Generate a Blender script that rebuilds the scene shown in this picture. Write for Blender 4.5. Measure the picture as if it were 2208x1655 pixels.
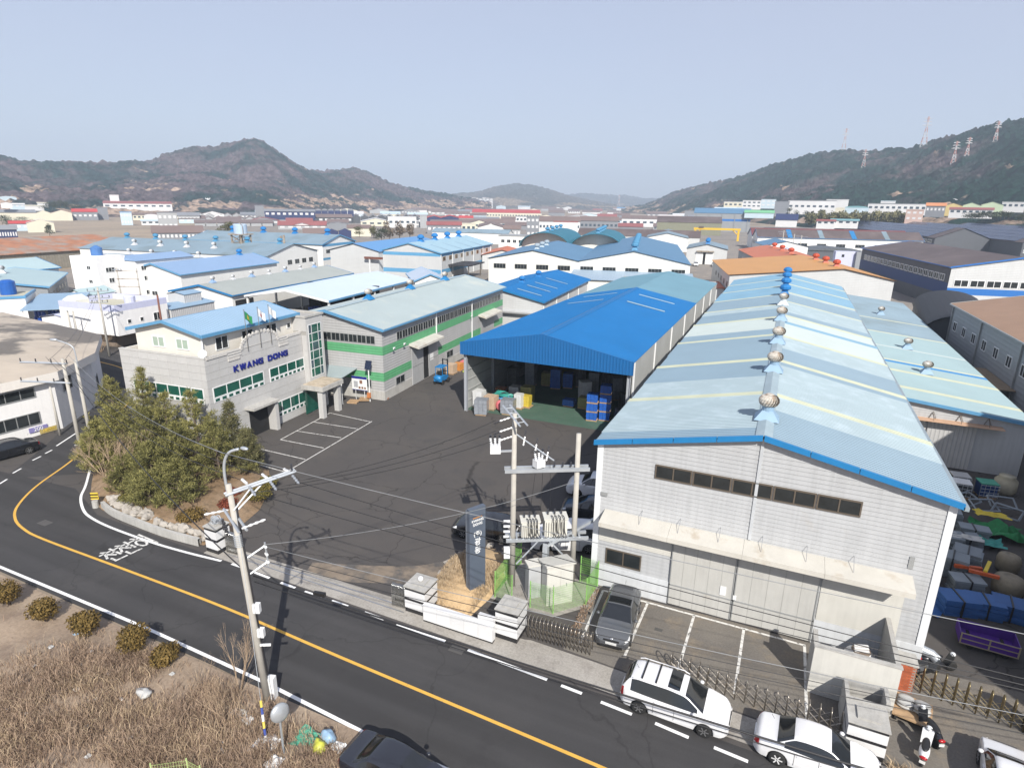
import bpy, math, random
import numpy as np
from math import sin, cos, pi, radians, sqrt, atan2, hypot
from mathutils import Matrix, Vector
random.seed(7)
for o in list(bpy.data.objects):
	bpy.data.objects.remove(o)
S = bpy.context.scene
COL = S.collection
# ------------------------------------------------------------------ camera
CAM_H = 20.9
FPX = 1301.754           # focal length in pixels of the 2208 px wide photograph
RM = np.array([[0.9107558303891944, 0.4126947407163457, 0.01438292032784086],
               [0.13099368133651926, -0.25570164400262063, -0.9578399264513165],
               [-0.3916177637212021, 0.8742423692772074, -0.2869421664701434]])
cam = bpy.data.cameras.new('camera')
cam.sensor_fit = 'HORIZONTAL'
cam.sensor_width = 36.0
cam.lens = 36.0 * FPX / 2208.0
cam.clip_start = 0.3
cam.clip_end = 20000
camo = bpy.data.objects.new('camera', cam)
COL.objects.link(camo)
r_, d_, f_ = RM
camo.matrix_world = Matrix(((r_[0], -d_[0], -f_[0], 0), (r_[1], -d_[1], -f_[1], 0),
							(r_[2], -d_[2], -f_[2], CAM_H), (0, 0, 0, 1)))
S.camera = camo
S.render.resolution_x = 1024
S.render.engine = 'CYCLES'
S.cycles.max_bounces = 5
S.cycles.diffuse_bounces = 2
S.cycles.glossy_bounces = 2
S.cycles.transmission_bounces = 2
S.cycles.volume_bounces = 0
S.render.resolution_y = 767
# ------------------------------------------------------------------ sky, sun, exposure
SUN_EL = 38.5
SUN_DIR = Vector((0.605 * cos(radians(SUN_EL)), -0.796 * cos(radians(SUN_EL)), sin(radians(SUN_EL))))
world = bpy.data.worlds.new('World')
S.world = world
world.use_nodes = True
wn = world.node_tree
for n in list(wn.nodes):
	wn.nodes.remove(n)
sky = wn.nodes.new('ShaderNodeTexSky')
sky.sky_type = 'NISHITA'
sky.sun_disc = False
sky.sun_elevation = radians(SUN_EL)
sky.sun_rotation = atan2(0.605, -0.796)
sky.altitude = 0
sky.air_density = 1.0
sky.dust_density = 0.5
sky.ozone_density = 1.0
bg = wn.nodes.new('ShaderNodeBackground')
bg.inputs['Strength'].default_value = 0.091
wo = wn.nodes.new('ShaderNodeOutputWorld')
hz = wn.nodes.new('ShaderNodeMix')            # thin even veil of high haze over the clear sky
hz.data_type = 'RGBA'
wtc = wn.nodes.new('ShaderNodeTexCoord'); wmp = wn.nodes.new('ShaderNodeMapping'); wmp.inputs['Scale'].default_value = (1, 1, 3.5)
wnz = wn.nodes.new('ShaderNodeTexNoise'); wnz.inputs['Scale'].default_value = 2.2; wnz.inputs['Detail'].default_value = 6
wmr = wn.nodes.new('ShaderNodeMapRange'); wmr.inputs[1].default_value = .35; wmr.inputs[2].default_value = .75; wmr.inputs[3].default_value = .62; wmr.inputs[4].default_value = .70
wn.links.new(wtc.outputs['Generated'], wmp.inputs[0]); wn.links.new(wmp.outputs[0], wnz.inputs['Vector']); wn.links.new(wnz.outputs[0], wmr.inputs[0]); wn.links.new(wmr.outputs[0], hz.inputs[0])
hz.inputs[7].default_value = (4.9, 5.1, 6.35, 1)
wn.links.new(sky.outputs[0], hz.inputs[6])
wn.links.new(hz.outputs[2], bg.inputs[0])
wn.links.new(bg.outputs[0], wo.inputs[0])
sl = bpy.data.lights.new('sun', 'SUN')
sl.energy = 4.9
sl.angle = radians(0.53)
sl.color = (1.0, 0.95, 0.87)
so = bpy.data.objects.new('sun', sl)
COL.objects.link(so)
so.rotation_euler = SUN_DIR.to_track_quat('Z', 'Y').to_euler()
so.location = (60, -80, 90)
S.view_settings.view_transform = 'Standard'
S.view_settings.look = 'None'
S.view_settings.exposure = 0.53
S.view_settings.gamma = 1.0
# ------------------------------------------------------------------ helpers: where a pixel of the photograph meets a level plane
CX, CY = 1104.0, 827.5
def ray(px, py):
	return RM.T @ np.array([(px - CX) / FPX, (py - CY) / FPX, 1.0])
def g(px, py, z=0.0):
	d = ray(px, py); t = (z - CAM_H) / d[2]
	return (float(d[0] * t), float(d[1] * t))
def g3(px, py, z=0.0):
	a = g(px, py, z); return (a[0], a[1], z)
def hat(px, py, x, y):                     # height over the ground point (x, y)
	d = ray(px, py); t = (d[0] * x + d[1] * y) / (d[0] ** 2 + d[1] ** 2)
	return float(CAM_H + d[2] * t)
def atd(px, py, dist):                     # point on the ray at a horizontal distance
	d = ray(px, py); t = dist / hypot(d[0], d[1])
	return (float(d[0] * t), float(d[1] * t), float(CAM_H + d[2] * t))
# ------------------------------------------------------------------ materials
MATS = {}
def M(name, col=(.5, .5, .5), rough=.6, metal=0.0, var=.12, scale=1.2, streak=0.0, rib=None, bump=0.0,
      spec=.5, rnd=0.0, dirt=None, trans=0.0, bscale=30):
	if name in MATS:
		return MATS[name]
	m = bpy.data.materials.new(name); m.use_nodes = True
	nt = m.node_tree; N = nt.nodes; L = nt.links
	b = N['Principled BSDF']
	b.inputs['Roughness'].default_value = rough
	b.inputs['Metallic'].default_value = metal
	b.inputs['Specular IOR Level'].default_value = spec
	tc = N.new('ShaderNodeTexCoord')
	def noise(sc, det=5, vec=None, ro=.6):
		n = N.new('ShaderNodeTexNoise'); n.inputs['Scale'].default_value = sc
		n.inputs['Detail'].default_value = det; n.inputs['Roughness'].default_value = ro
		L.new(vec if vec else tc.outputs['Object'], n.inputs['Vector']); return n
	def ramp(src, a, bb, lo, hi):
		r = N.new('ShaderNodeMapRange'); r.inputs[1].default_value = a; r.inputs[2].default_value = bb
		r.inputs[3].default_value = lo; r.inputs[4].default_value = hi
		L.new(src, r.inputs[0]); return r.outputs[0]
	def mul(cs, f):
		x = N.new('ShaderNodeMix'); x.data_type = 'RGBA'; x.blend_type = 'MULTIPLY'
		x.inputs[0].default_value = 1.0
		L.new(cs, x.inputs[6])
		c = N.new('ShaderNodeCombineColor')
		for i in range(3): L.new(f, c.inputs[i])
		L.new(c.outputs[0], x.inputs[7]); return x.outputs[2]
	rgb = N.new('ShaderNodeRGB'); rgb.outputs[0].default_value = (*col, 1)
	cur = rgb.outputs[0]
	if dirt:                                # (colour, scale, lo, hi): patches of another colour
		n = noise(dirt[1], 8)
		x = N.new('ShaderNodeMix'); x.data_type = 'RGBA'
		L.new(ramp(n.outputs[0], dirt[2], dirt[3], 0, 1), x.inputs[0]); L.new(cur, x.inputs[6])
		x.inputs[7].default_value = (*dirt[0], 1); cur = x.outputs[2]
	if var:
		n = noise(scale, 8)
		cur = mul(cur, ramp(n.outputs[0], .25, .75, 1 - var, 1 + var))
	if streak:
		mp = N.new('ShaderNodeMapping'); mp.inputs['Scale'].default_value = (3.0, 3.0, .18)
		L.new(tc.outputs['Object'], mp.inputs[0])
		n = noise(1.6, 6, mp.outputs[0])
		cur = mul(cur, ramp(n.outputs[0], .42, .8, 1.0, 1 - streak))
	if rnd:
		oi = N.new('ShaderNodeObjectInfo')
		cur = mul(cur, ramp(oi.outputs['Random'], 0, 1, 1 - rnd, 1 + rnd))
	L.new(cur, b.inputs['Base Color'])
	if trans:
		b.inputs['Transmission Weight'].default_value = trans
	h = None
	if rib:
		sp = N.new('ShaderNodeSeparateXYZ'); L.new(tc.outputs['Object'], sp.inputs[0])
		a = N.new('ShaderNodeMath'); a.operation = 'MULTIPLY'; a.inputs[1].default_value = 2 * pi / rib[1]
		L.new(sp.outputs['XYZ'.index(rib[0])], a.inputs[0])
		s = N.new('ShaderNodeMath'); s.operation = 'SINE'; L.new(a.outputs[0], s.inputs[0])
		h = ramp(s.outputs[0], -.2, .8, 0, 1)
		bp = N.new('ShaderNodeBump'); bp.inputs['Strength'].default_value = rib[2]
		bp.inputs['Distance'].default_value = .03; L.new(h, bp.inputs['Height'])
		L.new(bp.outputs[0], b.inputs['Normal'])
	elif bump:
		n = noise(bscale, 6)
		bp = N.new('ShaderNodeBump'); bp.inputs['Strength'].default_value = bump
		bp.inputs['Distance'].default_value = .02; L.new(n.outputs[0], bp.inputs['Height'])
		L.new(bp.outputs[0], b.inputs['Normal'])
	MATS[name] = m
	return m
# surfaces
def ground_mat(name, col, c2, c3, s1, s2, rough=.9, bump=.3, fine=18, crack=0.0, lane=0.0):
	if name in MATS: return MATS[name]
	m = bpy.data.materials.new(name); m.use_nodes = True
	N = m.node_tree.nodes; L = m.node_tree.links; b = N['Principled BSDF']
	b.inputs['Roughness'].default_value = rough; b.inputs['Specular IOR Level'].default_value = .25
	tc = N.new('ShaderNodeTexCoord')
	def nz(s, d, ro=.6):
		n = N.new('ShaderNodeTexNoise'); n.inputs['Scale'].default_value = s; n.inputs['Detail'].default_value = d
		n.inputs['Roughness'].default_value = ro
		L.new(tc.outputs['Object'], n.inputs['Vector']); return n.outputs[0]
	def mix(f, a, bb, lo, hi):
		r = N.new('ShaderNodeMapRange'); r.inputs[1].default_value = lo; r.inputs[2].default_value = hi
		L.new(f, r.inputs[0])
		x = N.new('ShaderNodeMix'); x.data_type = 'RGBA'; L.new(r.outputs[0], x.inputs[0])
		for s, v in ((6, a), (7, bb)):
			if isinstance(v, tuple): x.inputs[s].default_value = (*v, 1)
			else: L.new(v, x.inputs[s])
		return x.outputs[2]
	c = mix(nz(s1, 6), col, c2, .42, .66)
	c = mix(nz(s2, 7, .7), c, c3, .5, .72)
	def dark(c, fac):
		x = N.new('ShaderNodeMix'); x.data_type = 'RGBA'; x.blend_type = 'MULTIPLY'; x.inputs[0].default_value = 1
		L.new(c, x.inputs[6]); k = N.new('ShaderNodeCombineColor')
		for i in range(3): L.new(fac, k.inputs[i])
		L.new(k.outputs[0], x.inputs[7]); return x.outputs[2]
	def rmp(f_, a, bb, lo, hi):
		r = N.new('ShaderNodeMapRange'); r.inputs[1].default_value = a; r.inputs[2].default_value = bb; r.inputs[3].default_value = lo; r.inputs[4].default_value = hi
		L.new(f_, r.inputs[0]); return r.outputs[0]
	if crack:
		dn = N.new('ShaderNodeTexNoise'); dn.inputs['Scale'].default_value = .5; dn.inputs['Detail'].default_value = 6; L.new(tc.outputs['Object'], dn.inputs['Vector'])
		ad_ = N.new('ShaderNodeVectorMath'); ad_.operation = 'MULTIPLY_ADD'; ad_.inputs[1].default_value = (2.6, 2.6, 0); L.new(dn.outputs['Color'], ad_.inputs[0]); L.new(tc.outputs['Object'], ad_.inputs[2])
		vo = N.new('ShaderNodeTexVoronoi'); vo.feature = 'DISTANCE_TO_EDGE'; vo.inputs['Scale'].default_value = .16; L.new(ad_.outputs[0], vo.inputs['Vector'])
		c = dark(c, rmp(vo.outputs['Distance'], .002, .007, 1 - crack, 1))
	if lane:
		mp_ = N.new('ShaderNodeMapping'); mp_.inputs['Scale'].default_value = (.035, 1.1, 1); L.new(tc.outputs['Object'], mp_.inputs[0])
		ln_ = N.new('ShaderNodeTexNoise'); ln_.inputs['Scale'].default_value = 1; ln_.inputs['Detail'].default_value = 3; L.new(mp_.outputs[0], ln_.inputs['Vector'])
		c = dark(c, rmp(ln_.outputs[0], .3, .7, 1 - lane, 1 + lane))
	f = nz(fine, 4, .7)
	r = N.new('ShaderNodeMapRange'); r.inputs[1].default_value = .3; r.inputs[2].default_value = .7
	r.inputs[3].default_value = .82; r.inputs[4].default_value = 1.18; L.new(f, r.inputs[0])
	x = N.new('ShaderNodeMix'); x.data_type = 'RGBA'; x.blend_type = 'MULTIPLY'; x.inputs[0].default_value = 1
	L.new(c, x.inputs[6]); cc = N.new('ShaderNodeCombineColor')
	for i in range(3): L.new(r.outputs[0], cc.inputs[i])
	L.new(cc.outputs[0], x.inputs[7]); L.new(x.outputs[2], b.inputs['Base Color'])
	bp = N.new('ShaderNodeBump'); bp.inputs['Strength'].default_value = bump; bp.inputs['Distance'].default_value = .02
	L.new(f, bp.inputs['Height']); L.new(bp.outputs[0], b.inputs['Normal'])
	MATS[name] = m
	return m
# ------------------------------------------------------------------ mesh builder
class MB:
	def __init__(s):
		s.v = []; s.f = []; s.m = []
	def add(s, vs, fs, mi=0):
		n = len(s.v); s.v.extend(vs)
		for q in fs:
			s.f.append(tuple(i + n for i in q)); s.m.append(mi)
		return s
	def bx(s, x0, x1, y0, y1, z0, z1, mi=0):
		return s.add([(x0, y0, z0), (x1, y0, z0), (x1, y1, z0), (x0, y1, z0), (x0, y0, z1), (x1, y0, z1), (x1, y1, z1), (x0, y1, z1)],
                     [(3, 2, 1, 0), (4, 5, 6, 7), (0, 1, 5, 4), (1, 2, 6, 5), (2, 3, 7, 6), (3, 0, 4, 7)], mi)
	def box(s, c, sz, rz=0, mi=0, tilt=None):
		hx, hy, hz = sz[0] / 2, sz[1] / 2, sz[2] / 2
		R = Matrix.Rotation(rz, 3, 'Z')
		if tilt: R = R @ Matrix.Rotation(tilt[1], 3, tilt[0])
		vs = []
		for q in ((-1, -1, -1), (1, -1, -1), (1, 1, -1), (-1, 1, -1), (-1, -1, 1), (1, -1, 1), (1, 1, 1), (-1, 1, 1)):
			p = R @ Vector((q[0] * hx, q[1] * hy, q[2] * hz)); vs.append((c[0] + p.x, c[1] + p.y, c[2] + p.z))
		return s.add(vs, [(3, 2, 1, 0), (4, 5, 6, 7), (0, 1, 5, 4), (1, 2, 6, 5), (2, 3, 7, 6), (3, 0, 4, 7)], mi)
	def prism(s, poly, z0, z1, mi=0):
		n = len(poly)
		vs = [(p[0], p[1], z0) for p in poly] + [(p[0], p[1], z1) for p in poly]
		a = sum(poly[i][0] * poly[(i + 1) % n][1] - poly[(i + 1) % n][0] * poly[i][1] for i in range(n))
		o = list(range(n))
		if a < 0: o = o[::-1]
		fs = [tuple(o[::-1]), tuple(i + n for i in o)]
		for k in range(n):
			i, j = o[k], o[(k + 1) % n]; fs.append((i, j, j + n, i + n))
		return s.add(vs, fs, mi)
	def ext(s, poly, axis, a0, a1, mi=0):
		# poly in (u, z); extruded along x ('x') or y ('y')
		n = len(poly)
		mk = (lambda u, z, a: (a, u, z)) if axis == 'x' else (lambda u, z, a: (u, a, z))
		vs = [mk(u, z, a0) for u, z in poly] + [mk(u, z, a1) for u, z in poly]
		fs = [tuple(range(n))[::-1], tuple(range(n, 2 * n))] + [(i, (i + 1) % n, (i + 1) % n + n, i + n) for i in range(n)]
		return s.add(vs, fs, mi)
	def tube(s, pts, r, n=8, mi=0, cap=True):
		pts = [Vector(p) for p in pts]
		rr = r if isinstance(r, (list, tuple)) else [r] * len(pts)
		base = len(s.v); prev = None
		for i, p in enumerate(pts):
			t = (pts[min(i + 1, len(pts) - 1)] - pts[max(i - 1, 0)])
			t = t.normalized() if t.length > 1e-9 else Vector((0, 0, 1))
			if prev is None:
				a = Vector((0, 0, 1)) if abs(t.z) < .9 else Vector((1, 0, 0))
				u = t.cross(a).normalized()
			else:
				u = (prev - t * prev.dot(t))
				u = u.normalized() if u.length > 1e-6 else t.orthogonal().normalized()
			prev = u; w = t.cross(u)
			for k in range(n):
				q = p + (u * cos(2 * pi * k / n) + w * sin(2 * pi * k / n)) * rr[i]
				s.v.append(tuple(q))
		for i in range(len(pts) - 1):
			for k in range(n):
				a = base + i * n + k; b = base + i * n + (k + 1) % n
				s.f.append((a, b, b + n, a + n)); s.m.append(mi)
		if cap:
			s.f.append(tuple(base + k for k in range(n))[::-1]); s.m.append(mi)
			e = base + (len(pts) - 1) * n
			s.f.append(tuple(e + k for k in range(n))); s.m.append(mi)
		return s
	def lathe(s, prof, n=16, c=(0, 0, 0), mi=0):
		base = len(s.v)
		for r, z in prof:
			for k in range(n):
				s.v.append((c[0] + r * cos(2 * pi * k / n), c[1] + r * sin(2 * pi * k / n), c[2] + z))
		for i in range(len(prof) - 1):
			for k in range(n):
				a = base + i * n + k; b = base + i * n + (k + 1) % n
				s.f.append((a, b, b + n, a + n)); s.m.append(mi)
		s.f.append(tuple(base + k for k in range(n))[::-1]); s.m.append(mi)
		e = base + (len(prof) - 1) * n
		s.f.append(tuple(e + k for k in range(n))); s.m.append(mi)
		return s
	def blob(s, c, sz, seed=0, n=10, m=7, amp=.18, mi=0):
		rd = random.Random(seed); base = len(s.v)
		ph = [rd.uniform(0, 6.28) for _ in range(6)]
		for i in range(m + 1):
			th = pi * i / m
			for k in range(n):
				a = 2 * pi * k / n
				q = 1 + amp * (sin(2 * a + ph[0] + th * 2) * .5 + sin(3 * a + ph[1]) * sin(th * 3 + ph[2]) * .6 + rd.uniform(-.5, .5) * .7) * (0 < i < m)
				s.v.append((c[0] + sz[0] * sin(th) * cos(a) * q, c[1] + sz[1] * sin(th) * sin(a) * q, c[2] + sz[2] * cos(th) * q))
		for i in range(m):
			for k in range(n):
				a = base + i * n + k; b = base + i * n + (k + 1) % n
				s.f.append((a, a + n, b + n, b)); s.m.append(mi)
		return s
	def mesh(s, name, mats=None, smooth=False):
		me = bpy.data.meshes.new(name)
		me.from_pydata(s.v, [], s.f)
		if mats:
			for x in (mats if isinstance(mats, (list, tuple)) else [mats]): me.materials.append(x)
			if any(s.m): me.polygons.foreach_set('material_index', s.m)
		if smooth: me.polygons.foreach_set('use_smooth', [True] * len(me.polygons))
		me.update()
		return me
	def build(s, name, mats=None, parent=None, smooth=False, loc=None, rz=0):
		return link(name, s.mesh(name, mats, smooth), parent, loc, rz)
def link(name, me, parent=None, loc=None, rz=0):
	o = bpy.data.objects.new(name, me); COL.objects.link(o)
	if parent: o.parent = parent
	if loc: o.location = loc
	if rz: o.rotation_euler[2] = rz
	return o
def tag(o, label=None, cat=None, group=None, kind=None):
	if label: o['label'] = label
	if cat: o['category'] = cat
	if group: o['group'] = group
	if kind: o['kind'] = kind
	return o
def thing(name, label, cat, loc=(0, 0, 0), rz=0, group=None):
	o = bpy.data.objects.new(name, None); COL.objects.link(o)
	o.empty_display_size = .3
	o.location = loc; o.rotation_euler[2] = rz
	return tag(o, label, cat, group)
def kids(o): return [c for c in COL.objects if c.parent == o]
CHILD = {}
def copy_tree(o, loc, rz=0, label=None, parent=None):
	c = o.copy(); COL.objects.link(c); c.parent = parent
	if loc is not None:
		c.location = loc; c.rotation_euler[2] = rz
	if label: c['label'] = label
	for ch in o.children:
		copy_tree(ch, None, 0, None, c)
	return c
def flat(name, poly, z, mat, kind='structure', parent=None, thick=0.0):
	b = MB()
	n = len(poly)
	b.add([(p[0], p[1], z) for p in poly], [tuple(range(n))])
	me = b.mesh(name, mat)
	if me.polygons[0].normal.z < 0: me.flip_normals()
	o = link(name, me, parent)
	if kind: o['kind'] = kind
	return o
def ribbon_pts(pts, w, off=0):
	out_l, out_r = [], []
	for i, p in enumerate(pts):
		a = pts[max(i - 1, 0)]; b = pts[min(i + 1, len(pts) - 1)]
		dx, dy = b[0] - a[0], b[1] - a[1]; l = hypot(dx, dy) or 1
		nx, ny = -dy / l, dx / l
		out_l.append((p[0] + nx * (w / 2 + off), p[1] + ny * (w / 2 + off)))
		out_r.append((p[0] - nx * (w / 2 - off), p[1] - ny * (w / 2 - off)))
	return out_l, out_r
def ribbon(b, pts, w, z, mi=0):
	l, r = ribbon_pts(pts, w)
	n = len(pts)
	b.add([(p[0], p[1], z) for p in r] + [(p[0], p[1], z) for p in l], [(i, i + 1, i + 1 + n, i + n) for i in range(n - 1)], mi)
def smooth_line(pts, sub=6):
	out = []
	n = len(pts)
	for i in range(n - 1):
		p0, p1, p2, p3 = pts[max(i - 1, 0)], pts[i], pts[i + 1], pts[min(i + 2, n - 1)]
		for k in range(sub):
			t = k / sub
			out.append(tuple(.5 * ((2 * p1[j]) + (-p0[j] + p2[j]) * t + (2 * p0[j] - 5 * p1[j] + 4 * p2[j] - p3[j]) * t * t
                                   + (-p0[j] + 3 * p1[j] - 3 * p2[j] + p3[j]) * t ** 3) for j in range(len(p1))))
	out.append(tuple(pts[-1])); return out
def text_mesh(txt, size=1.0, depth=.02):
	c = bpy.data.curves.new('t', 'FONT'); c.body = txt; c.size = size; c.extrude = depth / 2
	c.align_x = 'CENTER'; c.align_y = 'CENTER'
	o = bpy.data.objects.new('t', c); COL.objects.link(o)
	dg = bpy.context.evaluated_depsgraph_get()
	me = bpy.data.meshes.new_from_object(o.evaluated_get(dg))
	bpy.data.objects.remove(o); bpy.data.curves.remove(c)
	me.materials.clear()
	return me
# ================================================================== GROUND, ROADS, MARKINGS
m_far = ground_mat('far_ground', (.32, .255, .19), (.25, .21, .165), (.38, .31, .235), .02, .06, fine=.6)
m_yard = ground_mat('yard_asphalt', (.076, .070, .067), (.092, .083, .076), (.066, .063, .062), .12, .45, fine=22, crack=.42)
m_road = ground_mat('road_asphalt', (.048, .047, .048), (.058, .056, .056), (.042, .041, .042), .25, .5, fine=30, crack=.2, lane=.16)
m_conc = ground_mat('concrete', (.30, .28, .25), (.36, .34, .31), (.22, .20, .18), .4, 1.1, fine=9)
m_fore = ground_mat('forecourt_concrete', (.17, .155, .135), (.125, .115, .105), (.24, .20, .15), .35, .7, fine=12)
m_dirt = ground_mat('dirt', (.27, .205, .15), (.34, .27, .20), (.19, .14, .105), .25, .9, fine=7, bump=.8)
m_soil = ground_mat('planter_soil', (.22, .15, .09), (.28, .2, .13), (.12, .09, .055), .8, 2.0, fine=9, bump=.8)
m_white = M('road_paint_white', (.78, .78, .77), .7, var=.10, scale=3, dirt=((.3, .3, .3), 6, .62, .75))
m_wornwhite = M('worn_paint_white', (.62, .61, .58), .8, var=.12, scale=3, dirt=((.16, .15, .14), 4, .52, .66))
m_yellow = M('road_paint_yellow', (.62, .36, .06), .7, var=.12, scale=3, dirt=((.3, .2, .08), 6, .6, .75))
m_greenfloor = ground_mat('green_floor_paint', (.06, .115, .085), (.075, .135, .10), (.09, .12, .10), .5, 1.6, fine=10)
flat('ground', [(-9000, -3000), (9000, -3000), (9000, 12000), (-9000, 12000)], -.04, m_far)
flat('yard', [(-64, 21.5), (-40, 20.5), (40, 20), (60, 70), (60, 125), (-60, 150), (-128, 150), (-128, 40), (-100, 33)], 0.0, m_yard)
flat('industrial_ground', [(-170, 30), (140, 100), (300, 420), (150, 760), (-520, 700), (-420, 330), (-205, 140)], -.02, ground_mat('lot_ground', (.25, .225, .20), (.19, .175, .165), (.33, .285, .235), .05, .2, fine=2))
# the street along the front and its branch towards the hills
def strip(name, lo_, hi_, z, mat):
	b = MB(); n = len(lo_)
	b.add([(p[0], p[1], z) for p in lo_] + [(p[0], p[1], z) for p in hi_], [(i, i + 1, i + 1 + n, i + n) for i in range(n - 1)])
	me = b.mesh(name, mat)
	if me.polygons[0].normal.z < 0: me.flip_normals()
	o = link(name, me); o['kind'] = 'structure'; return o
strip('road', [(-80, 15.2), (-58, 15.35), (-46, 15.5), (-40, 15.6), (-22, 15.55), (-14, 15.25), (0, 15.2), (60, 14.2)],
      [(-80, 21.0), (-58, 23.0), (-46.4, 24.0), (-41, 22.2), (-30, 22.0), (-14, 21.7), (0, 21.4), (60, 20.3)], .004, m_road)
ssc = smooth_line([(-130, 50), (-95, 48.9), (-82, 48.1), (-75.7, 47.3), (-69.5, 45), (-63.5, 40.3), (-57.5, 33.6), (-52.9, 28.3), (-50.2, 24.6)], 4)
_l, _r = ribbon_pts(ssc, 7.0)
strip('side_street', _l, _r, .0065, m_road)
def marking(name, pts, w, mat, label=None):
	b = MB(); ribbon(b, pts, w, .012)
	me = b.mesh(name, mat)
	o = link(name, me); o['kind'] = 'structure'
	return o
yel = smooth_line([(-130, 50), (-95, 48.9), (-82, 48.1), (-75.7, 47.3), (-69.5, 45), (-63.5, 40.3), (-57.5, 33.6), (-52.9, 28.3), (-51.4, 26.3), (-49.3, 22.9), (-47.2, 20.6), (-45.4, 19.5), (-43.4, 18.95), (-40.8, 18.75), (-33.2, 18.8), (-25, 18.8), (-16.9, 18.5), (-4, 18.1), (20, 17.2), (60, 15.9)])
marking('centre_line', yel, .16, m_yellow)
inn = smooth_line([(-50.2, 27.6), (-46.3, 24.7), (-44.6, 23.3), (-42.5, 22.2), (-40.9, 21.75), (-38.4, 21.5), (-34.4, 21.45), (-31.4, 21.6), (-28.8, 21.85)])
marking('edge_line', inn, .17, m_white)
marking('edge_line', [(-80, 15.6), (-39.9, 15.85), (-27.3, 15.95), (-19.2, 15.8), (-13.3, 15.5), (0, 15.45), (60, 14.5)], .17, m_white)
for a, b_ in (((-28.0, 21.9), (-26.9, 21.9)), ((-26.1, 21.85), (-24.9, 21.8)), ((-24.0, 21.75), (-22.9, 21.72)), ((-22.2, 21.7), (-21.0, 21.7)),
              ((-20.3, 21.7), (-19.2, 21.7)), ((-18.1, 21.68), (-16.8, 21.65)), ((-16.0, 21.64), (-13.1, 21.6)), ((-11.8, 21.55), (-7.6, 21.4)),
              ((-6.9, 21.35), (-5.9, 21.3)), ((-5.0, 21.2), (-3.6, 21.12)), ((-2.6, 21.08), (-1.2, 20.95)), ((-.2, 20.9), (1.1, 20.8)),
              ((2.1, 20.75), (3.4, 20.7)), ((4.4, 20.65), (5.7, 20.6)), ((6.7, 20.55), (8.0, 20.5)), ((9, 20.5), (10.3, 20.4)),
              ((-52.2, 22.0), (-52.6, 22.7)), ((-53.4, 23.5), (-53.8, 24.3)), ((-54.7, 25.6), (-55.0, 26.4)), ((-55.3, 26.9), (-55.6, 27.6)),
              ((-56.2, 28.3), (-58.0, 31.2))):
	marking('lane_dash', [a, b_], .16 if a[0] > -50 else .14, m_white)
for k in range(6):            # hatching at the side street
	x, y = -55.2 + k * .28 * -1.0, 29.3 + k * .42
	marking('hatch_stripe', [(x + .2, y - .2), (x + 1.7, y + .75)], .22, m_wornwhite)
# painted word on the road (천천히), laid out stroke by stroke
def zg(x, y): return g(100 + x * .2537, 800 + y * .2537)
P0, U0, D0 = (428, 1560), (122, -57), (150, 63)
def wp(u, v): return zg(P0[0] + U0[0] * u + D0[0] * v, P0[1] + U0[1] * u + D0[1] * v)
def stroke(b, pts, w=.14):
	pts = [wp(*p) for p in pts]
	for i in range(len(pts) - 1):
		a, c = pts[i], pts[i + 1]; l = hypot(c[0] - a[0], c[1] - a[1]); e = w / 2 / l
		q = (a[0] - (c[0] - a[0]) * e, a[1] - (c[1] - a[1]) * e); r = (c[0] + (c[0] - a[0]) * e, c[1] + (c[1] - a[1]) * e)
		ribbon(b, [q, r], w, .0125 + i * .0004)
for gi in range(2):
	b = MB(); o = gi * 1.02
	stroke(b, [(o + .28, .02), (o + .42, .10)], .13)
	stroke(b, [(o + .05, .17), (o + .66, .17)])
	stroke(b, [(o + .36, .17), (o + .06, .55)])
	stroke(b, [(o + .36, .30), (o + .64, .55)])
	stroke(b, [(o + .66, .34), (o + .88, .34)])
	stroke(b, [(o + .88, .02), (o + .88, .64)])
	stroke(b, [(o + .20, .68), (o + .20, .94), (o + .92, .94)])
	tag(b.build('road_letter', m_wornwhite), kind='structure')
b = MB(); o = 2.06
stroke(b, [(o + .28, .02), (o + .40, .09)], .13)
stroke(b, [(o + .02, .19), (o + .66, .19)])
ring = [(o + .34 + .24 * cos(t * pi / 6), .58 + .26 * sin(t * pi / 6)) for t in range(13)]
stroke(b, ring, .13)
stroke(b, [(o + .90, -.02), (o + .90, 1.0)])
tag(b.build('road_letter', m_wornwhite), kind='structure')
# yard: concrete apron by the gate rail, forecourt, painted bays
flat('gate_apron', [(-30.5, 22.0), (-16, 21.9), (-6, 21.9), (-1, 21.7), (14, 21.3), (14, 22.5), (-5.5, 23.4), (-9.3, 23.5), (-9.6, 23.4), (-16, 23.4), (-30.5, 23.2)], .008, m_conc)
for y in (22.55, 22.95):
	b = MB(); b.bx(-29, -16.2, y - .03, y + .03, .008, .03); tag(b.build('gate_rail', M('steel', (.42, .43, .45), .35, .8)), kind='structure')
flat('forecourt', [(-7.6, 23.6), (14, 22.6), (14, 30), (3.2, 29.3), (-7.9, 29.35)], .0095, m_fore)
bw = .13
for a, c in (((-5.0, 29.0), (3.25, 29.0)), ((-4.62, 29.0), (-4.75, 24.4)), ((-2.15, 29.0), (-2.25, 24.6)), ((.35, 29.0), (.3, 24.2)), ((3.2, 29.0), (3.25, 22.9)), ((-7.15, 29.0), (-7.0, 24.3)), ((-7.15, 29.0), (-5, 29.0))):
	marking('bay_line', [a, c], bw, m_wornwhite)
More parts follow.
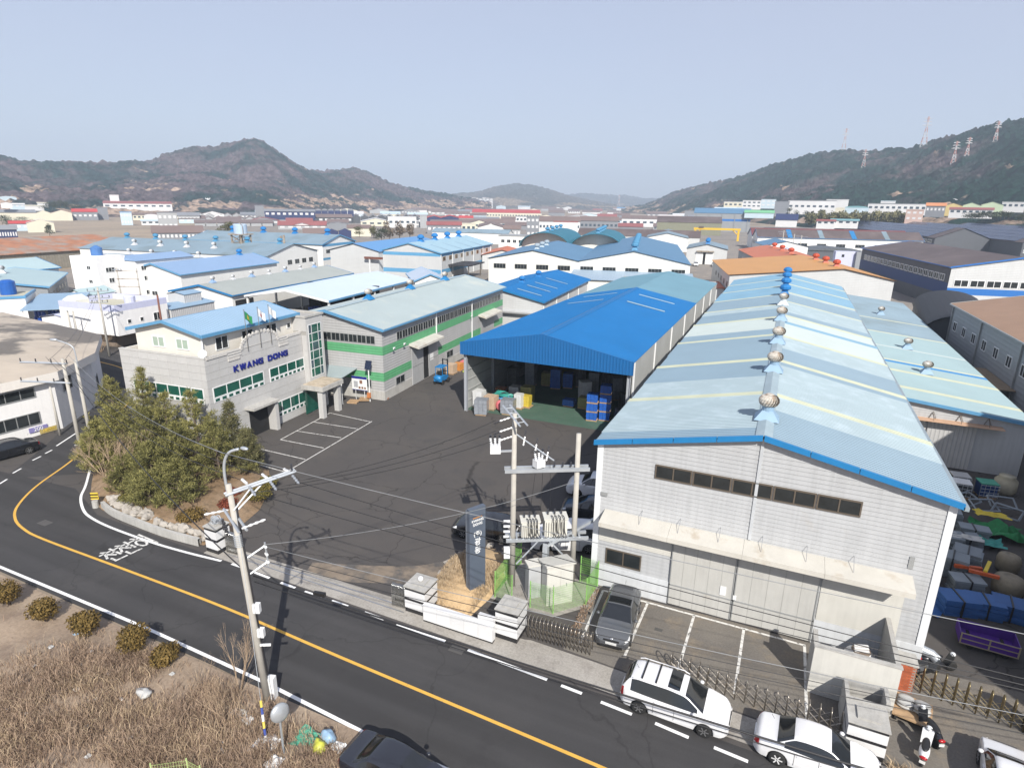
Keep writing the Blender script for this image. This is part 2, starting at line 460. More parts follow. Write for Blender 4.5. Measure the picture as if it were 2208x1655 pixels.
for a, c in (((-40.9, 45.9), (-39.6, 34)), ((-35.55, 45.6), (-34.5, 33.0)), ((-40.9, 45.7), (-35.6, 45.4)), ((-40.5, 42.9), (-35.5, 43.3)), ((-40.25, 40.3), (-35.4, 40.8)),
             ((-40.0, 38.0), (-35.2, 38.2)), ((-39.8, 35.6), (-34.9, 35.6)), ((-39.6, 33.2), (-34.5, 33.0))):
	if (a, c) == ((-40.9, 45.9), (-39.6, 34)): a, c = (-40.9, 45.7), (-40.0, 38.0)
	marking('bay_line', [a, c], .1, m_wornwhite)
m_sand = M('sand_stain', (.20, .16, .12), .95, var=.25, scale=1.2, dirt=((.09, .083, .078), .9, .44, .62))
_l = smooth_line([(-23.5, 23.3), (-20, 24.6), (-17.2, 26.0), (-15.2, 28.2)], 5); _a, _b = ribbon_pts(_l, 1.7); strip('sand_drift', _a, _b, .006, m_sand)
flat('shed_floor', [(-28.9, 53.0), (-11.9, 53.4), (-11.9, 89), (-28.9, 89)], .010, m_greenfloor)
for (px, py, s) in ((97, 1127, .9), (985, 1400, .75), (1420, 1357, .4)):
	x, y = g(px, py); b = MB(); b.bx(x - s / 2, x + s / 2, y - s * .3, y + s * .3, .01, .016)
	tag(b.build('manhole_cover', M('iron_cover', (.10, .095, .09), .7, .3)), kind='structure')
# waste ground in the near left corner
nx, ny = 120, 90
b = MB(); rr = random.Random(3)
X0, X1, Y0, Y1 = -75, -2, -14, 15.45
hh = {}
def wz(x, y):
	e = min(1, max(0, (15.2 - y) / 2.5))
	return .02 + e * (.22 + .10 * sin(x * .55 + y * .3) + .10 * sin(x * 1.3 - y * .9 + 1) + .06 * sin(x * 2.7 + y * 2.1) + .05)
vs = []
for j in range(ny + 1):
	for i in range(nx + 1):
		x = X0 + (X1 - X0) * i / nx; y = Y0 + (Y1 - Y0) * j / ny
		vs.append((x, y, wz(x, y)))
b.add(vs, [(j * (nx + 1) + i, j * (nx + 1) + i + 1, (j + 1) * (nx + 1) + i + 1, (j + 1) * (nx + 1) + i) for j in range(ny) for i in range(nx)])
tag(b.build('waste_ground', m_dirt, smooth=True), kind='structure')
# ================================================================== BUILDING TOOLS
G_WIN = M('window_glass_dark', (.022, .026, .028), .15, spec=.45, var=.5, scale=.9)
G_GREEN = M('window_glass_green', (.012, .085, .062), .10, spec=.8, var=.35, scale=.7)
G_BLUE = M('window_glass_blue', (.05, .075, .10), .12, spec=.8, var=.5, scale=.9)
F_WHITE = M('frame_white', (.72, .73, .73), .5, var=.05)
F_BROWN = M('frame_bronze', (.14, .115, .09), .5, .3)
F_GREY = M('frame_grey', (.33, .34, .34), .5, .3)
STEEL = M('steel', (.42, .43, .45), .35, .8)
GALV = M('galvanised', (.46, .49, .52), .45, .5, var=.15)
STAIN = M('stainless', (.62, .62, .60), .22, .95, var=.1)
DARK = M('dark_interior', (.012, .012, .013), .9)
BLACK = M('black_rubber', (.012, .012, .012), .7)
CONC_W = M('concrete_wall', (.42, .41, .385), .85, var=.14, scale=.9, streak=.25, bump=.2)
PLINTH = M('plinth_paint', (.56, .58, .60), .8, var=.08, streak=.12)
BLUE_TRIM = M('blue_trim', (.012, .17, .40), .45, var=.08, scale=2)
LBLUE_TRIM = M('light_blue_trim', (.10, .275, .46), .45, var=.08, scale=2)
WCACHE = {}
def window(parent, face, at, z, ww, wh, panes=2, frame=None, glass=None, off=0.0, fr=.06, split=False, sill=False):
	"""face: 'f' front (-y), 'b' back, 'l' left (-x), 'r' right (+x). at = (x, y) of the centre on the wall, z = bottom."""
	frame = frame or F_WHITE; glass = glass or G_WIN
	key = (face in 'fb', round(ww, 3), round(wh, 3), panes, frame.name, glass.name, fr, split)
	if key not in WCACHE:
		b = MB(); t = .05
		def bar(u0, u1, z0, z1, d0=-t, d1=t):
			if key[0]: b.bx(u0, u1, d0, d1, z0, z1)
			else: b.bx(d0, d1, u0, u1, z0, z1)
		h = ww / 2
		bar(-h, h, 0, fr); bar(-h, h, wh - fr, wh); bar(-h, -h + fr, fr, wh - fr); bar(h - fr, h, fr, wh - fr)
		for k in range(1, panes):
			u = -h + ww * k / panes; bar(u - fr * .45, u + fr * .45, fr, wh - fr)
		fm = b.mesh('window_frame', frame)
		pm = []
		if split:
			for k in range(panes):
				u0 = -h + ww * k / panes + fr * .5; u1 = -h + ww * (k + 1) / panes - fr * .5
				q = MB(); d = .02
				(q.bx(u0, u1, -d, d, fr, wh - fr) if key[0] else q.bx(-d, d, u0, u1, fr, wh - fr))
				pm.append(q.mesh('pane', glass))
		else:
			q = MB(); d = .02
			(q.bx(-h + fr, h - fr, -d, d, fr, wh - fr) if key[0] else q.bx(-d, d, -h + fr, h - fr, fr, wh - fr))
			pm.append(q.mesh('pane', glass))
		WCACHE[key] = (fm, pm)
	fm, pm = WCACHE[key]
	x, y = at
	o = link('window', fm, parent, (x, y, z))
	for p in pm: link('pane', p, o)
	return o
def window_row(parent, face, start, z, n, pitch, ww, wh, **k):
	for i in range(n):
		if face in 'fb': window(parent, face, (start[0] + i * pitch, start[1]), z, ww, wh, **k)
		else: window(parent, face, (start[0], start[1] + i * pitch), z, ww, wh, **k)
def corr(b, xa, za, xb, zb, y0, y1, pitch=.25, dep=.03, mi=0):
	"""ribbed sheet on the slope (xa,za)->(xb,zb), ribs run down the slope."""
	L_ = hypot(xb - xa, zb - za); nx_, nz_ = -(zb - za) / L_, (xb - xa) / L_
	if nz_ < 0: nx_, nz_ = -nx_, -nz_
	ys = []; n = max(1, int(round((y1 - y0) / pitch))); p = (y1 - y0) / n
	for i in range(n):
		ys += [(y0 + p * i, 0), (y0 + p * (i + .55), 0), (y0 + p * (i + .68), dep), (y0 + p * (i + .87), dep)]
	ys.append((y1, 0))
	vs = []
	for y, d in ys:
		vs += [(xa + nx_ * d, y, za + nz_ * d), (xb + nx_ * d, y, zb + nz_ * d)]
	up = xb > xa
	fs = [((2 * i, 2 * i + 1, 2 * i + 3, 2 * i + 2) if up else (2 * i, 2 * i + 2, 2 * i + 3, 2 * i + 1)) for i in range(len(ys) - 1)]
	b.add(vs, fs, mi)
def boards(b, outline, z0, z1, y, pitch=.22, dep=.022, mi=0, axis='y', sgn=-1):
	"""horizontal cladding boards; outline(z) -> (u0, u1); y is the wall plane, sgn the outward side."""
	z = z0
	while z < z1 - 1e-4:
		zt = min(z + pitch, z1)
		a0, a1 = outline(z); c0, c1 = outline(zt)
		o = y + sgn * dep
		def P(u, yy, zz): return (u, yy, zz) if axis == 'y' else (yy, u, zz)
		flip = (sgn < 0) != (axis == 'x')
		q = [P(a0, o, z), P(a1, o, z), P(c1, y, zt), P(c0, y, zt)]
		b.add(q, [(0, 1, 2, 3) if flip else (3, 2, 1, 0)], mi)
		q = [P(a0, y, z), P(a1, y, z), P(a1, o, z), P(a0, o, z)]
		b.add(q, [(0, 1, 2, 3) if flip else (3, 2, 1, 0)], mi)
		z = zt
TV = {}
def turbine_meshes(base_m, ball_m):
	k = ('t', base_m.name, ball_m.name)
	if k not in TV:
		b = MB()                                            # flared square base
		b.add([(-.55, -.55, 0), (.55, -.55, 0), (.55, .55, 0), (-.55, .55, 0), (-.24, -.24, .42), (.24, -.24, .42), (.24, .24, .42), (-.24, .24, .42)],
              [(0, 1, 5, 4), (1, 2, 6, 5), (2, 3, 7, 6), (3, 0, 4, 7), (4, 5, 6, 7)])
		b.lathe([(.27, .40), (.27, .62)], 14)
		base = b.mesh('vent_base', base_m)
		b = MB(); nv = 22
		prof = [(.28, .60), (.41, .70), (.47, .84), (.45, .98), (.36, 1.10), (.16, 1.17)]
		for i in range(nv):                                 # curved vanes with gaps
			a = 2 * pi * i / nv
			for j in range(len(prof) - 1):
				r0, z0 = prof[j]; r1, z1 = prof[j + 1]
				t0, t1 = a + .12 * j, a + .12 * (j + 1); w = 2 * pi / nv * 1.05
				b.add([(r0 * cos(t0), r0 * sin(t0), z0), (r0 * .86 * cos(t0 + w), r0 * .86 * sin(t0 + w), z0),
                       (r1 * .86 * cos(t1 + w), r1 * .86 * sin(t1 + w), z1), (r1 * cos(t1), r1 * sin(t1), z1)], [(0, 1, 2, 3)])
		b.lathe([(.17, 1.14), (.20, 1.18), (.12, 1.22)], 12)
		ball = b.mesh('vent_turbine', ball_m)
		c = MB(); c.lathe([(.24, .58), (.36, .8), (.34, 1.0), (.12, 1.14)], 12)
		core = c.mesh('vent_core', M('vent_core_dark', (.10, .075, .055), .8))
		TV[k] = (base, ball, core)
	return TV[k]
def turbine(parent, x, y, z, base_m, ball_m, s=1.0):
	base, ball, core = turbine_meshes(base_m, ball_m)
	o = link('roof_ventilator', base, parent, (x, y, z)); o.scale = (s, s, s)
	link('turbine', ball, o); link('turbine_core', core, o)
	return o
def mushroom(parent, x, y, z, mat, s=1.0):
	k = ('m', mat.name)
	if k not in TV:
		b = MB()
		b.add([(-.5, -.5, -.1), (.5, -.5, -.1), (.5, .5, -.1), (-.5, .5, -.1), (-.28, -.28, .3), (.28, -.28, .3), (.28, .28, .3), (-.28, .28, .3)],
              [(0, 1, 5, 4), (1, 2, 6, 5), (2, 3, 7, 6), (3, 0, 4, 7), (4, 5, 6, 7)])
		b.lathe([(.30, .28), (.30, .45)], 10)
		base = b.mesh('vent_base', mat)
		c = MB(); c.lathe([(.42, .45), (.56, .55), (.56, .78), (.40, .98), (.14, 1.08)], 10)
		TV[k] = (base, c.mesh('vent_cap', mat))
	base, cap = TV[k]
	o = link('roof_ventilator', base, parent, (x, y, z)); o.scale = (s, s, s)
	link('vent_cap', cap, o); return o
def outline_gable(w, he, hr, rf=.5):
	def f(z):
		if z <= he: return (0, w)
		t = (z - he) / (hr - he); return (rf * w * t, w - (1 - rf) * w * t)
	return f
def gable(name, label, loc, yaw, w, l, he, hr, wall, roof, trim=None, rf=.5, over=.35, cat='warehouse', group=None, z0=0.0,
          gutter=True, stripes=(), plinth=None, thing_only=False, roof_r=None, ribs=None):
	"""gabled shed; origin = front left corner, ridge runs along +y."""
	t = thing(name, label, cat, (loc[0], loc[1], z0), radians(yaw), group)
	xr = rf * w
	b = MB()
	b.add([(0, 0, 0), (w, 0, 0), (w, 0, he), (xr, 0, hr), (0, 0, he), (0, l, 0), (w, l, 0), (w, l, he), (xr, l, hr), (0, l, he)],
          [(0, 1, 2, 3, 4), (9, 8, 7, 6, 5), (1, 6, 7, 2), (5, 0, 4, 9), (4, 3, 8, 9), (3, 2, 7, 8)])
	b.build('wall', wall, t)
	th = .10
	sl = (hr - he) / xr; sr = (hr - he) / (w - xr)
	for side, mt in ((0, roof), (1, roof_r or roof)):
		b = MB()
		if side == 0: xa, za, xb, zb = -over, he - sl * over + .03, xr, hr + .03
		else: xa, za, xb, zb = w + over, he - sr * over + .03, xr, hr + .03
		if ribs:
			corr(b, xa, za + th, xb, zb + th, -over, l + over, ribs, .035)
		else:
			q = [(xa, -over, za + th), (xb, -over, zb + th), (xb, l + over, zb + th), (xa, l + over, za + th)]
			b.add(q, [(0, 1, 2, 3) if side == 0 else (3, 2, 1, 0)])
		q = [(xa, -over, za), (xb, -over, zb), (xb, l + over, zb), (xa, l + over, za)]
		b.add(q, [(3, 2, 1, 0) if side == 0 else (0, 1, 2, 3)])
		q = [(xa, -over, za), (xa, -over, za + th), (xa, l + over, za + th), (xa, l + over, za)]
		b.add(q, [(0, 1, 2, 3) if side == 1 else (3, 2, 1, 0)])
		b.build('roof_slope', mt, t)
	if trim:
		for y in (-over - .06, l + over):
			b = MB()
			for xa, za, xb, zb in ((-over, he - sl * over, xr, hr), (w + over, he - sr * over, xr, hr)):
				b.add([(xa, y, za - .12), (xb, y, zb - .12), (xb, y, zb + .2), (xa, y, za + .2), (xa, y + .06, za - .12), (xb, y + .06, zb - .12), (xb, y + .06, zb + .2), (xa, y + .06, za + .2)],
                      [(0, 1, 2, 3), (7, 6, 5, 4), (3, 2, 6, 7), (0, 3, 7, 4), (1, 0, 4, 5), (2, 1, 5, 6)])
			b.build('barge_board', trim, t)
		if gutter:
			for x, s_ in ((-over - .14, sl), (w + over, sr)):
				b = MB(); z = he - s_ * over
				b.bx(x, x + .14, -over, l + over, z - .05, z + .12); b.build('gutter', trim, t)
	for (fc, za, zb, mt) in stripes:                        # painted bands of the cladding, 2 cm proud
		e = .02
		for c_ in fc:
			b = MB()
			if c_ == 'f': b.bx(0, w, -e, -.004, za, zb)
			if c_ == 'r': b.bx(w + .004, w + e, 0, l, za, zb)
			if c_ == 'l': b.bx(-e, -.004, 0, l, za, zb)
			b.build('painted_band', mt, t)
	if plinth:
		b = MB(); b.bx(-.06, w + .06, -.06, l + .06, 0, plinth[0]); b.build('plinth', plinth[1], t)
	return t
# ================================================================== BIG WAREHOUSE (front right)
CLAD = M('cladding_white', (.415, .425, .435), .55, var=.07, scale=.5, streak=.16, dirt=((.40, .375, .34), .55, .62, .85))
CLAD_SIDE = M('cladding_side', (.50, .51, .50), .6, var=.08, scale=.5, streak=.12, rib=('Y', .3, .6))
R_LIGHT = M('roof_light_blue', (.285, .36, .395), .5, var=.06, scale=.35, spec=.35, dirt=((.37, .45, .50), .8, .5, .8))
R_MED = M('roof_steel_blue', (.19, .268, .33), .5, var=.06, scale=.35, spec=.35)
R_MED2 = M('roof_sky_blue', (.165, .295, .40), .5, var=.07, scale=.35, spec=.35)
R_PALE = M('roof_pale', (.39, .445, .44), .5, var=.05, scale=.4, spec=.35)
R_CREAM = M('roof_translucent_cream', (.42, .44, .33), .45, var=.10, scale=.8)
BW, BL, BHE, BHR = 16.0, 80.5, 8.77, 10.42
big = thing('warehouse', 'long white clad warehouse with pale blue banded roof and row of turbine vents', 'warehouse', (-8, 29.45, 0))
og = outline_gable(BW, BHE, BHR)
b = MB(); boards(b, og, 1.35, BHR - .02, 0, .225, .026)
b.build('front_wall', CLAD, big)
b = MB()
b.add([(0, .03, 0), (BW, .03, 0), (BW, .03, BHE), (BW / 2, .03, BHR), (0, .03, BHE), (0, BL, 0), (BW, BL, 0), (BW, BL, BHE), (BW / 2, BL, BHR), (0, BL, BHE)],
      [(9, 8, 7, 6, 5), (1, 6, 7, 2), (5, 0, 4, 9), (0, 1, 2, 3, 4)])
b.build('side_wall', CLAD_SIDE, big)
for x0, x1 in ((-.05, 4.32), (11.45, BW + .05)):
	b = MB(); b.bx(x0, x1, -.07, .02, 0, 1.35); b.build('plinth', PLINTH, big)
for x0, x1 in ((-.06, .26), (BW - .26, BW + .06)):
	b = MB(); b.bx(x0, x1, -.06, .3, .0, BHE - .1); b.build('corner_trim', M('corner_trim_white', (.66, .68, .70), .5, var=.05), big)
# roof sheets, each band its own sheet
def rows(seq, y0):
	y = y0; out = []
	for ln, mt in seq: out.append((y, y + ln, mt)); y += ln
	return out
left = rows([(1.3, R_MED), (6.0, R_LIGHT), (.75, R_CREAM), (3.7, R_LIGHT), (4.6, R_MED), (.75, R_CREAM), (3.6, R_MED), (5.0, R_MED), (.8, R_CREAM), (2.6, R_MED), (6.2, R_PALE), (.75, R_CREAM), (5.4, R_MED), (2.6, R_LIGHT), (.75, R_CREAM),
             (8.2, R_MED), (.75, R_CREAM), (8.6, R_MED2), (.75, R_CREAM), (8.4, R_MED2), (.75, R_CREAM), (8.6, R_MED2)], -.3)
right = rows([(4.6, R_MED), (2.6, R_LIGHT), (.75, R_CREAM), (7.2, R_LIGHT), (1.0, R_MED), (.75, R_CREAM), (4.0, R_MED), (4.6, R_LIGHT), (.75, R_CREAM), (1.4, R_PALE), (4.6, R_PALE), (1.2, R_MED2), (3.2, R_PALE), (.75, R_CREAM), (2.2, R_MED), (7.4, R_LIGHT),
              (.75, R_CREAM), (6.4, R_MED), (1.3, R_LIGHT), (.75, R_CREAM), (8.6, R_MED2), (.75, R_CREAM), (8.4, R_MED2), (.75, R_CREAM), (8.6, R_MED2)], -.3)
sl = (BHR - BHE) / 8
for seq, xa in ((left, -.15), (right, BW + .15)):
	for i, (y0, y1, mt) in enumerate(seq):
		b = MB(); e = .012 * (i % 2)
		ov = .06 * (i % 3)
		xe = xa - ov if xa < 0 else xa + ov
		corr(b, xe, BHE - sl * (.15 + ov) + .1 + e, 8, BHR + .1 + e, y0, min(y1 + .05, BL + .3), .25, .035)
		b.build('roof_sheet', mt, big)
b = MB(); b.add([(-.12, -.3, BHE - .02), (8, -.3, BHR + .02), (BW + .12, -.3, BHE - .02), (-.12, BL + .3, BHE - .02), (8, BL + .3, BHR + .02), (BW + .12, BL + .3, BHE - .02)], [(0, 1, 4, 3), (1, 2, 5, 4)])
b.build('roof_lining', M('roof_lining', (.3, .3, .3), .8), big)
b = MB()
for i in range(27):
	y0 = -.25 + i * 3.0
	b.add([(7.62, y0, BHR + .08), (8, y0, BHR + .20), (8.38, y0, BHR + .08), (7.62, y0 + 2.98, BHR + .08), (8, y0 + 2.98, BHR + .20), (8.38, y0 + 2.98, BHR + .08)], [(0, 1, 4, 3), (1, 2, 5, 4), (0, 2, 1), (3, 4, 5)])
b.build('ridge_cap', R_LIGHT, big)
for sgn in (0, 1):
	b = MB(); n = 4
	for i in range(n):
		t0, t1 = i / n, (i + 1) / n - .004
		xa, xb = -.2 + 8.2 * t0, -.2 + 8.2 * t1
		za, zb = BHE - .03 + sl * xa, BHE - .03 + sl * xb
		if sgn: xa, xb = BW - xa, BW - xb
		b.add([(xa, -.40, za - .06), (xb, -.40, zb - .06), (xb, -.40, zb + .21), (xa, -.40, za + .21), (xa, -.28, za - .06), (xb, -.28, zb - .06), (xb, -.28, zb + .21), (xa, -.28, za + .21)],
              [(0, 1, 2, 3), (7, 6, 5, 4), (3, 2, 6, 7), (4, 5, 1, 0), (0, 3, 7, 4), (2, 1, 5, 6)])
	b.build('barge_board', BLUE_TRIM, big)
b = MB(); b.bx(BW + .16, BW + .36, -.4, BL, BHE - .16, BHE + .02); b.build('gutter', M('gutter_grey', (.25, .30, .33), .5), big)
VB = M('vent_base_blue', (.24, .36, .48), .5, var=.1); VBALL = M('vent_white', (.47, .44, .39), .6, .0, var=.25, scale=6, dirt=((.30, .19, .11), 5, .5, .72))
VBLUE = M('vent_blue', (.012, .16, .42), .45, var=.1)
for i, y in enumerate((2.6, 12.9, 22.3, 33.3)):
	turbine(big, 8, y, BHR + .10, VB, VBALL, 1.08)
turbine(big, 8, 43.8, BHR + .1, M('vent_base_grey', (.5, .54, .56), .5), M('vent_grey', (.48, .46, .42), .5, .3, var=.25, scale=6), 1.1)
for y in (52.5, 60.5, 68.5, 76.5): mushroom(big, 8, y, BHR + .2, VBLUE, 1.15)
# front wall fittings
b = MB(); b.bx(7.93, 8.07, -.07, 0, 4.9, BHR - .12); b.build('wall_seam', M('seam_grey', (.46, .48, .50), .5), big)
for k in range(5): window(big, 'f', (4.0 + k * 1.9, -.02), 7.25, 1.86, .78, panes=2, frame=F_BROWN, glass=G_WIN, split=True, fr=.07)
window(big, 'f', (1.75, -.02), 1.55, 2.0, .95, panes=2, frame=F_BROWN, glass=G_WIN, split=True, fr=.07)
CREAM_P = M('door_grey', (.46, .455, .43), .6, var=.06, streak=.10, dirt=((.42, .33, .22), .5, .66, .85))
for k, (x0, x1) in enumerate(((4.36, 7.60), (7.64, 11.42))):
	b = MB(); b.bx(x0, x1, -.12, -.03, .08, 4.3); d = b.build('sliding_door', CREAM_P, big)
	n = 5
	for j in range(1, n):
		q = MB(); x = x0 + (x1 - x0) * j / n; q.bx(x - .012, x + .012, -.126, -.12, .1, 4.28); q.build('panel_seam', M('door_seam', (.33, .33, .31), .6), d)
	q = MB(); q.bx(x0, x1, -.15, -.12, 1.25, 1.31); q.bx(x0, x0 + .05, -.15, -.12, .1, 4.28); q.bx(x1 - .05, x1, -.15, -.12, .1, 4.28); q.build('door_rail', F_GREY, d)
b = MB(); b.bx(6.95, 7.25, -.16, -.125, 1.45, 1.95); b.build('paper_notice', F_WHITE, big)
b = MB(); b.bx(7.62, 7.78, -.16, -.125, 1.35, 1.6); b.build('padlock_plate', F_WHITE, big)
SHUT = M('shutter_beige', (.50, .49, .45), .6, var=.06, streak=.1)
b = MB(); boards(b, lambda z: (11.5, 14.9), 1.36, 4.4, -.04, .10, .02); b.build('roller_shutter', SHUT, big)
b = MB(); boards(b, lambda z: (.3, 4.3), 2.9, 4.4, -.03, .10, .02); b.build('shutter_panel', SHUT, big)
CAN = M('canopy_cream', (.52, .50, .45), .7, var=.10, scale=.8, dirt=((.36, .29, .21), 1.0, .55, .8))
b = MB()
for i in range(4):
	x0, x1 = .55 + i * 3.62, .55 + (i + 1) * 3.62 - .01
	b.add([(x0, -.02, 4.86), (x1, -.02, 4.86), (x1, -1.25, 4.66), (x0, -1.25, 4.66), (x0, -.02, 4.66), (x1, -.02, 4.66), (x1, -1.25, 4.40), (x0, -1.25, 4.40)],
          [(0, 3, 2, 1), (4, 5, 6, 7), (3, 7, 6, 2), (0, 4, 7, 3), (1, 2, 6, 5)])
b.build('canopy', CAN, big)
b = MB()
for i in range(6): b.tube([(2.6 + i * 2.0, -.04, 5.25), (2.6 + i * 2.0, -.75, 4.78)], .012, 5)
b.build('canopy_stay', STEEL, big)
for c_, s_ in (((.45, -.06, 5.75), (.38, .08, .2)), ((14.85, -.03, 5.5), (.2, .05, .6))):
	b = MB(); b.box(c_, s_); b.build('wall_hatch', F_GREY, big)
b = MB(); b.tube([(BW + .02, .3, 1.0), (BW + .5, .25, .9), (BW + .75, .1, .75)], .22, 12); b.build('exhaust_pipe', GALV, big)
# ================================================================== GREEN BANDED FACTORY
WGREY = M('cladding_grey', (.40, .40, .40), .6, var=.07, scale=.4, streak=.14, rib=('Z', .3, .5))
R_GREEN = M('roof_grey_green', (.305, .36, .37), .5, var=.06, scale=.3, spec=.35, dirt=((.46, .46, .40), .25, .55, .85))
GBAND = M('green_band', (.10, .34, .16), .6, var=.10, scale=.8, streak=.12, rib=('Z', .3, .5))
GY = 4.7; gw, gl = 13.5, 36.6
u = (cos(radians(GY)), sin(radians(GY)))
gf = gable('factory', 'grey factory hall with two green bands and pale roof behind the office', (-38.33 - gw * u[0], 51.6 - gw * u[1]), GY, gw, gl, 7.9, 9.4,
           WGREY, R_GREEN, LBLUE_TRIM, ribs=.3, over=.4, cat='factory', stripes=(('fr', 5.05, 6.0, GBAND), ('fr', 2.15, 3.1, GBAND)), plinth=(1.0, CONC_W))
for i in range(26): window(gf, 'r', (gw + .01, 3.0 + 1.25 * i + .6), 6.1, 1.22, .95, panes=2, frame=F_GREY, fr=.05)
for i in range(6): window(gf, 'f', (gw - 7.4 + 1.1 * i + .5, -.01), 6.2, 1.08, .9, panes=2, frame=F_GREY, fr=.05)
window(gf, 'f', (gw - 2.35, -.03), 1.3, 1.6, .95, panes=2, frame=F_GREY)
window(gf, 'r', (gw + .03, 3.4), 1.05, 2.0, .9, panes=2, frame=F_GREY)
window(gf, 'r', (gw + .03, 16.5), 1.1, 2.0, .9, panes=2, frame=F_GREY)
window(gf, 'r', (gw + .03, 21.5), 1.1, 2.4, 1.2, panes=2, frame=F_GREY)
for y0 in (5.7, 26.4):
	b = MB()
	b.add([(gw, y0, 5.15), (gw, y0 + 6.6, 5.15), (gw + 1.3, y0 + 6.6, 4.85), (gw + 1.3, y0, 4.85), (gw, y0, 4.9), (gw, y0 + 6.6, 4.9), (gw + 1.3, y0 + 6.6, 4.6), (gw + 1.3, y0, 4.6)],
          [(0, 3, 2, 1), (4, 5, 6, 7), (3, 7, 6, 2), (0, 4, 7, 3), (1, 2, 6, 5)]); b.build('canopy', CAN, gf)
GDOOR = M('door_mid_grey', (.36, .365, .37), .55, var=.06, streak=.1)
for y0, y1 in ((6.1, 8.9), (10.3, 12.9)):
	b = MB(); b.bx(gw + .05, gw + .14, y0, y1, .05, 4.55); d = b.build('sliding_door', GDOOR, gf)
	q = MB(); q.bx(gw + .14, gw + .17, y0, y1, 2.2, 2.28); q.build('door_rail', F_GREY, d)
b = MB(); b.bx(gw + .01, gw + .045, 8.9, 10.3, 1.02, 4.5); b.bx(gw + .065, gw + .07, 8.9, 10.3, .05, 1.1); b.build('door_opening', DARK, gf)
b = MB(); b.bx(gw + .15, gw + .16, 10.6, 11.5, 2.0, 2.8); b.build('door_notice', F_WHITE, gf)
b = MB(); b.bx(gw + .05, gw + .12, 27.2, 32.5, .05, 4.5); b.build('sliding_door', GDOOR, gf)
for y in (12.6, 23.9):
	b = MB(); b.bx(gw + .02, gw + .14, y, y + .12, 0, 7.8); b.build('downpipe', F_WHITE, gf)
for (x, y) in ((gw + .35, 1.6), (gw + .35, 3.9), (gw + .35, 23.0)):
	b = MB(); b.lathe([(.06, 0), (.2, .16), (.2, .2)], 12); l_ = b.build('flood_lamp', F_WHITE, gf, loc=(x, y, 5.6)); l_.rotation_euler = (0, radians(120), 0)
for y in (8.3, 18.6, 29.4): turbine(gf, gw / 2, y, 9.5, BLUE_TRIM, M('vent_polished', (.55, .52, .47), .45, .3, var=.1), 1.05)
b = MB(); b.add([(gw / 2 - .35, -.4, 9.53), (gw / 2, -.4, 9.62), (gw / 2 + .35, -.4, 9.53), (gw / 2 - .35, gl + .4, 9.53), (gw / 2, gl + .4, 9.62), (gw / 2 + .35, gl + .4, 9.53)], [(0, 1, 4, 3), (1, 2, 5, 4)]); b.build('ridge_cap', R_LIGHT, gf)
# lean-to between the office and the factory
lt = thing('lean_to_roof', 'small grey lean-to roof on white posts beside the office porch', 'shelter', gf.location, radians(GY))
b = MB(); b.add([(gw - 7.2, -.05, 3.35), (gw - 3.3, -.05, 3.35), (gw - 3.3, -3.0, 3.0), (gw - 7.2, -3.0, 3.0), (gw - 7.2, -.05, 3.27), (gw - 3.3, -.05, 3.27), (gw - 3.3, -3.0, 2.92), (gw - 7.2, -3.0, 2.92)],
             [(0, 3, 2, 1), (4, 5, 6, 7), (3, 7, 6, 2), (1, 2, 6, 5), (0, 4, 7, 3)]); b.build('roof', R_GREEN, lt)
for x in (gw - 3.5, gw - 7.0):
	b = MB(); b.tube([(x, -2.8, 0), (x, -2.8, 2.95)], .06, 8); b.build('post', F_WHITE, lt)
# ================================================================== BLUE OPEN SHED
R_ROYAL = M('roof_royal_blue', (.010, .125, .33), .5, var=.08, scale=.3, spec=.2)
ROYALF = M('fascia_royal_blue', (.008, .11, .31), .45, var=.05, rib=('X', .3, .8))
R_TEAL = M('roof_grey_teal', (.115, .225, .29), .5, var=.08, scale=.25, spec=.35)
shed = thing('storage_shed', 'open fronted storage shed with bright royal blue roof and blue fascia', 'shed', (-28.95, 52.6, 0))
sw, sl1, sl2, she, shr = 17.25, 38.0, 64.5, 7.3, 8.95
XR = sw / 2
for side in (0, 1):
	for (y0, y1, mt, nm) in ((-.35, sl1, R_ROYAL, 'roof_slope'), (sl1 + .02, sl2, R_TEAL, 'rear_roof_slope')):
		b = MB()
		xa = -.25 if side == 0 else sw + .25
		corr(b, xa, she + .02, XR, shr + .06, y0, y1, .3, .04)
		b.build(nm, mt, shed)
b = MB(); b.add([(-.2, -.3, she - .06), (XR, -.3, shr - .04), (sw + .2, -.3, she - .06), (-.2, sl2, she - .06), (XR, sl2, shr - .04), (sw + .2, sl2, she - .06)], [(0, 1, 4, 3), (1, 2, 5, 4)]); b.build('roof_lining', M('roof_lining', (.3, .3, .3), .8), shed)
b = MB()
b.add([(XR - .4, -.35, shr + .04), (XR, -.35, shr + .15), (XR + .4, -.35, shr + .04), (XR - .4, sl1, shr + .04), (XR, sl1, shr + .15), (XR + .4, sl1, shr + .04)], [(0, 1, 4, 3), (1, 2, 5, 4), (0, 2, 1)]); b.build('ridge_cap', R_ROYAL, shed)
b = MB()
b.add([(-.25, -.42, 6.15), (sw + .25, -.42, 6.15), (sw + .25, -.42, she + .12), (XR, -.42, shr + .16), (-.25, -.42, she + .12),
       (-.25, -.36, 6.15), (sw + .25, -.36, 6.15), (sw + .25, -.36, she + .12), (XR, -.36, shr + .16), (-.25, -.36, she + .12)],
      [(0, 1, 2, 3, 4), (9, 8, 7, 6, 5), (1, 0, 5, 6), (2, 1, 6, 7), (3, 2, 7, 8), (4, 3, 8, 9), (0, 4, 9, 5)]); b.build('fascia', ROYALF, shed)
SKYL = M('skylight_strip', (.30, .42, .47), .4, var=.1)
sls = (shr - she) / XR
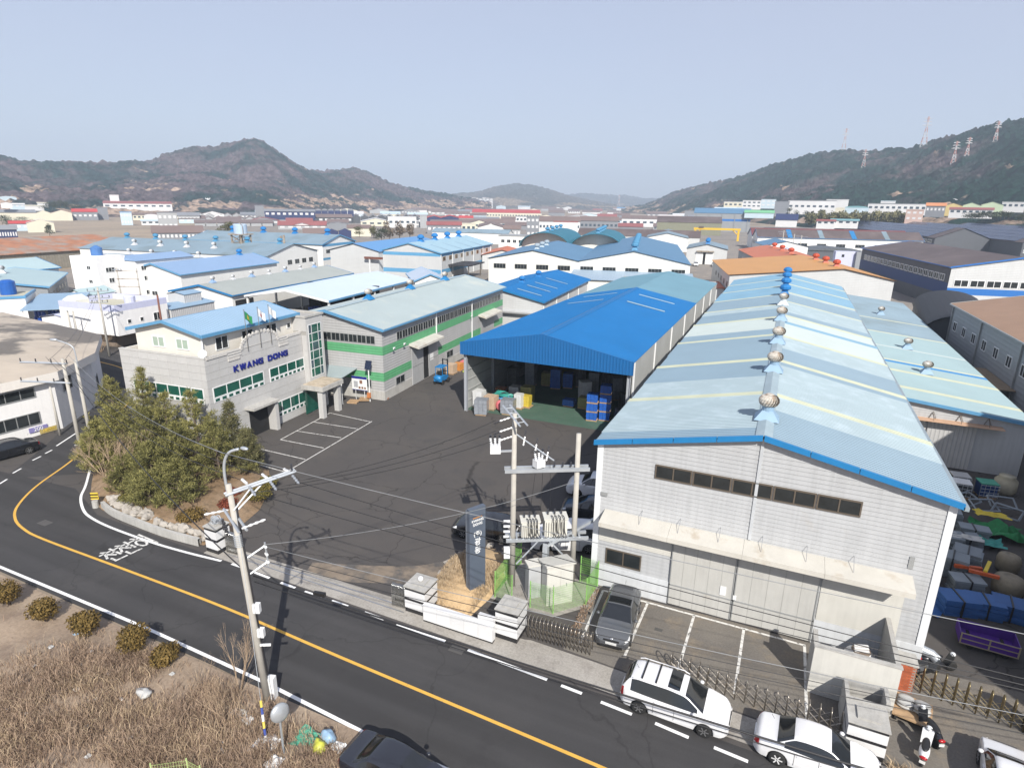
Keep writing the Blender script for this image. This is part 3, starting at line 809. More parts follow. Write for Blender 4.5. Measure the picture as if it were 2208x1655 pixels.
for side in (-1, 1):
	for y in (25.5, 32.5):
		b = MB()
		x0, x1 = XR + side * 1.6, XR + side * 6.6
		z0_, z1_ = shr + .125 - sls * 1.6, shr + .125 - sls * 6.6
		q = [(x0, y, z0_), (x1, y, z1_), (x1, y + .6, z1_), (x0, y + .6, z0_)]
		b.add(q, [(0, 1, 2, 3) if side > 0 else (3, 2, 1, 0)]); b.build('skylight', SKYL, shed)
SHW = M('shed_wall', (.40, .41, .40), .65, var=.08, scale=.5, streak=.12, rib=('Y', .3, .6))
SHW2 = M('shed_inner_wall', (.36, .37, .365), .65, var=.08, scale=.5, streak=.15)
SPOST = M('shed_post_grey', (.34, .36, .39), .5, var=.08)
b = MB(); b.bx(-.12, -.02, .3, sl2, 0, she - .1); b.bx(sw + .02, sw + .12, .3, sl2, 0, she - .1); b.bx(0, sw, sl2 - .1, sl2, 0, she + .3); b.build('wall', SHW, shed)
b = MB(); b.bx(.0, .015, .3, sl1, 0.05, she - .1)
for k in range(6): b.bx(.015, .10, .3, sl1, .9 + k * 1.12, .98 + k * 1.12)
b.build('wall_rails', SHW2, shed)
for y in (0, 6.4, 12.8, 19.2, 25.6):
	for x in (0.18, sw - .18):
		b = MB(); b.bx(x - .16, x + .16, y - .02, y + .02, 0, she - .2); b.bx(x - .16, x - .12, y - .14, y + .14, 0, she - .2); b.bx(x + .12, x + .16, y - .14, y + .14, 0, she - .2)
		b.build('column', SPOST, shed)
for y in (6.4, 12.8, 19.2, 25.6):
	b = MB(); b.add([(0, y - .08, she - .5), (XR, y - .08, shr - .5), (sw, y - .08, she - .5), (0, y - .08, she - .15), (XR, y - .08, shr - .15), (sw, y - .08, she - .15)], [(0, 1, 4, 3), (1, 2, 5, 4)]); b.build('rafter', SPOST, shed)
b = MB(); b.bx(.02, sw - .02, sl1 - .05, sl1, 0, she); b.build('partition', SHW2, shed)
for y in (0.3, 9.5, 19, 28.5, 38, 47, 56):
	b = MB(); b.bx(sw + .12, sw + .24, y, y + .12, 0, she - .1); b.build('downpipe', F_WHITE, shed)
# ================================================================== OFFICE
OY = 4.0
OL = (-42.45, 33.2)
STONE = M('granite_panel', (.47, .465, .455), .7, var=.05, scale=3, rnd=.035, streak=.06)
GROUT = M('grout', (.34, .33, .31), .9)
CREAMW = M('office_cream', (.66, .63, .57), .75, var=.04, scale=.6, streak=.06)
off = thing('office_building', 'pale stone office building with KWANG DONG lettering and light blue roof', 'office', (*OL, 0), radians(OY))
OD, OLn, OH = 9.6, 12.0, 8.3
b = MB(); b.bx(-OD, -.03, .03, OLn + 2.2, 0, OH - .55); b.build('wall', GROUT, off)
# parapet walls
b = MB(); b.bx(-OD, -OD + .25, .03, OLn + 2.2, OH - .55, OH); b.bx(-OD + .25, -.28, OLn + 1.9, OLn + 2.2, OH - .55, OH); b.build('parapet', CREAMW, off)
SPANEL = {}
def stone(w, h, face):
	k = (round(w, 2), round(h, 2), face)
	if k not in SPANEL:
		q = MB(); e = .009
		if face == 'r': q.bx(-.03, .0, e, w - e, e, h - e)
		elif face == 'f': q.bx(e, w - e, 0, .03, e, h - e)
		SPANEL[k] = q.mesh('stone_panel', STONE)
	return SPANEL[k]
holes_r = [(0.45, 6.35, 4.42, 5.75), (7.1, 12.0, 4.42, 5.75), (7.1, 12.0, .75, 2.3), (4.1, 6.4, 0, 2.75)]
holes_f = [(-8.5, -.5, 4.35, 5.72)]
zs = [0, .75, 1.53, 2.3, 2.75, 3.6, 4.42, 5.08, 5.75, 6.42, 7.05, 7.68, 8.3]
def clear(holes, a0, a1, z0, z1):
	return not any(a0 < h[1] - .01 and a1 > h[0] + .01 and z0 < h[3] - .01 and z1 > h[2] + .01 for h in holes)
cuts_r = [0, .45, 1.45, 2.4, 3.3, 4.1, 5.2, 6.35, 7.1, 8.3, 9.5, 10.75, 12.0]
cuts_f = [-OD, -8.5, -7.4, -6.3, -5.2, -4.1, -3.0, -1.9, -.5, 0]
for zi in range(len(zs) - 1):
	for i in range(len(cuts_r) - 1):
		if clear(holes_r, cuts_r[i], cuts_r[i + 1], zs[zi], zs[zi + 1]):
			link('stone_panel', stone(cuts_r[i + 1] - cuts_r[i], zs[zi + 1] - zs[zi], 'r'), off, (0, cuts_r[i], zs[zi]))
	for i in range(len(cuts_f) - 1):
		if clear(holes_f, cuts_f[i], cuts_f[i + 1], zs[zi], zs[zi + 1]):
			link('stone_panel', stone(cuts_f[i + 1] - cuts_f[i] - (.031 if i == len(cuts_f) - 2 else 0), zs[zi + 1] - zs[zi], 'f'), off, (cuts_f[i], 0, zs[zi]))
# back of the parapet
b = MB(); b.bx(-.28, -.035, .03, OLn, OH - .56, OH); b.bx(-OD + .25, -.28, .035, .28, OH - .56, OH); b.build('parapet', CREAMW, off)
b = MB(); b.bx(-OD - .03, .03, -.03, .3, OH + .002, OH + .08); b.bx(-.3, .03, .3, OLn, OH + .002, OH + .08); b.build('coping', M('coping_stone', (.46, .45, .43), .8), off)
# arched crest with block course
b = MB()
arch = [(4.05, OH + .08)] + [(6.35 + 2.15 * cos(pi - t * pi / 12), OH + .08 + 1.0 * sin(t * pi / 12)) for t in range(1, 12)] + [(8.65, OH + .08)]
n = len(arch)
b.add([(-.26, y, z) for y, z in arch] + [(.0, y, z) for y, z in arch], [tuple(range(n)), tuple(range(2 * n - 1, n - 1, -1))] + [(i, i + n, (i + 1) % n + n, (i + 1) % n) for i in range(n)])
b.build('crest', STONE, off)
BLK = MB(); BLK.bx(-.05, .07, -.13, .13, -.12, .12); blk = BLK.mesh('trim_block', M('trim_stone', (.55, .53, .50), .75, var=.08, rnd=.05))
def blocks(pts):
	for (y, z, a) in pts:
		o = link('trim_block', blk, off, (0, y, z)); o.rotation_euler = (a, 0, 0)
blocks([(.3 + .28 * k, OH + .0, 0) for k in range(8)])
blocks([(10.0 + .28 * k, OH + .0, 0) for k in range(7)])
blocks([(6.35 + 2.3 * cos(pi - t * pi / 15), OH + .05 + 1.12 * sin(t * pi / 15), -(pi / 2 - (t * pi / 15))) for t in range(0, 16)])
for y0, y1 in ((2.45, 4.0), (8.7, 10.0)):
	b = MB()
	for k in range(3): b.bx(-.02, .05, y0, y1, 7.85 + .22 * k, 7.93 + .22 * k)
	b.build('balustrade', M('trim_stone', (.55, .53, .50), .75), off)
	blocks([(y0 + .12 + .26 * k, 7.66, 0) for k in range(int((y1 - y0) / .26))])
# windows of the front: big green panes over small squares
def strip_window(face, a0, a1, z0, z1, n, nsmall):
	w = a1 - a0; c = (a0 + a1) / 2; hs = .38
	at = (.0, c) if face == 'r' else (c, .0)
	window(off, face, at, z0 + hs, w, z1 - z0 - hs, panes=n, frame=F_WHITE, glass=G_GREEN, split=True, fr=.08)
	p = w / nsmall
	q = MB()
	if face == 'r': q.bx(-.03, .035, a0, a1, z0, z0 + hs)
	else: q.bx(a0, a1, -.035, .03, z0, z0 + hs)
	s = q.build('sill_panel', F_WHITE, off)
	for i in range(nsmall):
		m_ = a0 + p * (i + .5)
		q = MB()
		if face == 'r': q.bx(.036, .05, m_ - p * .30, m_ + p * .30, z0 + .07, z0 + hs - .07)
		else: q.bx(m_ - p * .30, m_ + p * .30, -.05, -.036, z0 + .07, z0 + hs - .07)
		q.build('small_pane', G_GREEN, s)
strip_window('r', .45, 6.35, 4.42, 5.75, 4, 8)
strip_window('r', 7.1, 12.0, 4.42, 5.75, 4, 8)
strip_window('r', 7.1, 12.0, .75, 2.3, 4, 8)
strip_window('f', -8.5, -.5, 4.35, 5.72, 6, 12)
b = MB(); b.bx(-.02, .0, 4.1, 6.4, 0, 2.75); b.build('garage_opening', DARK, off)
b = MB(); b.bx(.0, 1.1, 3.6, 6.9, 2.8, 3.0); b.build('garage_canopy', CONC_W, off)
b = MB(); b.bx(.0, .9, 6.45, 6.85, 0, 2.8); b.build('garage_pier', STONE, off)
# lettering KWANG DONG, letter by letter
NAVY = M('letter_navy', (.010, .018, .20), .4, var=.0)
LET = {}
def glyph(ch, h=.52):
	if ch in LET: return LET[ch]
	b = MB(); w = .56; t = .125; d0, d1 = .0, .09
	def st(p0, p1, tt=t):                       # stroke in (y, z) plane of the wall
		a = Vector((p0[0], p0[1])); c = Vector((p1[0], p1[1])); dv = (c - a).normalized(); nv = Vector((-dv.y, dv.x)) * tt / 2
		q = [a - nv, c - nv, c + nv, a + nv]
		b.add([(d0, v.x, v.y) for v in q] + [(d1, v.x, v.y) for v in q], [(0, 1, 2, 3)[::-1], (4, 5, 6, 7), (0, 1, 5, 4), (1, 2, 6, 5), (2, 3, 7, 6), (3, 0, 4, 7)])
	e = t / 2
	if ch == 'K': st((e, 0), (e, h)); st((e, h * .5), (w - e, h)); st((e + .05, h * .52), (w - e, 0))
	if ch == 'W': w2 = .72; st((.06, h), (.2, 0)); st((.2, 0), (w2 / 2, h)); st((w2 / 2, h), (w2 - .2, 0)); st((w2 - .2, 0), (w2 - .06, h))
	if ch == 'A': st((.06, 0), (w / 2 + .02, h)); st((w / 2 - .02, h), (w - .06, 0)); st((.15, h * .3), (w - .15, h * .3), .09)
	if ch == 'N': st((e, 0), (e, h)); st((w - e, 0), (w - e, h)); st((e, h - .03), (w - e, .03))
	if ch == 'G': st((w, h - e), (.08, h - e)); st((e, h - .05), (e, .05)); st((.08, e), (w, e)); st((w - e, 0), (w - e, h * .5)); st((w * .5, h * .5), (w, h * .5), .1)
	if ch == 'D': st((e, 0), (e, h)); st((e, h - e), (w - .1, h - e)); st((e, e), (w - .1, e)); st((w - e, .09), (w - e, h - .09));
	if ch == 'O': st((.08, h - e), (w - .08, h - e)); st((.08, e), (w - .08, e)); st((e, .06), (e, h - .06)); st((w - e, .06), (w - e, h - .06))
	LET[ch] = b.mesh('letter', NAVY); return LET[ch]
y = 2.9
for ch in 'KWANG DONG':
	if ch == ' ': y += .5; continue
	link('letter', glyph(ch), off, (.01, y, 6.5)); y += (.86 if ch == 'W' else .70)
# stair tower with tall glazing
b = MB(); b.bx(-3.6, .6, OLn, OLn + 2.6, 0, 9.75); tw = b.build('stair_tower', GROUT, off)
for z0, z1 in zip([0, 1.6, 3.2, 4.8, 6.4, 8.0], [1.6, 3.2, 4.8, 6.4, 8.0, 9.75]):
	for (a0, a1) in ((OLn, OLn + .26), (OLn + 2.24, OLn + 2.6)):
		q = MB(); q.bx(.602, .63, a0 + .008, a1 - .008, z0 + .008, z1 - .008); q.build('stone_panel', STONE, off)
	q = MB(); q.bx(.032, .6, OLn - .03, OLn - .002, z0 + .008, z1 - .008) if z0 < 8 else q.bx(-3.5, .6, OLn - .03, OLn - .002, max(z0, 8.38) + .008, z1 - .008); q.build('stone_panel', STONE, off)
for z0, z1 in ((9.0, 9.75), (.0, 3.6)):
	q = MB(); q.bx(.602, .63, OLn + .27, OLn + 2.23, z0, z1 - .008); q.build('stone_panel', STONE, off)
b = MB(); b.bx(-3.7, .72, OLn - .12, OLn - .02 + .24, 9.76, 9.95); b.bx(-3.7, .72, OLn + 2.46, OLn + 2.72, 9.76, 9.95); b.bx(.5, .72, OLn + .22, OLn + 2.46, 9.76, 9.95); b.bx(-3.7, -3.5, OLn + .22, OLn + 2.46, 9.76, 9.95); b.build('tower_coping', CONC_W, off)
for r in range(6):
	z0 = 3.62 + r * .895
	for (a0, a1) in ((.28, .72), (.76, 1.70), (1.74, 2.2)):
		q = MB(); q.bx(.61, .645, OLn + a0, OLn + a1, z0 + .04, z0 + .86); q.build('tower_pane', G_GREEN if (r * 3 + int(a0 * 5)) % 4 else G_BLUE, tw)
b = MB()
for r in range(7): b.bx(.6, .66, OLn + .26, OLn + 2.24, 3.585 + r * .895, 3.65 + r * .895)
for a in (.25, .715, 1.695, 2.18): b.bx(.6, .66, OLn + a, OLn + a + .06, 3.58, 9.0)
b.build('tower_mullion', F_WHITE, tw)
# porch
b = MB(); b.bx(.64, 3.2, 10.5, 13.9, 2.85, 3.3); p_ = b.build('porch_roof', CONC_W, off)
q = MB(); q.bx(.8, 3.05, 10.65, 13.75, 3.302, 3.36); q.build('porch_deck', M('deck_stain', (.45, .38, .29), .9, var=.2, scale=2, dirt=((.3, .24, .17), 1.5, .45, .7)), p_)
for yy in (10.7, 13.2):
	b = MB(); b.bx(2.4, 2.95, yy, yy + .5, 0, 2.85); b.build('porch_column', STONE, off)
b = MB(); b.bx(.66, .70, 10.9, 12.9, .1, 2.6); b.build('glass_door', G_GREEN, off)
# third storey set back, blue roof
og2 = (-8.5, -1.0, .95, 12.2)
b = MB(); b.add([(og2[0], og2[2], OH - .5), (og2[1], og2[2], OH - .5), (og2[1], og2[2], 10.1), (-4.75, og2[2], 10.95), (og2[0], og2[2], 10.1),
                 (og2[0], og2[3], OH - .5), (og2[1], og2[3], OH - .5), (og2[1], og2[3], 10.1), (-4.75, og2[3], 10.95), (og2[0], og2[3], 10.1)],
				[(0, 1, 2, 3, 4), (9, 8, 7, 6, 5), (1, 6, 7, 2), (5, 0, 4, 9)]); b.build('upper_wall', CREAMW, off)
R_OFF = M('roof_office_blue', (.235, .345, .46), .5, var=.05, scale=.4, spec=.35)
for xa, xb in ((-8.95, -4.75), (-.55, -4.75)):
	b = MB(); corr(b, xa, 10.08, xb, 11.02, .55, 12.5, .32, .035); b.build('upper_roof', R_OFF, off)
for x0 in (-.62, -9.05):
	b = MB(); b.bx(x0, x0 + .2, .45, 12.55, 9.9, 10.16); b.build('roof_gutter', LBLUE_TRIM, off)
for y in (.45, 12.42):
	b = MB(); b.add([(-8.9, y, 9.9), (-4.75, y, 10.85), (-.55, y, 9.9), (-8.9, y, 10.14), (-4.75, y, 11.1), (-.55, y, 10.14), (-8.9, y + .1, 10.14), (-4.75, y + .1, 11.1), (-.55, y + .1, 10.14)], [(0, 1, 4, 3), (1, 2, 5, 4), (3, 4, 7, 6), (4, 5, 8, 7)]); b.build('barge_board', LBLUE_TRIM, off)
for y, n_ in ((2.95, 2), (5.95, 2), (9.0, 2)): window(off, 'r', (-.99, y), 8.45, 1.4, 1.15, panes=2, frame=F_WHITE, glass=G_WIN)
window(off, 'r', (-.99, 11.4), 8.75, .55, .55, panes=1, frame=F_WHITE, glass=G_WIN)
PALEGLASS = M('window_glass_pale', (.32, .40, .33), .2, var=.15)
for x in (-5.9, -3.2): window(off, 'f', (x, .94), 8.62, 1.4, .95, panes=2, frame=F_WHITE, glass=PALEGLASS, split=True, fr=.09)
b = MB(); b.tube([(-.9, .85, 10), (-.9, .8, 8.4)], .08, 8); b.build('downpipe', F_WHITE, off)
b = MB(); b.lathe([(.02, 0), (.3, .1), (.36, .2)], 14); d_ = b.build('satellite_dish', F_WHITE, off, loc=(-.35, .35, 8.6)); d_.rotation_euler = (radians(60), 0, radians(20))
# flags
def flag(y, label, cols):
	t = thing('flag_pole', label, 'flag', off.matrix_world @ Vector((0, 0, 0)) if False else (OL[0] + .1 * cos(radians(OY)) - y * sin(radians(OY)) * 1, OL[1] + y * cos(radians(OY)), OH + .1), radians(OY))
	b = MB(); b.tube([(0, 0, -.4), (0, 0, 3.2)], .03, 6); b.lathe([(.05, 3.2), (.05, 3.28)], 8); b.build('pole', STAIN, t)
	for k, (a, c, z0, z1, mt) in enumerate(cols):
		b = MB(); n = 6
		for i in range(n):
			s0, s1 = a + (c - a) * i / n, a + (c - a) * (i + 1) / n
			def P(s_, z): return (.10 * sin(s_ * 7) * s_ + .006 * k, .05 + s_ * .75, z - s_ * .62)
			b.add([P(s0, z0), P(s1, z0), P(s1, z1), P(s0, z1)], [(0, 1, 2, 3)])
		b.build('flag_cloth', mt, t)
FW = M('flag_white', (.75, .75, .74), .8); FG = M('flag_green', (.02, .22, .08), .8); FYL = M('flag_yellow', (.7, .5, .05), .8); FR = M('flag_red', (.5, .06, .08), .8)
flag(4.75, 'flag pole with green and yellow flag on the office front', [(0, 1, 2.45, 3.15, FG), (.3, .7, 2.62, 2.98, FYL)])
flag(6.35, 'middle flag pole with white and red flag on the office front', [(0, 1, 2.45, 3.15, FW), (.3, .6, 2.6, 2.85, FR)])
flag(7.7, 'flag pole with plain white flag nearest the stair tower', [(0, 1, 2.45, 3.15, FW)])
# ================================================================== BUILDINGS OF THE BLOCK BEHIND
def along(B, yaw, w):                        # front left corner from the front right one
	return (B[0] - w * cos(radians(yaw)), B[1] - w * sin(radians(yaw)))
def uv(A, yaw, u_, v_):
	c, s = cos(radians(yaw)), sin(radians(yaw)); return (A[0] + c * u_ - s * v_, A[1] + s * u_ + c * v_)
W_WHITE = M('wall_white', (.74, .74, .72), .6, var=.05, scale=.3, streak=.07, rib=('X', 1.0, .25))
W_CREAM = M('wall_cream', (.73, .72, .66), .6, var=.05, scale=.3, streak=.08, rib=('X', 1.2, .3))
W_LGREY = M('wall_light_grey', (.52, .53, .53), .6, var=.06, scale=.3, streak=.1, rib=('Z', .35, .4))
W_GREY = M('wall_mid_grey', (.26, .275, .29), .6, var=.06, scale=.3, streak=.08, rib=('Y', .5, .4))
W_DGREY = M('wall_dark_grey', (.085, .092, .105), .6, var=.08, scale=.3, rib=('Y', .5, .4))
W_NAVY = M('wall_navy', (.018, .035, .11), .55, var=.08, rib=('X', .5, .4))
W_LAV = M('wall_lavender', (.52, .54, .70), .7, var=.05, streak=.08)
W_PAINT = M('wall_painted_white', (.80, .79, .78), .7, var=.05, streak=.08)
B_BLUE = M('band_blue', (.10, .30, .50), .6, var=.06, rib=('Z', .35, .4))
B_ROYAL = M('band_royal', (.010, .13, .42), .55, var=.06, rib=('Z', .35, .4))
B_NAVY = M('band_navy', (.012, .045, .16), .55, var=.06)
R_BLUE2 = M('roof_mid_blue', (.085, .195, .32), .5, var=.06, scale=.2, spec=.35, rib=('Y', .6, .25))
R_CORN = M('roof_cornflower', (.22, .33, .50), .5, var=.05, scale=.2, spec=.35, rib=('Y', .6, .25))
R_ICE = M('roof_ice_blue', (.42, .49, .59), .5, var=.04, scale=.2, spec=.35, rib=('Y', .6, .2))
R_GRY = M('roof_grey', (.29, .315, .305), .55, var=.07, scale=.2, spec=.3, rib=('Y', .6, .3))
R_GBLUE = M('roof_grey_blue', (.20, .275, .33), .55, var=.08, scale=.2, spec=.3, rib=('Y', .6, .3), dirt=((.15, .19, .20), .12, .5, .75))
R_AQUA = M('roof_pale_aqua', (.36, .47, .49), .55, var=.05, scale=.2, spec=.3, rib=('Y', .6, .25))
R_ORANGE = M('roof_orange', (.48, .15, .075), .55, var=.08, scale=.2, spec=.3, rib=('Y', .6, .25))
R_AMBER = M('roof_amber', (.52, .265, .085), .5, var=.07, scale=.2, spec=.3, rib=('Y', .6, .25))
R_BROWN = M('roof_brown', (.105, .082, .080), .6, var=.12, scale=.15, spec=.3, rib=('Y', .6, .4), dirt=((.15, .12, .115), .1, .45, .7))
R_TAN = M('roof_tan', (.30, .19, .125), .6, var=.10, scale=.3, spec=.3, rib=('Y', .6, .4))
R_MAROON = M('roof_maroon', (.16, .05, .05), .6, var=.12, scale=.15, spec=.3, rib=('Y', .6, .4))
R_RUST = M('roof_rust_tiles', (.36, .17, .10), .75, var=.22, scale=.35, spec=.2, dirt=((.27, .24, .21), .22, .44, .62), rib=('Y', 1.0, .5))
TEALR = M('roof_teal', (.012, .14, .21), .55, var=.08, scale=.3)
VOR = M('vent_orange', (.42, .06, .02), .5)
# annex of the warehouse, one low slope
ax = thing('annex', 'low annex with sea-grey single slope roof and turbine vents right of the warehouse', 'warehouse', (8.25, 58.2, 0))
AW, AL, AH0, AH1 = 11.0, 69.0, 5.75, 4.65
b = MB(); b.add([(0, 0, 0), (AW, 0, 0), (AW, 0, AH1), (0, 0, AH0), (0, AL, 0), (AW, AL, 0), (AW, AL, AH1), (0, AL, AH0)], [(0, 1, 2, 3), (7, 6, 5, 4), (1, 5, 6, 2), (4, 0, 3, 7)])
b.build('side_wall', CLAD_SIDE, ax)
b = MB(); boards(b, lambda z: (0, AW if z <= AH1 else AW * (AH0 - z) / (AH0 - AH1)), 0, AH0 - .02, -.02, .225, .026); b.build('front_wall', CLAD, ax)
R_SEA = M('roof_sea_grey', (.255, .35, .375), .5, var=.06, scale=.35, spec=.35)
aseq = rows([(3.6, R_SEA), (.8, R_CREAM), (5.8, R_SEA), (.8, R_CREAM), (3.2, R_SEA), (.9, BLUE_TRIM), (.7, R_CREAM), (7.0, R_SEA), (.6, R_PALE), (9.0, R_SEA), (.7, R_CREAM), (11, R_GBLUE), (.7, R_CREAM), (24.6, R_GBLUE)], -.35)
for i, (y0, y1, mt) in enumerate(aseq):
	b = MB(); e = .012 * (i % 2); corr(b, AW + .3, AH1 + .02 + e, -.2, AH0 + .10 + e, y0, y1 + .05, .25, .035); b.build('roof_sheet', mt, ax)
b = MB(); b.add([(-.2, -.35, AH0 - .01), (AW + .3, -.35, AH1 - .06), (AW + .3, AL, AH1 - .06), (-.2, AL, AH0 - .01)], [(0, 1, 2, 3)]); b.build('roof_lining', M('roof_lining', (.3, .3, .3), .8), ax)
b = MB(); b.add([(-.1, -.42, AH0 - .06), (AW + .3, -.42, AH1 - .16), (AW + .3, -.42, AH1 + .12), (-.1, -.42, AH0 + .2), (-.1, -.34, AH0 - .06), (AW + .3, -.34, AH1 - .16), (AW + .3, -.34, AH1 + .12), (-.1, -.34, AH0 + .2)], [(0, 1, 2, 3), (3, 2, 6, 7), (4, 5, 1, 0), (1, 5, 6, 2)]); b.build('barge_board', LBLUE_TRIM, ax)
for y in (11.5, 23.5, 49): turbine(ax, 5.6, y, 5.3, VB, M('vent_grey', (.48, .46, .42), .5, .3), 1.05)
PLANK = M('plank_tan', (.50, .32, .21), .8, var=.15, scale=2)
b = MB(); b.bx(1.6, 9.2, -.95, -.9 + .9, 4.05, 4.12); b.build('canopy_board', PLANK, ax)
for x in (2.5, 4.4, 6.3, 8.2):
	b = MB(); b.tube([(x - .25, -.1, 4.12), (x, -.15, 4.75), (x + .25, -.1, 4.12)], .025, 5); b.tube([(x, -.15, 4.7), (x, -.8, 4.12)], .02, 5); b.build('canopy_bracket', F_BROWN, ax)
SHV = M('shutter_vertical', (.42, .42, .42), .6, var=.06, rib=('X', .3, .8))
for x0, x1 in ((1.7, 4.1), (4.2, 7.6)):
	b = MB(); b.bx(x0, x1, -.14, -.06, .05, 3.9); b.build('sliding_door', SHV, ax)
# second royal blue shed in the middle
C1 = gable('blue_roof_hall', 'royal blue roofed hall with translucent strips between factory and white twin halls', along((-35.8, 91.8), 4.5, 14.2), 4.5, 14.2, 33, 5.5, 7.05, W_LGREY, R_ROYAL, BLUE_TRIM, ribs=.35)
for y in (3.0, 8.2, 12.8, 20.0):
	b = MB(); q = 1.55 / 7.1
	b.add([(8.6, y, 7.28 - q * 1.5), (13.0, y, 7.28 - q * 5.9), (13.0, y + .45, 7.28 - q * 5.9), (8.6, y + .45, 7.28 - q * 1.5)], [(0, 1, 2, 3)]); b.build('skylight', SKYL, C1)
for y in (10, 20): mushroom(C1, 7.1, y, 7.15, VBLUE, 1.1)
b = MB(); b.tube([(7.2, -.5, 3.6), (13.8, -.5, 3.6)], .42, 10); b.build('shutter_drum', M('drum_grey', (.42, .43, .44), .5), C1)
for y in (.2, 8, 16, 24, 32):
	b = MB(); b.bx(14.22, 14.36, y, y + .14, 0, 5.3); b.build('downpipe', F_WHITE, C1)
# white twin halls
tl = gable('twin_hall', 'left white twin hall with mid blue roof and four dark windows', along((-48.5, 148.1), 12, 23.4), 12, 23.4, 44.5, 7, 9.3, W_CREAM, R_BLUE2, None, over=.3)
for i in range(4): window(tl, 'f', (3.0 + i * 5.6, -.01), 4.6, 3.2, 1.25, panes=4, frame=F_GREY, glass=G_WIN)
tr = gable('twin_hall', 'right white twin hall with mid blue roof and five dark windows', (-48.5, 148.1), 12, 27.3, 80, 7, 9.8, W_CREAM, R_BLUE2, None, over=.3)
for i in range(5): window(tr, 'f', (2.2 + i * 5.6, -.01), 4.6, 3.3, 1.25, panes=4, frame=F_GREY, glass=G_WIN)
VLB = M('vent_light_blue', (.06, .22, .38), .5)
for y in (6, 17, 28, 39, 50, 61): mushroom(tr, 13.65, y, 9.9, VLB, 1.7)
for y in (6, 14, 22): mushroom(tl, 11.7, y, 9.35, M('vent_galv', (.42, .50, .55), .4, .5), 1.4)
lt2 = thing('lean_to_hall', 'low hall with ribbed grey blue roof in front of the right twin hall', 'warehouse', (*uv((-48.5, 148.1), 12, -.8, -11), 0), radians(12))
b = MB(); b.add([(0, 0, 0), (28.5, 0, 0), (28.5, 0, 3.9), (0, 0, 3.9), (0, 10.7, 0), (28.5, 10.7, 0), (28.5, 10.7, 4.8), (0, 10.7, 4.8)], [(0, 1, 2, 3), (1, 5, 6, 2), (4, 0, 3, 7), (7, 6, 5, 4)]); b.build('wall', W_CREAM, lt2)
b = MB(); b.add([(-.3, -.5, 3.98), (28.8, -.5, 3.98), (28.8, 10.9, 5.0), (-.3, 10.9, 5.0), (-.3, -.5, 3.86), (28.8, -.5, 3.86), (28.8, 10.9, 4.88), (-.3, 10.9, 4.88)], [(0, 1, 2, 3), (7, 6, 5, 4), (0, 4, 5, 1), (1, 5, 6, 2), (3, 7, 4, 0)]); b.build('roof', M('roof_ribbed_grey_blue', (.27, .36, .45), .5, var=.08, rib=('X', .6, .8)), lt2)
# teal barrel roofs
def barrel(name, label, A, yaw, w, l, he, hr, wall, roof, z0=0, cat='warehouse', vents=0, thick=.5, group=None):
	t = thing(name, label, cat, (*A, z0), radians(yaw), group)
	n = 14; r = hr - he
	arc = [(w / 2 - (w / 2) * cos(pi * i / n), he + r * sin(pi * i / n)) for i in range(n + 1)]
	b = MB(); poly = [(0, 0), (w, 0)] + [(x, z) for x, z in arc[::-1]]
	b.ext(poly, 'y', .3, l - .3); b.build('wall', wall, t)
	b = MB(); a2 = [(w / 2 - (w / 2 + .25) * cos(pi * i / n), he + (r + .2) * sin(pi * i / n)) for i in range(n + 1)]
	a1 = [(w / 2 - (w / 2 + .05) * cos(pi * i / n), he + (r + .02) * sin(pi * i / n)) for i in range(n + 1)]
	vs = []
	for y in (-thick, l): vs += [(x, y, z) for x, z in a2] + [(x, y, z) for x, z in a1]
	m = n + 1
	fs = []
	for i in range(n):
		fs += [(i + 1, i, 2 * m + i, 2 * m + i + 1)[::-1], (m + i, m + i + 1, 3 * m + i + 1, 3 * m + i)[::-1], (i, i + 1, m + i + 1, m + i)[::-1], (2 * m + i, 2 * m + i + 1, 3 * m + i + 1, 3 * m + i)]
	b.add(vs, fs); b.build('roof', roof, t, smooth=False)
	for k in range(vents): mushroom(t, w / 2, 3 + k * (l - 6) / max(1, vents - 1), hr + .15, VLB, 1.5)
	return t
A = (-88, 203)
barrel('barrel_hall', 'left teal barrel roofed hall behind the white twin halls', A, 12, 17.5, 40, 6.2, 11.1, W_CREAM, TEALR, vents=4, thick=4)
barrel('barrel_hall', 'right teal barrel roofed hall behind the white twin halls', uv(A, 12, 18.0, 0), 12, 17.5, 40, 6.2, 11.1, W_CREAM, TEALR, vents=5, thick=4)
# light blue banded halls
c5 = gable('banded_hall', 'grey hall with two light blue bands and pale blue roof strips', along((-86.8, 144.8), 8, 18.8), 8, 18.8, 44.4, 7.5, 9.9, W_LGREY, M('roof_blue_grey_sheet', (.30, .45, .53), .5, var=.06, rib=('Y', .6, .3)), LBLUE_TRIM,
           stripes=(('fr', 6.55, 7.45, B_BLUE), ('fr', 1.9, 3.0, B_BLUE)))
for i in range(9): window(c5, 'r', (18.83, 2.5 + i * 4.6), 5.3, 1.9, 1.1, panes=2, frame=M('frame_rust', (.35, .22, .10), .6), glass=G_WIN)
for y in (0, 8.5, 17, 26, 35, 43):
	b = MB(); b.bx(18.84, 19.0, y, y + .18, 0, 7.3); b.build('downpipe', F_WHITE, c5)
for y in (7, 16, 25, 34):
	b = MB(); b.add([(9.5, y, 9.98), (18.9, y, 7.65), (18.9, y + .22, 7.65), (9.5, y + .22, 9.98)], [(0, 1, 2, 3)]); b.build('roof_seam', B_NAVY, c5)
for y in (8, 18, 28, 38): mushroom(c5, 9.4, y, 9.95, VBLUE, 1.8)
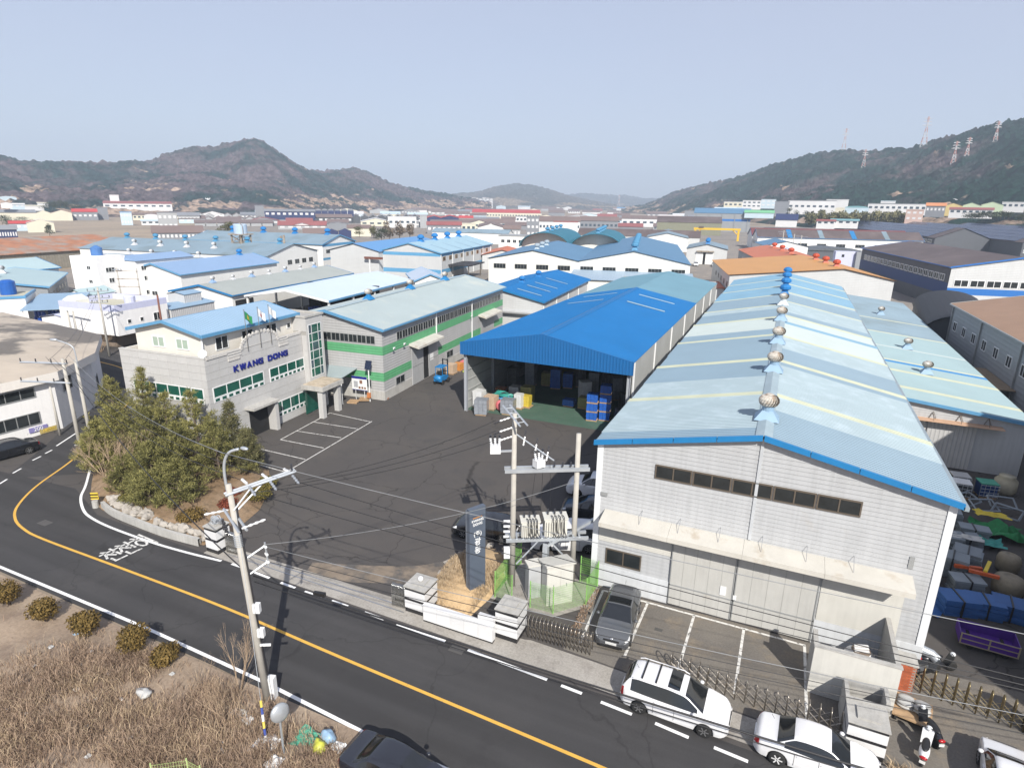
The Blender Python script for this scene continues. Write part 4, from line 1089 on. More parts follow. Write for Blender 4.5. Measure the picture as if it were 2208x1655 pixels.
gable('plain_hall', 'plain grey gabled hall with bright blue roof left of the banded hall', along((-103.7, 139.9), 8, 15.2), 8, 15.2, 44, 7.5, 9.4, W_LGREY, M('roof_bright_blue', (.10, .26, .50), .5, var=.05, rib=('Y', .6, .2)), None)
bn = g(640 + 0, 0) if False else None
sh = thing('steel_gantry_arm', 'small red brown steel hoist arm standing before the plain grey hall', 'hoist', (*g(798, 582, 2.5), 0))
b = MB(); b.bx(-.15, .15, -.15, .15, 0, 5.6); b.build('post', F_WHITE, sh)
b = MB(); b.box((1.2, .2, 5.8), (5.6, .5, .6), .1); b.build('beam', M('red_oxide', (.16, .06, .04), .7), sh)
fc = thing('flat_canopy', 'flat black canopy between banded hall and royal blue roof', 'canopy', (*g(985, 600, 0), 0), radians(8))
b = MB(); b.bx(-9, 5, -2, 10, 3.7, 4.0); b.build('canopy_roof', M('canopy_black', (.03, .03, .035), .7), fc)
for x, y in ((-8, -1), (4, -1), (-8, 9), (4, 9)):
	b = MB(); b.bx(x - .1, x + .1, y - .1, y + .1, 0, 3.7); b.build('post', F_BROWN, fc)
hs = gable('small_house', 'small white gabled house with pale roof behind the drum canopy', along((-72.5, 121), 40, 6), 40, 7, 15, 3.6, 5.0, W_WHITE, R_ICE, LBLUE_TRIM, over=.4, cat='house')
for i in range(2): window(hs, 'f', (2.2 + i * 2.4, -.01), 1.6, .8, .9, panes=1, frame=F_WHITE)
gable('red_roof_shed', 'small grey shed with red orange roof left of the twin halls', (-91, 178), 20, 13, 20, 4.6, 6.2, W_LGREY, R_ORANGE, None)
lb = gable('long_hall', 'long white hall with blue grey ridge roof behind the banded hall', uv(g(947, 520, 0), 10, 0, 0), -80, 10, 42, 5.5, 7.2, W_WHITE, R_GBLUE, None)
cw = thing('white_shop', 'small white two storey block beside the long hall', 'building', (*g(1075, 540, 0), 0), radians(12))
b = MB(); b.bx(0, 12, 0, 10, 0, 6.5); b.build('wall', W_WHITE, cw); b = MB(); b.bx(-.2, 12.2, -.2, 10.2, 6.502, 6.9); b.build('parapet', F_GREY, cw)
window_row(cw, 'f', (2, -.01), 3.6, 4, 2.7, 1.6, 1.4)
# white drum canopy, grey low hall, blue roofed white hall
dc = thing('drum_canopy', 'open canopy with icy white roof full of blue chemical drums', 'shed', (*along((-69.2, 79.1), 7, 16.4), 0), radians(7))
dw, dl = 16.4, 31.0
for xa, xb in ((-.3, dw / 2), (dw + .3, dw / 2)):
	b = MB(); corr(b, xa, 4.85, xb, 6.3, -.4, dl, .4, .04); b.build('roof_slope', R_ICE, dc)
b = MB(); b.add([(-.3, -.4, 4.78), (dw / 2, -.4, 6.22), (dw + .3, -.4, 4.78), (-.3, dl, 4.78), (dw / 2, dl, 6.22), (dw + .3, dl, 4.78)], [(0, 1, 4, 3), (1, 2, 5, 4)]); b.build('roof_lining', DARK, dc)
b = MB()
for xa, za, xb, zb in ((-.3, 4.55, dw / 2, 6.0), (dw / 2, 6.0, dw + .3, 4.55)): b.add([(xa, -.5, za), (xb, -.5, zb), (xb, -.5, zb + .33), (xa, -.5, za + .33), (xa, -.4, za), (xb, -.4, zb), (xb, -.4, zb + .33), (xa, -.4, za + .33)], [(0, 1, 2, 3), (3, 2, 6, 7), (4, 5, 1, 0)])
b.build('barge_board', W_WHITE, dc)
b = MB(); b.bx(dw + .2, dw + .4, -.4, dl, 4.6, 4.9); b.build('gutter', LBLUE_TRIM, dc)
for y in (0, 7.5, 15, 22.5, 30):
	for x in (0, dw):
		b = MB(); b.bx(x - .15, x + .15, y - .15, y + .15, 0, 4.7); b.build('post', W_WHITE, dc)
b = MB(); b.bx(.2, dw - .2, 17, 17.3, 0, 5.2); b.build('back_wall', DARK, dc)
# drums, shared mesh
D_BLUE = M('drum_blue', (.008, .06, .30), .4, var=.15, rnd=.2)
D_GREEN = M('drum_green', (.01, .09, .04), .45, var=.15, rnd=.2)
dmb = MB(); dmb.lathe([(.29, 0), (.29, .28), (.305, .29), (.305, .31), (.29, .32), (.29, .58), (.305, .59), (.305, .61), (.29, .62), (.29, .88), (.27, .89), (.26, .87)], 12)
DM = {'b': dmb.mesh('drum', D_BLUE), 'g': dmb.mesh('drum', D_GREEN)}
def drum(x, y, z, k, label, group): return tag(link('drum', DM[k], None, (x, y, z), random.random() * 3), label, 'drum', group)
for i in range(9):
	for j in range(3):
		x, y = uv(dc.location[:2], 7, 7.2 + i * .62, 4.0 + j * .62)
		for k in range(3 if i > 3 else 2):
			kk = 'g' if i < 4 else 'b'
			drum(x, y, k * .92, kk, ('dark green' if kk == 'g' else 'blue') + ' steel drum stacked in rows under the white drum canopy', ('green' if kk == 'g' else 'blue') + ' drums under the white canopy')
for i in range(5):
	x, y = uv(dc.location[:2], 7, 12.6 + i * .64, 1.6)
	for k in range(2 + (i % 2)): drum(x, y, k * .92, 'b', 'blue steel drum in the sunlit front stack of the white canopy', 'sunlit drums at the canopy front')
l2 = gable('low_hall', 'low hall with long pale grey roof and small ridge vents behind the office', along((-87.6, 75.7), 6, 13.5), 6, 13.5, 37.4, 4.8, 6.2, W_WHITE, R_GRY, BLUE_TRIM, ribs=.4)
VWH = M('vent_white_plain', (.62, .63, .64), .4, .3)
for y in (3, 8, 13, 18, 23, 28, 33): turbine(l2, 6.75, y, 6.3, R_CORN if y % 2 else VWH, VWH, .95 if y % 2 else .75)
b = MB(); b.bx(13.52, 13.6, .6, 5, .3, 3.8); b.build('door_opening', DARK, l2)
l1 = gable('blue_roof_warehouse', 'white warehouse with cornflower blue roof beside the lavender building', along((-108.5, 82.2), 6, 13.8), 6, 13.8, 28.2, 6.5, 8.3, W_WHITE, R_CORN, LBLUE_TRIM)
for x in (2.2, 6.6, 11.2): window(l1, 'f', (x, -.01), 2.0, 1.5, .9, panes=2, frame=F_WHITE)
for y in (2, 9, 16, 23): window(l1, 'r', (13.82, y), 1.8, 1.6, 1.0, panes=2, frame=F_WHITE)
mushroom(l1, 6.9, 24, 8.4, VBLUE, 1.2)
# halls whose gables face the yard side
l4 = gable('vented_hall', 'long grey blue roofed hall with row of ridge vents behind the white warehouse', (-121, 116.7), 98, 22, 62, 7, 9.4, W_WHITE, R_GBLUE, None)
for i in range(4): window(l4, 'f', (9 + i * 3.2, -.01), 4.2, 1.9, 1.2, panes=2, frame=F_GREY)
for k in range(6): mushroom(l4, 11, 4 + k * 10.5, 9.5, VLB, 1.35)
for k in range(4): turbine(l4, 4.5, 20 + k * 9, 8.0, VWH, VWH, 1.4)
l5 = gable('banded_gable_hall', 'white hall with blue band under its gable left of the plain hall', (-130, 147.5), 98, 19, 50, 8, 10.4, W_WHITE, R_GBLUE, LBLUE_TRIM, stripes=(('f', 7.2, 8.0, B_BLUE), ('f', 3.2, 3.9, B_BLUE)))
for i in range(2): window(l5, 'f', (3 + i * 3.4, -.01), 5.2, 2.4, 1.1, panes=3, frame=F_GREY)
for k in range(4): mushroom(l5, 9.5, 4 + k * 12, 10.5, VBLUE, 1.7)
l6 = gable('grey_hall', 'grey roofed low hall in front of the water tower', (-123, 97), 98, 14, 34, 5.6, 7.2, W_WHITE, R_GBLUE, None)
for k in range(4): turbine(l6, 7, 5 + k * 7, 7.3, VWH, VWH, 1.2)
# water tower
RUSTY = M('rusty_steel', (.34, .30, .25), .8, .2, var=.25, scale=2, dirt=((.20, .11, .06), 1.5, .5, .7))
wt = thing('water_tower', 'elevated pale blue water tank on rusty lattice legs', 'water tower', (-139, 125.5, 0))
for sx in (-1, 1):
	for sy in (-1, 1):
		b = MB(); b.bx(sx * 1.7 - .18, sx * 1.7 + .18, sy * 1.7 - .18, sy * 1.7 + .18, 0, 11.4); b.build('leg', RUSTY, wt)
for z in (7.6, 9.4):
	for a in range(4):
		c_, s_ = cos(a * pi / 2), sin(a * pi / 2)
		def rt(x, y, z): return (x * c_ - y * s_, x * s_ + y * c_, z)
		b = MB(); b.tube([rt(-1.7, -1.75, z), rt(1.7, -1.75, z + 1.8)], .09, 5); b.tube([rt(1.7, -1.75, z), rt(-1.7, -1.75, z + 1.8)], .09, 5); b.tube([rt(-1.7, -1.75, z), rt(1.7, -1.75, z)], .1, 5); b.build('bracing', RUSTY, wt)
b = MB(); b.bx(-2.3, 2.3, -2.3, 2.3, 11.4, 11.7); b.build('platform', RUSTY, wt)
b = MB(); b.lathe([(1.75, 11.7), (1.75, 14.1), (1.5, 14.3)], 18); b.build('tank', M('tank_pale_blue', (.40, .50, .62), .6, var=.06, streak=.15), wt)
b = MB(); b.tube([(2.15, -1.2, 11.4), (2.15, -1.2, 14.2), (1.2, -1, 14.4)], .08, 6); b.tube([(0, -.4, 0), (0, -.4, 11.4)], .22, 8); b.build('riser_pipe', RUSTY, wt)
st = thing('boiler_stack', 'rusty boiler stacks and pipes at the rear of the blue roofed warehouse', 'machinery', (*g(615, 575, 1.5), 0))
for dx, h in ((-.6, 10.5), (.5, 10.8)):
	b = MB(); b.tube([(dx, 0, 0), (dx, 0, h)], .32, 10); b.build('stack', RUSTY, st)
b = MB(); b.tube([(2.6, 1, 0), (2.6, 1, 6.5)], .9, 12); b.build('vessel', VWH, st)
b = MB(); b.tube([(5.0, 1.5, 0), (5.0, 1.5, 5.6)], 1.6, 14); b.build('tank', W_WHITE, st)
b = MB(); b.tube([(-2.5, 0, 6.2), (-.6, 0, 6.2)], .6, 10); b.build('duct', RUSTY, st)
# lavender block and neighbours
lv = thing('lavender_block', 'lavender and white flat roofed block with parapet and outside stair', 'building', (-95.2, 51.6, 0), radians(5))
b = MB(); b.bx(0, 11, .5, 9, 2.2, 5.6); b.build('upper_wall', W_PAINT, lv)
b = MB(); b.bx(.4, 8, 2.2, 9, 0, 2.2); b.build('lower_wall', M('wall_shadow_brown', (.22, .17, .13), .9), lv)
b = MB()
b.bx(0, 11, .5, .75, 5.602, 6.5); b.bx(10.75, 11, .75, 9, 5.602, 6.5); b.bx(0, 10.75, 8.75, 9, 5.602, 6.5); b.bx(0, .25, .75, 8.75, 5.602, 6.5); b.build('parapet', W_LAV, lv)
b = MB(); b.bx(.25, 10.75, .75, 8.75, 5.602, 5.66); b.build('roof_deck', M('deck_ochre', (.45, .43, .33), .85, var=.1), lv)
for y in (2.4, 4.4): window(lv, 'r', (11.01, y), 3.7, .6, .6, panes=1, frame=F_WHITE)
window(lv, 'r', (11.01, 7.0), 3.4, 1.3, 1.2, panes=2, frame=F_WHITE)
b = MB(); b.lathe([(.7, 5.67), (.75, 7.0), (.5, 7.15)], 14, (8.2, 5.2, 0)); b.build('water_tank', W_LAV, lv)
b = MB(); b.ext([(0, 5.67), (2.6, 5.67), (2.6, 6.6), (1.3, 7.2), (0, 6.6)], 'y', 1.2, 3.2); b.build('roof_hut', W_CREAM, lv)
b = MB()
for k in range(10): b.bx(-1.2 + k * .3, -.9 + k * .3, -1.2, .45, 0, .22 * (k + 1))
b.build('outside_stair', W_PAINT, lv)
gable('side_annexe', 'white single storey wing left of the lavender block', uv((-95.2, 51.6), 5, -6.5, 2), 5, 6.2, 7, 3.4, 3.9, W_PAINT, W_LAV, None, over=.2, cat='building')
CORW = M('corrugated_grey', (.50, .50, .50), .6, var=.06, rib=('Y', .35, 1.0))
s1 = gable('tin_shed', 'corrugated tin shed with sky blue roof beside the lavender block', uv((-95.2, 51.6), 5, 5.8, 9.2), 5, 5.5, 8.5, 4.6, 5.0, CORW, R_OFF, None, over=.15, cat='shed')
gable('tin_lookout', 'small raised tin cabin on the corrugated shed', uv((-95.2, 51.6), 5, 6.5, 13.2), 5, 3.4, 3.4, 6.2, 6.5, CORW, R_OFF, None, over=.1, cat='shed')
gable('low_blue_roof', 'low pale blue roof tucked between the office and the grey low hall', uv(OL, OY, -14.6, 9), 5, 5.6, 20, 3.2, 3.7, W_PAINT, R_OFF, None, over=.3, cat='shed')
wb = thing('white_block', 'white four storey block with small dark windows behind the tin canopy', 'building', (-126, 72.5, 0), radians(4))
b = MB(); b.bx(0, 7, 0, 6, 0, 10); b.build('stair_block', W_PAINT, wb)
b = MB(); b.bx(1.5, 9.5, 6, 20, 0, 8.8); b.build('wing', W_PAINT, wb)
b = MB(); b.add([(1.2, 5.8, 8.9), (9.9, 5.8, 8.9), (9.9, 20.3, 8.9), (1.2, 20.3, 8.9), (5.5, 5.8, 9.8), (5.5, 20.3, 9.8)], [(0, 1, 4), (1, 2, 5, 4), (3, 5, 2), (0, 4, 5, 3)]); b.build('wing_roof', R_CORN, wb)
for z in (2, 5, 7.6): window(wb, 'f', (4.8, -.01), z, 1.0, .7, panes=2, frame=F_WHITE)
for z in (2.2, 5.0, 7.0):
	for y in (2.5, 8, 11.5, 15): window(wb, 'r', (9.52 if y > 6 else 7.02, y), z, 1.8 if z > 6 else 1.1, .9, panes=3 if z > 6 else 2, frame=F_WHITE)
b = MB(); b.lathe([(1.0, 10.0), (1.0, 11.4), (.2, 11.9)], 14, (3.5, 3, 0)); b.build('roof_tank', M('tank_blue', (.06, .16, .38), .5), wb)
gable('hut', 'little white gabled hut by the drum yard', (-119, 66.5), 12, 4.6, 6, 3.8, 4.7, W_PAINT, R_AQUA, None, over=.3, cat='hut')
tq = gable('aqua_hall', 'grey walled hall with pale aqua roof at the left edge', uv((-122.7, 65.8), 53, -17, 0), 53, 17, 24, 5, 6.4, W_GREY, R_AQUA, LBLUE_TRIM)
for i in range(6): window(tq, 'r', (17.02, 2.5 + i * 3.6), 2.6, 1.8, 1.1, panes=2, frame=F_GREY)
for k in range(2): turbine(tq, 8.5, 6 + k * 7, 6.5, VWH, VWH, 1.2)
fb = thing('flat_block', 'white flat roofed block with blue water tank at the left edge', 'building', (*uv((-113.4, 57.2), 53, -16, 0), 0), radians(53))
b = MB(); b.bx(0, 16, 0, 9, 0, 4.8); b.build('wall', W_PAINT, fb)
b = MB(); b.bx(-.15, 16.15, -.15, .15, 4.802, 5.2); b.bx(15.85, 16.15, .15, 9.1, 4.802, 5.2); b.build('parapet', LBLUE_TRIM, fb)
b = MB(); b.bx(0, 15.8, .2, 9, 4.802, 4.86); b.build('roof_deck', M('deck_ochre', (.45, .43, .33), .85, var=.1), fb)
for x in (3.5, 9): window(fb, 'f', (x, -.01), 2.3, 2.4, .9, panes=2, frame=F_GREY)
for y in (2.3, 5.8): window(fb, 'r', (16.02, y), 2.6, 2.0, 1.0, panes=3, frame=F_GREY)
b = MB(); b.lathe([(1.15, 4.87), (1.15, 7.0), (.6, 7.3)], 16, (13.0, 5.5, 0)); b.build('water_tank', M('tank_strong_blue', (.01, .09, .36), .45), fb)
tc_ = thing('tin_canopy', 'tilted grey blue tin canopy over stored drums on the left', 'canopy', (-110.5, 54.6, 0), radians(48))
b = MB(); b.add([(0, 0, 3.4), (7.5, 0, 3.4), (7.5, 12, 4.4), (0, 12, 4.4), (0, 0, 3.28), (7.5, 0, 3.28), (7.5, 12, 4.28), (0, 12, 4.28)], [(0, 1, 2, 3), (7, 6, 5, 4), (0, 4, 5, 1), (1, 5, 6, 2), (3, 7, 4, 0)]); b.build('roof', R_OFF, tc_)
for x, y in ((.3, .3), (7.2, .3), (7.2, 11.5), (.3, 11.5)):
	b = MB(); b.tube([(x, y, 0), (x, y, 3.4 + y / 12)], .09, 8); b.build('post', W_PAINT, tc_)
for i in range(9):
	for j in range(3):
		x, y = uv((-110.5, 54.6), 48, 1.2 + i * .63, 2.2 + j * .65)
		for k in range(1 + (i * 7 + j) % 3): drum(x, y, k * .92, 'b', 'blue steel drum stored under the tilted tin canopy', 'drums under the tin canopy')
# rust tiled long roof and long white hall, far left
gable('rust_roof_hall', 'very long low hall with rusty orange tile roof at the left', (-236, 58), 3, 38, 78, 5, 8.3, M('wall_tin_dark', (.24, .22, .18), .8, var=.15, rib=('Y', .8, 1.0)), R_RUST, None, over=.6)
b = gable('blue_edge_hall', 'long white hall with blue eave edge at the far left', (-160, 48), 3, 15, 33, 5.8, 7.6, W_PAINT, R_AQUA, BLUE_TRIM)
# ------------------------------------------------------------------ right hand side
o17 = gable('amber_hall', 'wide hall with amber orange roof and red round vents', along((20.7, 149.8), 12, 33), 12, 33, 38, 6.3, 8.4, W_LGREY, R_AMBER, None, rf=.695)
for k in range(3): mushroom(o17, 23, 6 + k * 9, 8.4, VOR, 1.5)
for i in range(5): window(o17, 'l', (-.01, 3 + i * 6), 3.4, 2.0, 1.2, panes=2, frame=F_GREY)
o16 = gable('orange_hall', 'hall with bright red orange roof behind the amber roof', uv((-8.1, 196.2), 12, 0, 0), 12, 19, 44, 5.8, 7.6, W_GREY, R_ORANGE, None)
for k in range(3): mushroom(o16, 9.5, 5 + k * 13, 7.6, VOR, 1.6)
for i in range(7): window(o16, 'l', (-.01, 3 + i * 5), 2.8, 1.9, 1.2, panes=2, frame=F_WHITE)
lo = thing('orange_porch', 'low flat orange roof beside the amber hall', 'shed', (*uv(along((20.7, 149.8), 12, 33), 12, -7.4, 4), 0), radians(12))
b = MB(); b.bx(0, 7, 0, 12, 0, 2.8); b.build('wall', W_LGREY, lo); b = MB(); b.bx(-.3, 7.1, -.3, 12.3, 2.802, 3.0); b.build('roof', R_ORANGE, lo)
g15 = gable('workshop', 'white workshop with grey blue roof and half open tall door', along((-21.2, 239.3), 6, 14.4), 6, 14.4, 26, 5.5, 7.2, W_LGREY, R_GBLUE, None)
b = MB(); b.bx(3.4, 6.0, -.1, -.02, 0, 4.2); b.build('door_leaf', W_WHITE, g15); b = MB(); b.bx(6.9, 9.6, -.1, -.02, 0, 4.2); b.build('door_leaf', W_WHITE, g15)
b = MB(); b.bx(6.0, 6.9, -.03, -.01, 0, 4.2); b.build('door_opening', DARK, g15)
b = MB(); b.bx(3.6, 9.8, -1.0, -.02, 4.5, 4.9); b.build('canopy', RUSTY, g15)
for k in range(3): mushroom(g15, 7.2, 4 + k * 5, 7.3, VBLUE, 1.6)
c6 = gable('grey_blue_hall', 'white gabled hall with grey blue roof beside the yellow crane', along((-44.4, 298), 10, 19), 10, 19, 55, 6.2, 8.2, W_WHITE, R_GBLUE, None)
lg = gable('logo_hall', 'white gabled hall with round blue logo on its front', (-9.6, 266.7), 12, 16, 24, 6, 7.8, W_WHITE, R_BLUE2, None)
b = MB(); b.lathe([(1.0, 0), (1.0, .06)], 20); o = b.build('logo_disc', M('logo_blue', (.02, .10, .35), .5), lg, loc=(8.3, -.02, 4.4)); o.rotation_euler = (pi / 2, 0, 0)
b = MB(); b.lathe([(.62, 0), (.62, .03)], 20); o2 = b.build('logo_ring', F_WHITE, lg, loc=(8.3, -.09, 4.55)); o2.rotation_euler = (pi / 2, 0, 0)
b = MB(); b.bx(7.0, 9.6, -.06, -.02, 2.6, 3.1); b.build('logo_name', M('logo_blue', (.02, .10, .35), .5), lg)
for bay in range(2):
	a = uv((-15.8, 331.5), 12, 0, 15 + bay * 17)
	h = gable('ridge_hall', ('front' if bay == 0 else 'rear') + ' long white hall with brown roof ' + ('crossed by blue strips' if bay == 0 else 'without strips behind the strip roofed hall'), a, -78, 15, 74, 6.5, 10, W_WHITE, R_BROWN if bay == 0 else R_MAROON, BLUE_TRIM)
	if bay == 0:
		for i in range(4):
			y = 14 + i * 14.5
			b = MB(); b.add([(7.6, y, 10.17), (15.3, y, 6.6), (15.3, y + 2.2, 6.6), (7.6, y + 2.2, 10.17)], [(0, 1, 2, 3)]); b.build('roof_strip', BLUE_TRIM if i % 2 == 0 else R_GBLUE, h)
		for i in range(8): window(h, 'r', (15.02, 4 + i * 8.6), 2.4, 4.2, 1.6, panes=3, frame=F_GREY)
		for i in range(5): window(h, 'f', (2 + i * 2.7, -.01), 3, 1.2, 1.5, panes=1, frame=F_GREY)
h20 = gable('banded_big_hall', 'big grey hall with royal blue band and blue roof behind the crane', uv((-36, 560), 6, -44, 36), -84, 34, 46, 15, 19, W_GREY, R_BLUE2, None, stripes=(('r', 8.6, 10.4, B_ROYAL),))
for i in range(5):
	b = MB(); b.bx(34.05, 34.5, 2 + i * 10.4, 2.5 + i * 10.4, 0, 14.8); b.build('buttress', W_GREY, h20)
gt = thing('gantry_crane', 'yellow gantry crane standing beyond the grey blue hall', 'crane', (-57, 409, 0), radians(6))
YEL = M('crane_yellow', (.68, .42, .02), .5, var=.06)
b = MB(); b.bx(-1, 27, -.7, .7, 6.4, 7.6); b.build('beam', YEL, gt)
for x in (0, 26):
	b = MB(); b.bx(x - .6, x + .6, -.6, .6, 0, 6.4); b.build('leg', YEL, gt)
	b = MB(); s_ = 1 if x == 0 else -1; b.tube([(x + s_ * .5, 0, 3.8), (x + s_ * 3.4, 0, 6.5)], .35, 6); b.build('knee_brace', YEL, gt)
b = MB(); b.bx(2, 5, -1.2, 1.2, 7.6, 8.6); b.build('trolley', F_BROWN, gt)
gt2 = thing('orange_crane', 'long orange crane girder left of the yellow crane', 'crane', (*g(1350, 520, 0), 0), radians(8))
b = MB(); b.bx(0, 30, -.8, .8, 5.5, 7.0); b.build('girder', M('crane_orange', (.55, .27, .02), .5), gt2)
for x in (1, 29):
	b = MB(); b.bx(x - .5, x + .5, -.6, .6, 0, 5.5); b.build('leg', M('crane_orange', (.55, .27, .02), .5), gt2)
gable('olive_hall', 'olive grey hall with dark roof behind the orange crane girder', uv(g(1415, 505, 0), 10, 0, 24), -80, 22, 46, 9, 13, M('wall_olive', (.20, .20, .14), .7, var=.1), R_BROWN, None)
gable('maroon_long_hall', 'low pale hall with long maroon brown roof behind the teal barrels', uv(g(1245, 528, 0), 8, 0, 12), -82, 12, 62, 5.5, 8.5, W_LGREY, R_BROWN, None)
gb = thing('dark_grey_shed', 'dark grey flat shed with slate roof right of the logo hall', 'shed', (4.6, 284, 0), radians(12))
b = MB(); b.bx(0, 24, 0, 20, 0, 3.8); b.build('wall', W_DGREY, gb); b = MB(); b.add([(-.4, -.4, 3.85), (24.4, -.4, 3.85), (24.4, 20.4, 3.85), (-.4, 20.4, 3.85), (12, -.4, 5.0), (12, 20.4, 5.0)], [(0, 1, 4), (1, 2, 5, 4), (2, 3, 5), (3, 0, 4, 5)]); b.build('roof', M('roof_slate', (.09, .10, .11), .6, var=.1), gb)
for k, (px, py, col_) in enumerate(((1800, 560, W_LAV), (1845, 562, W_GREY), (1800, 578, W_LGREY))):
	c_ = thing('stacked_container', ('lavender', 'grey', 'light grey')[k] + ' site cabin behind the amber roof', 'container', (*g(px, py, 3.0 * (k != 2)), 3.0 * (k != 2) * 0), radians(12))
	b = MB(); b.bx(0, 8, 0, 3, 0, 6 if k != 2 else 3); b.build('shell', col_, c_); window(c_, 'f', (2.5, -.01), 4 if k != 2 else 1.2, .9, 1, panes=1, frame=F_GREY)
# dark hall with navy base and brown roof
r4 = gable('brown_roof_hall', 'dark hall with brown roof, white windows and royal blue edge', (32.1, 159.4), 11, 26, 62, 9, 11.4, W_DGREY, R_BROWN, B_ROYAL, stripes=(('l', 3.0, 5.6, B_NAVY),))
b = MB(); b.add([(0, -.03, 0), (26, -.03, 0), (26, -.03, 9), (13, -.03, 11.3), (0, -.03, 9)], [(0, 1, 2, 3, 4)]); b.build('gable_cladding', W_LGREY, r4)
b = MB(); b.bx(0, 26, -.05, -.034, 3.2, 4.6); b.build('painted_band', B_ROYAL, r4)
for i in range(19): window(r4, 'l', (-.03, 3.5 + i * 3.0), 5.8, 2.4, 1.5, panes=2, frame=F_WHITE, fr=.14)
for i in range(8): window(r4, 'f', (2.4 + i * 3.1, -.06), 4.9, 2.8, 1.5, panes=2, frame=F_WHITE, fr=.12)
# tan roofed hall right of the annex
r2 = gable('tan_roof_hall', 'grey hall with speckled tan roof at the right edge', (24.1, 50), 2, 24, 54, 8, 10.4, M('wall_blue_grey', (.31, .33, .345), .6, var=.06, streak=.06, rib=('Z', .5, .5)), R_TAN, F_GREY)
for i in range(12): window(r2, 'l', (-.03, 4 + i * 4.3), 4.6, 1.6, 1.3, panes=2, frame=F_WHITE, fr=.1)
for y in (0, 13.5, 27, 40.5, 53.5):
	b = MB(); b.bx(-.2, -.04, y, y + .16, 0, 7.9); b.build('downpipe', F_GREY, r2)
b = MB(); b.bx(-3.0, -.05, 26, 36, 2.9, 3.0); b.build('canopy', M('canopy_brown', (.26, .19, .12), .8), r2)
mushroom(r2, 12, 51, 10.4, GALV, 1.8)
barrel('dark_barrel_shed', 'near black barrel roofed shed between annex and brown roofed hall', (19.6, 106), -6, 10.5, 32, 3.4, 6.2, W_DGREY, M('roof_black', (.012, .013, .016), .6, var=.15), cat='shed')
nb = thing('neighbour_hall', 'tall grey neighbouring hall beyond the right hand yard wall', 'warehouse', (21.5, 16.4, 0), radians(-7.7))
b = MB(); b.bx(0, 22, 0, 30, 0, 17); b.build('wall', W_LGREY, nb); b = MB(); b.bx(-.2, 22.2, -.2, 30.2, 17.002, 17.4); b.build('roof', R_GRY, nb)
# solar roofed halls
SOL = M('solar_panel', (.012, .022, .06), .25, spec=.7, var=.25, scale=.5, rnd=.25)
def solar(parent, xa, za, xb, zb, y0, y1, nr, nc):
	b = MB(); L_ = hypot(xb - xa, zb - za); pw, ph = (y1 - y0) / nc, L_ / nr
	ang = atan2(zb - za, xb - xa)
	b.bx(.05, ph - .05, .05, pw - .05, .18, .26, 1); b.bx(.14, ph - .14, .14, pw - .14, .262, .30, 0); me = b.mesh('solar_panel', [SOL, M('solar_frame', (.13, .16, .24), .4)])
	for r in range(nr):
		for c in range(nc):
			o = link('solar_panel', me, parent, (xa + (xb - xa) * r / nr, y0 + c * pw, za + (zb - za) * r / nr)); o.rotation_euler = (0, -ang, 0)
s1_ = gable('solar_hall', 'dark hall with solar panels on its roof and row of white windows', (61.0, 347.7), 12, 23, 150, 8, 12.6, W_DGREY, R_BROWN, None, stripes=(('l', 3.2, 5.4, B_NAVY),))
solar(s1_, -.2, 8.1, 11.4, 12.6, 8, 148, 4, 26)
for i in range(24): window(s1_, 'l', (-.03, 5 + i * 5.8), 5.6, 4.6, 1.5, panes=3, frame=F_WHITE, fr=.2)
s2_ = gable('solar_hall', 'second dark solar roofed hall with steep grey gable', uv((61.0, 347.7), 12, 23, -26), 12, 24, 150, 8, 13, W_DGREY, R_BROWN, None)
solar(s2_, -.1, 8.1, 11.8, 12.9, 6, 146, 4, 24)
for i in range(4): window(s2_, 'f', (3 + i * 5.4, -.03), 3.6, 4.4, 1.5, panes=3, frame=F_WHITE, fr=.2)
s3_ = gable('solar_hall', 'rightmost dark solar hall with yellow roof ladder', uv((61.0, 347.7), 12, 47, -34), 12, 30, 150, 8, 13, W_DGREY, R_BROWN, None)
solar(s3_, -.1, 8.1, 14.8, 12.9, 6, 146, 5, 18)
for i in range(4): window(s3_, 'f', (4 + i * 6, -.03), 3.6, 4.8, 1.8, panes=2, frame=F_WHITE, fr=.2)
b = MB(); b.bx(1, 2.5, -1.4, -.2, 6, 12); b.build('roof_ladder', YEL, s3_)
# concrete roofed building in the left foreground
fl = thing('concrete_roof_building', 'white building with stained concrete roof at the left edge', 'building')
ROOFC = M('stained_concrete_roof', (.44, .38, .31), .9, var=.10, scale=.5, dirt=((.15, .135, .12), .11, .46, .53))
FASC = M('fascia_cream', (.74, .70, .65), .7, var=.04, streak=.06)
poly = [(-61.2, 8), (-60.2, 31.2), (-64.2, 37.0), (-72, 42.6), (-97, 45.5), (-97, 8)]
b = MB(); b.prism(poly, 0, 5.0); b.build('wall', W_PAINT, fl)
def inset(p, d): c = (-80, 25); return (p[0] + (c[0] - p[0]) * d, p[1] + (c[1] - p[1]) * d)
out = [inset(p, -.03) for p in poly]; top = [inset(p, .35) for p in poly]
b = MB(); n = len(poly)
b.add([(x, y, 5.55) for x, y in out] + [(x, y, 6.6) for x, y in top], [(i, (i + 1) % n, (i + 1) % n + n, i + n)[::1] for i in range(n)] + [tuple(range(n, 2 * n))]); b.build('roof', ROOFC, fl)
b = MB(); b.add([(x, y, 4.75) for x, y in out] + [(x, y, 5.55) for x, y in out] + [(x, y, 4.75) for x, y in poly], [(i, (i + 1) % n, (i + 1) % n + n, i + n) for i in range(n)] + [(i + 2 * n, (i + 1) % n + 2 * n, (i + 1) % n, i) for i in range(n)]); b.build('fascia', FASC, fl)
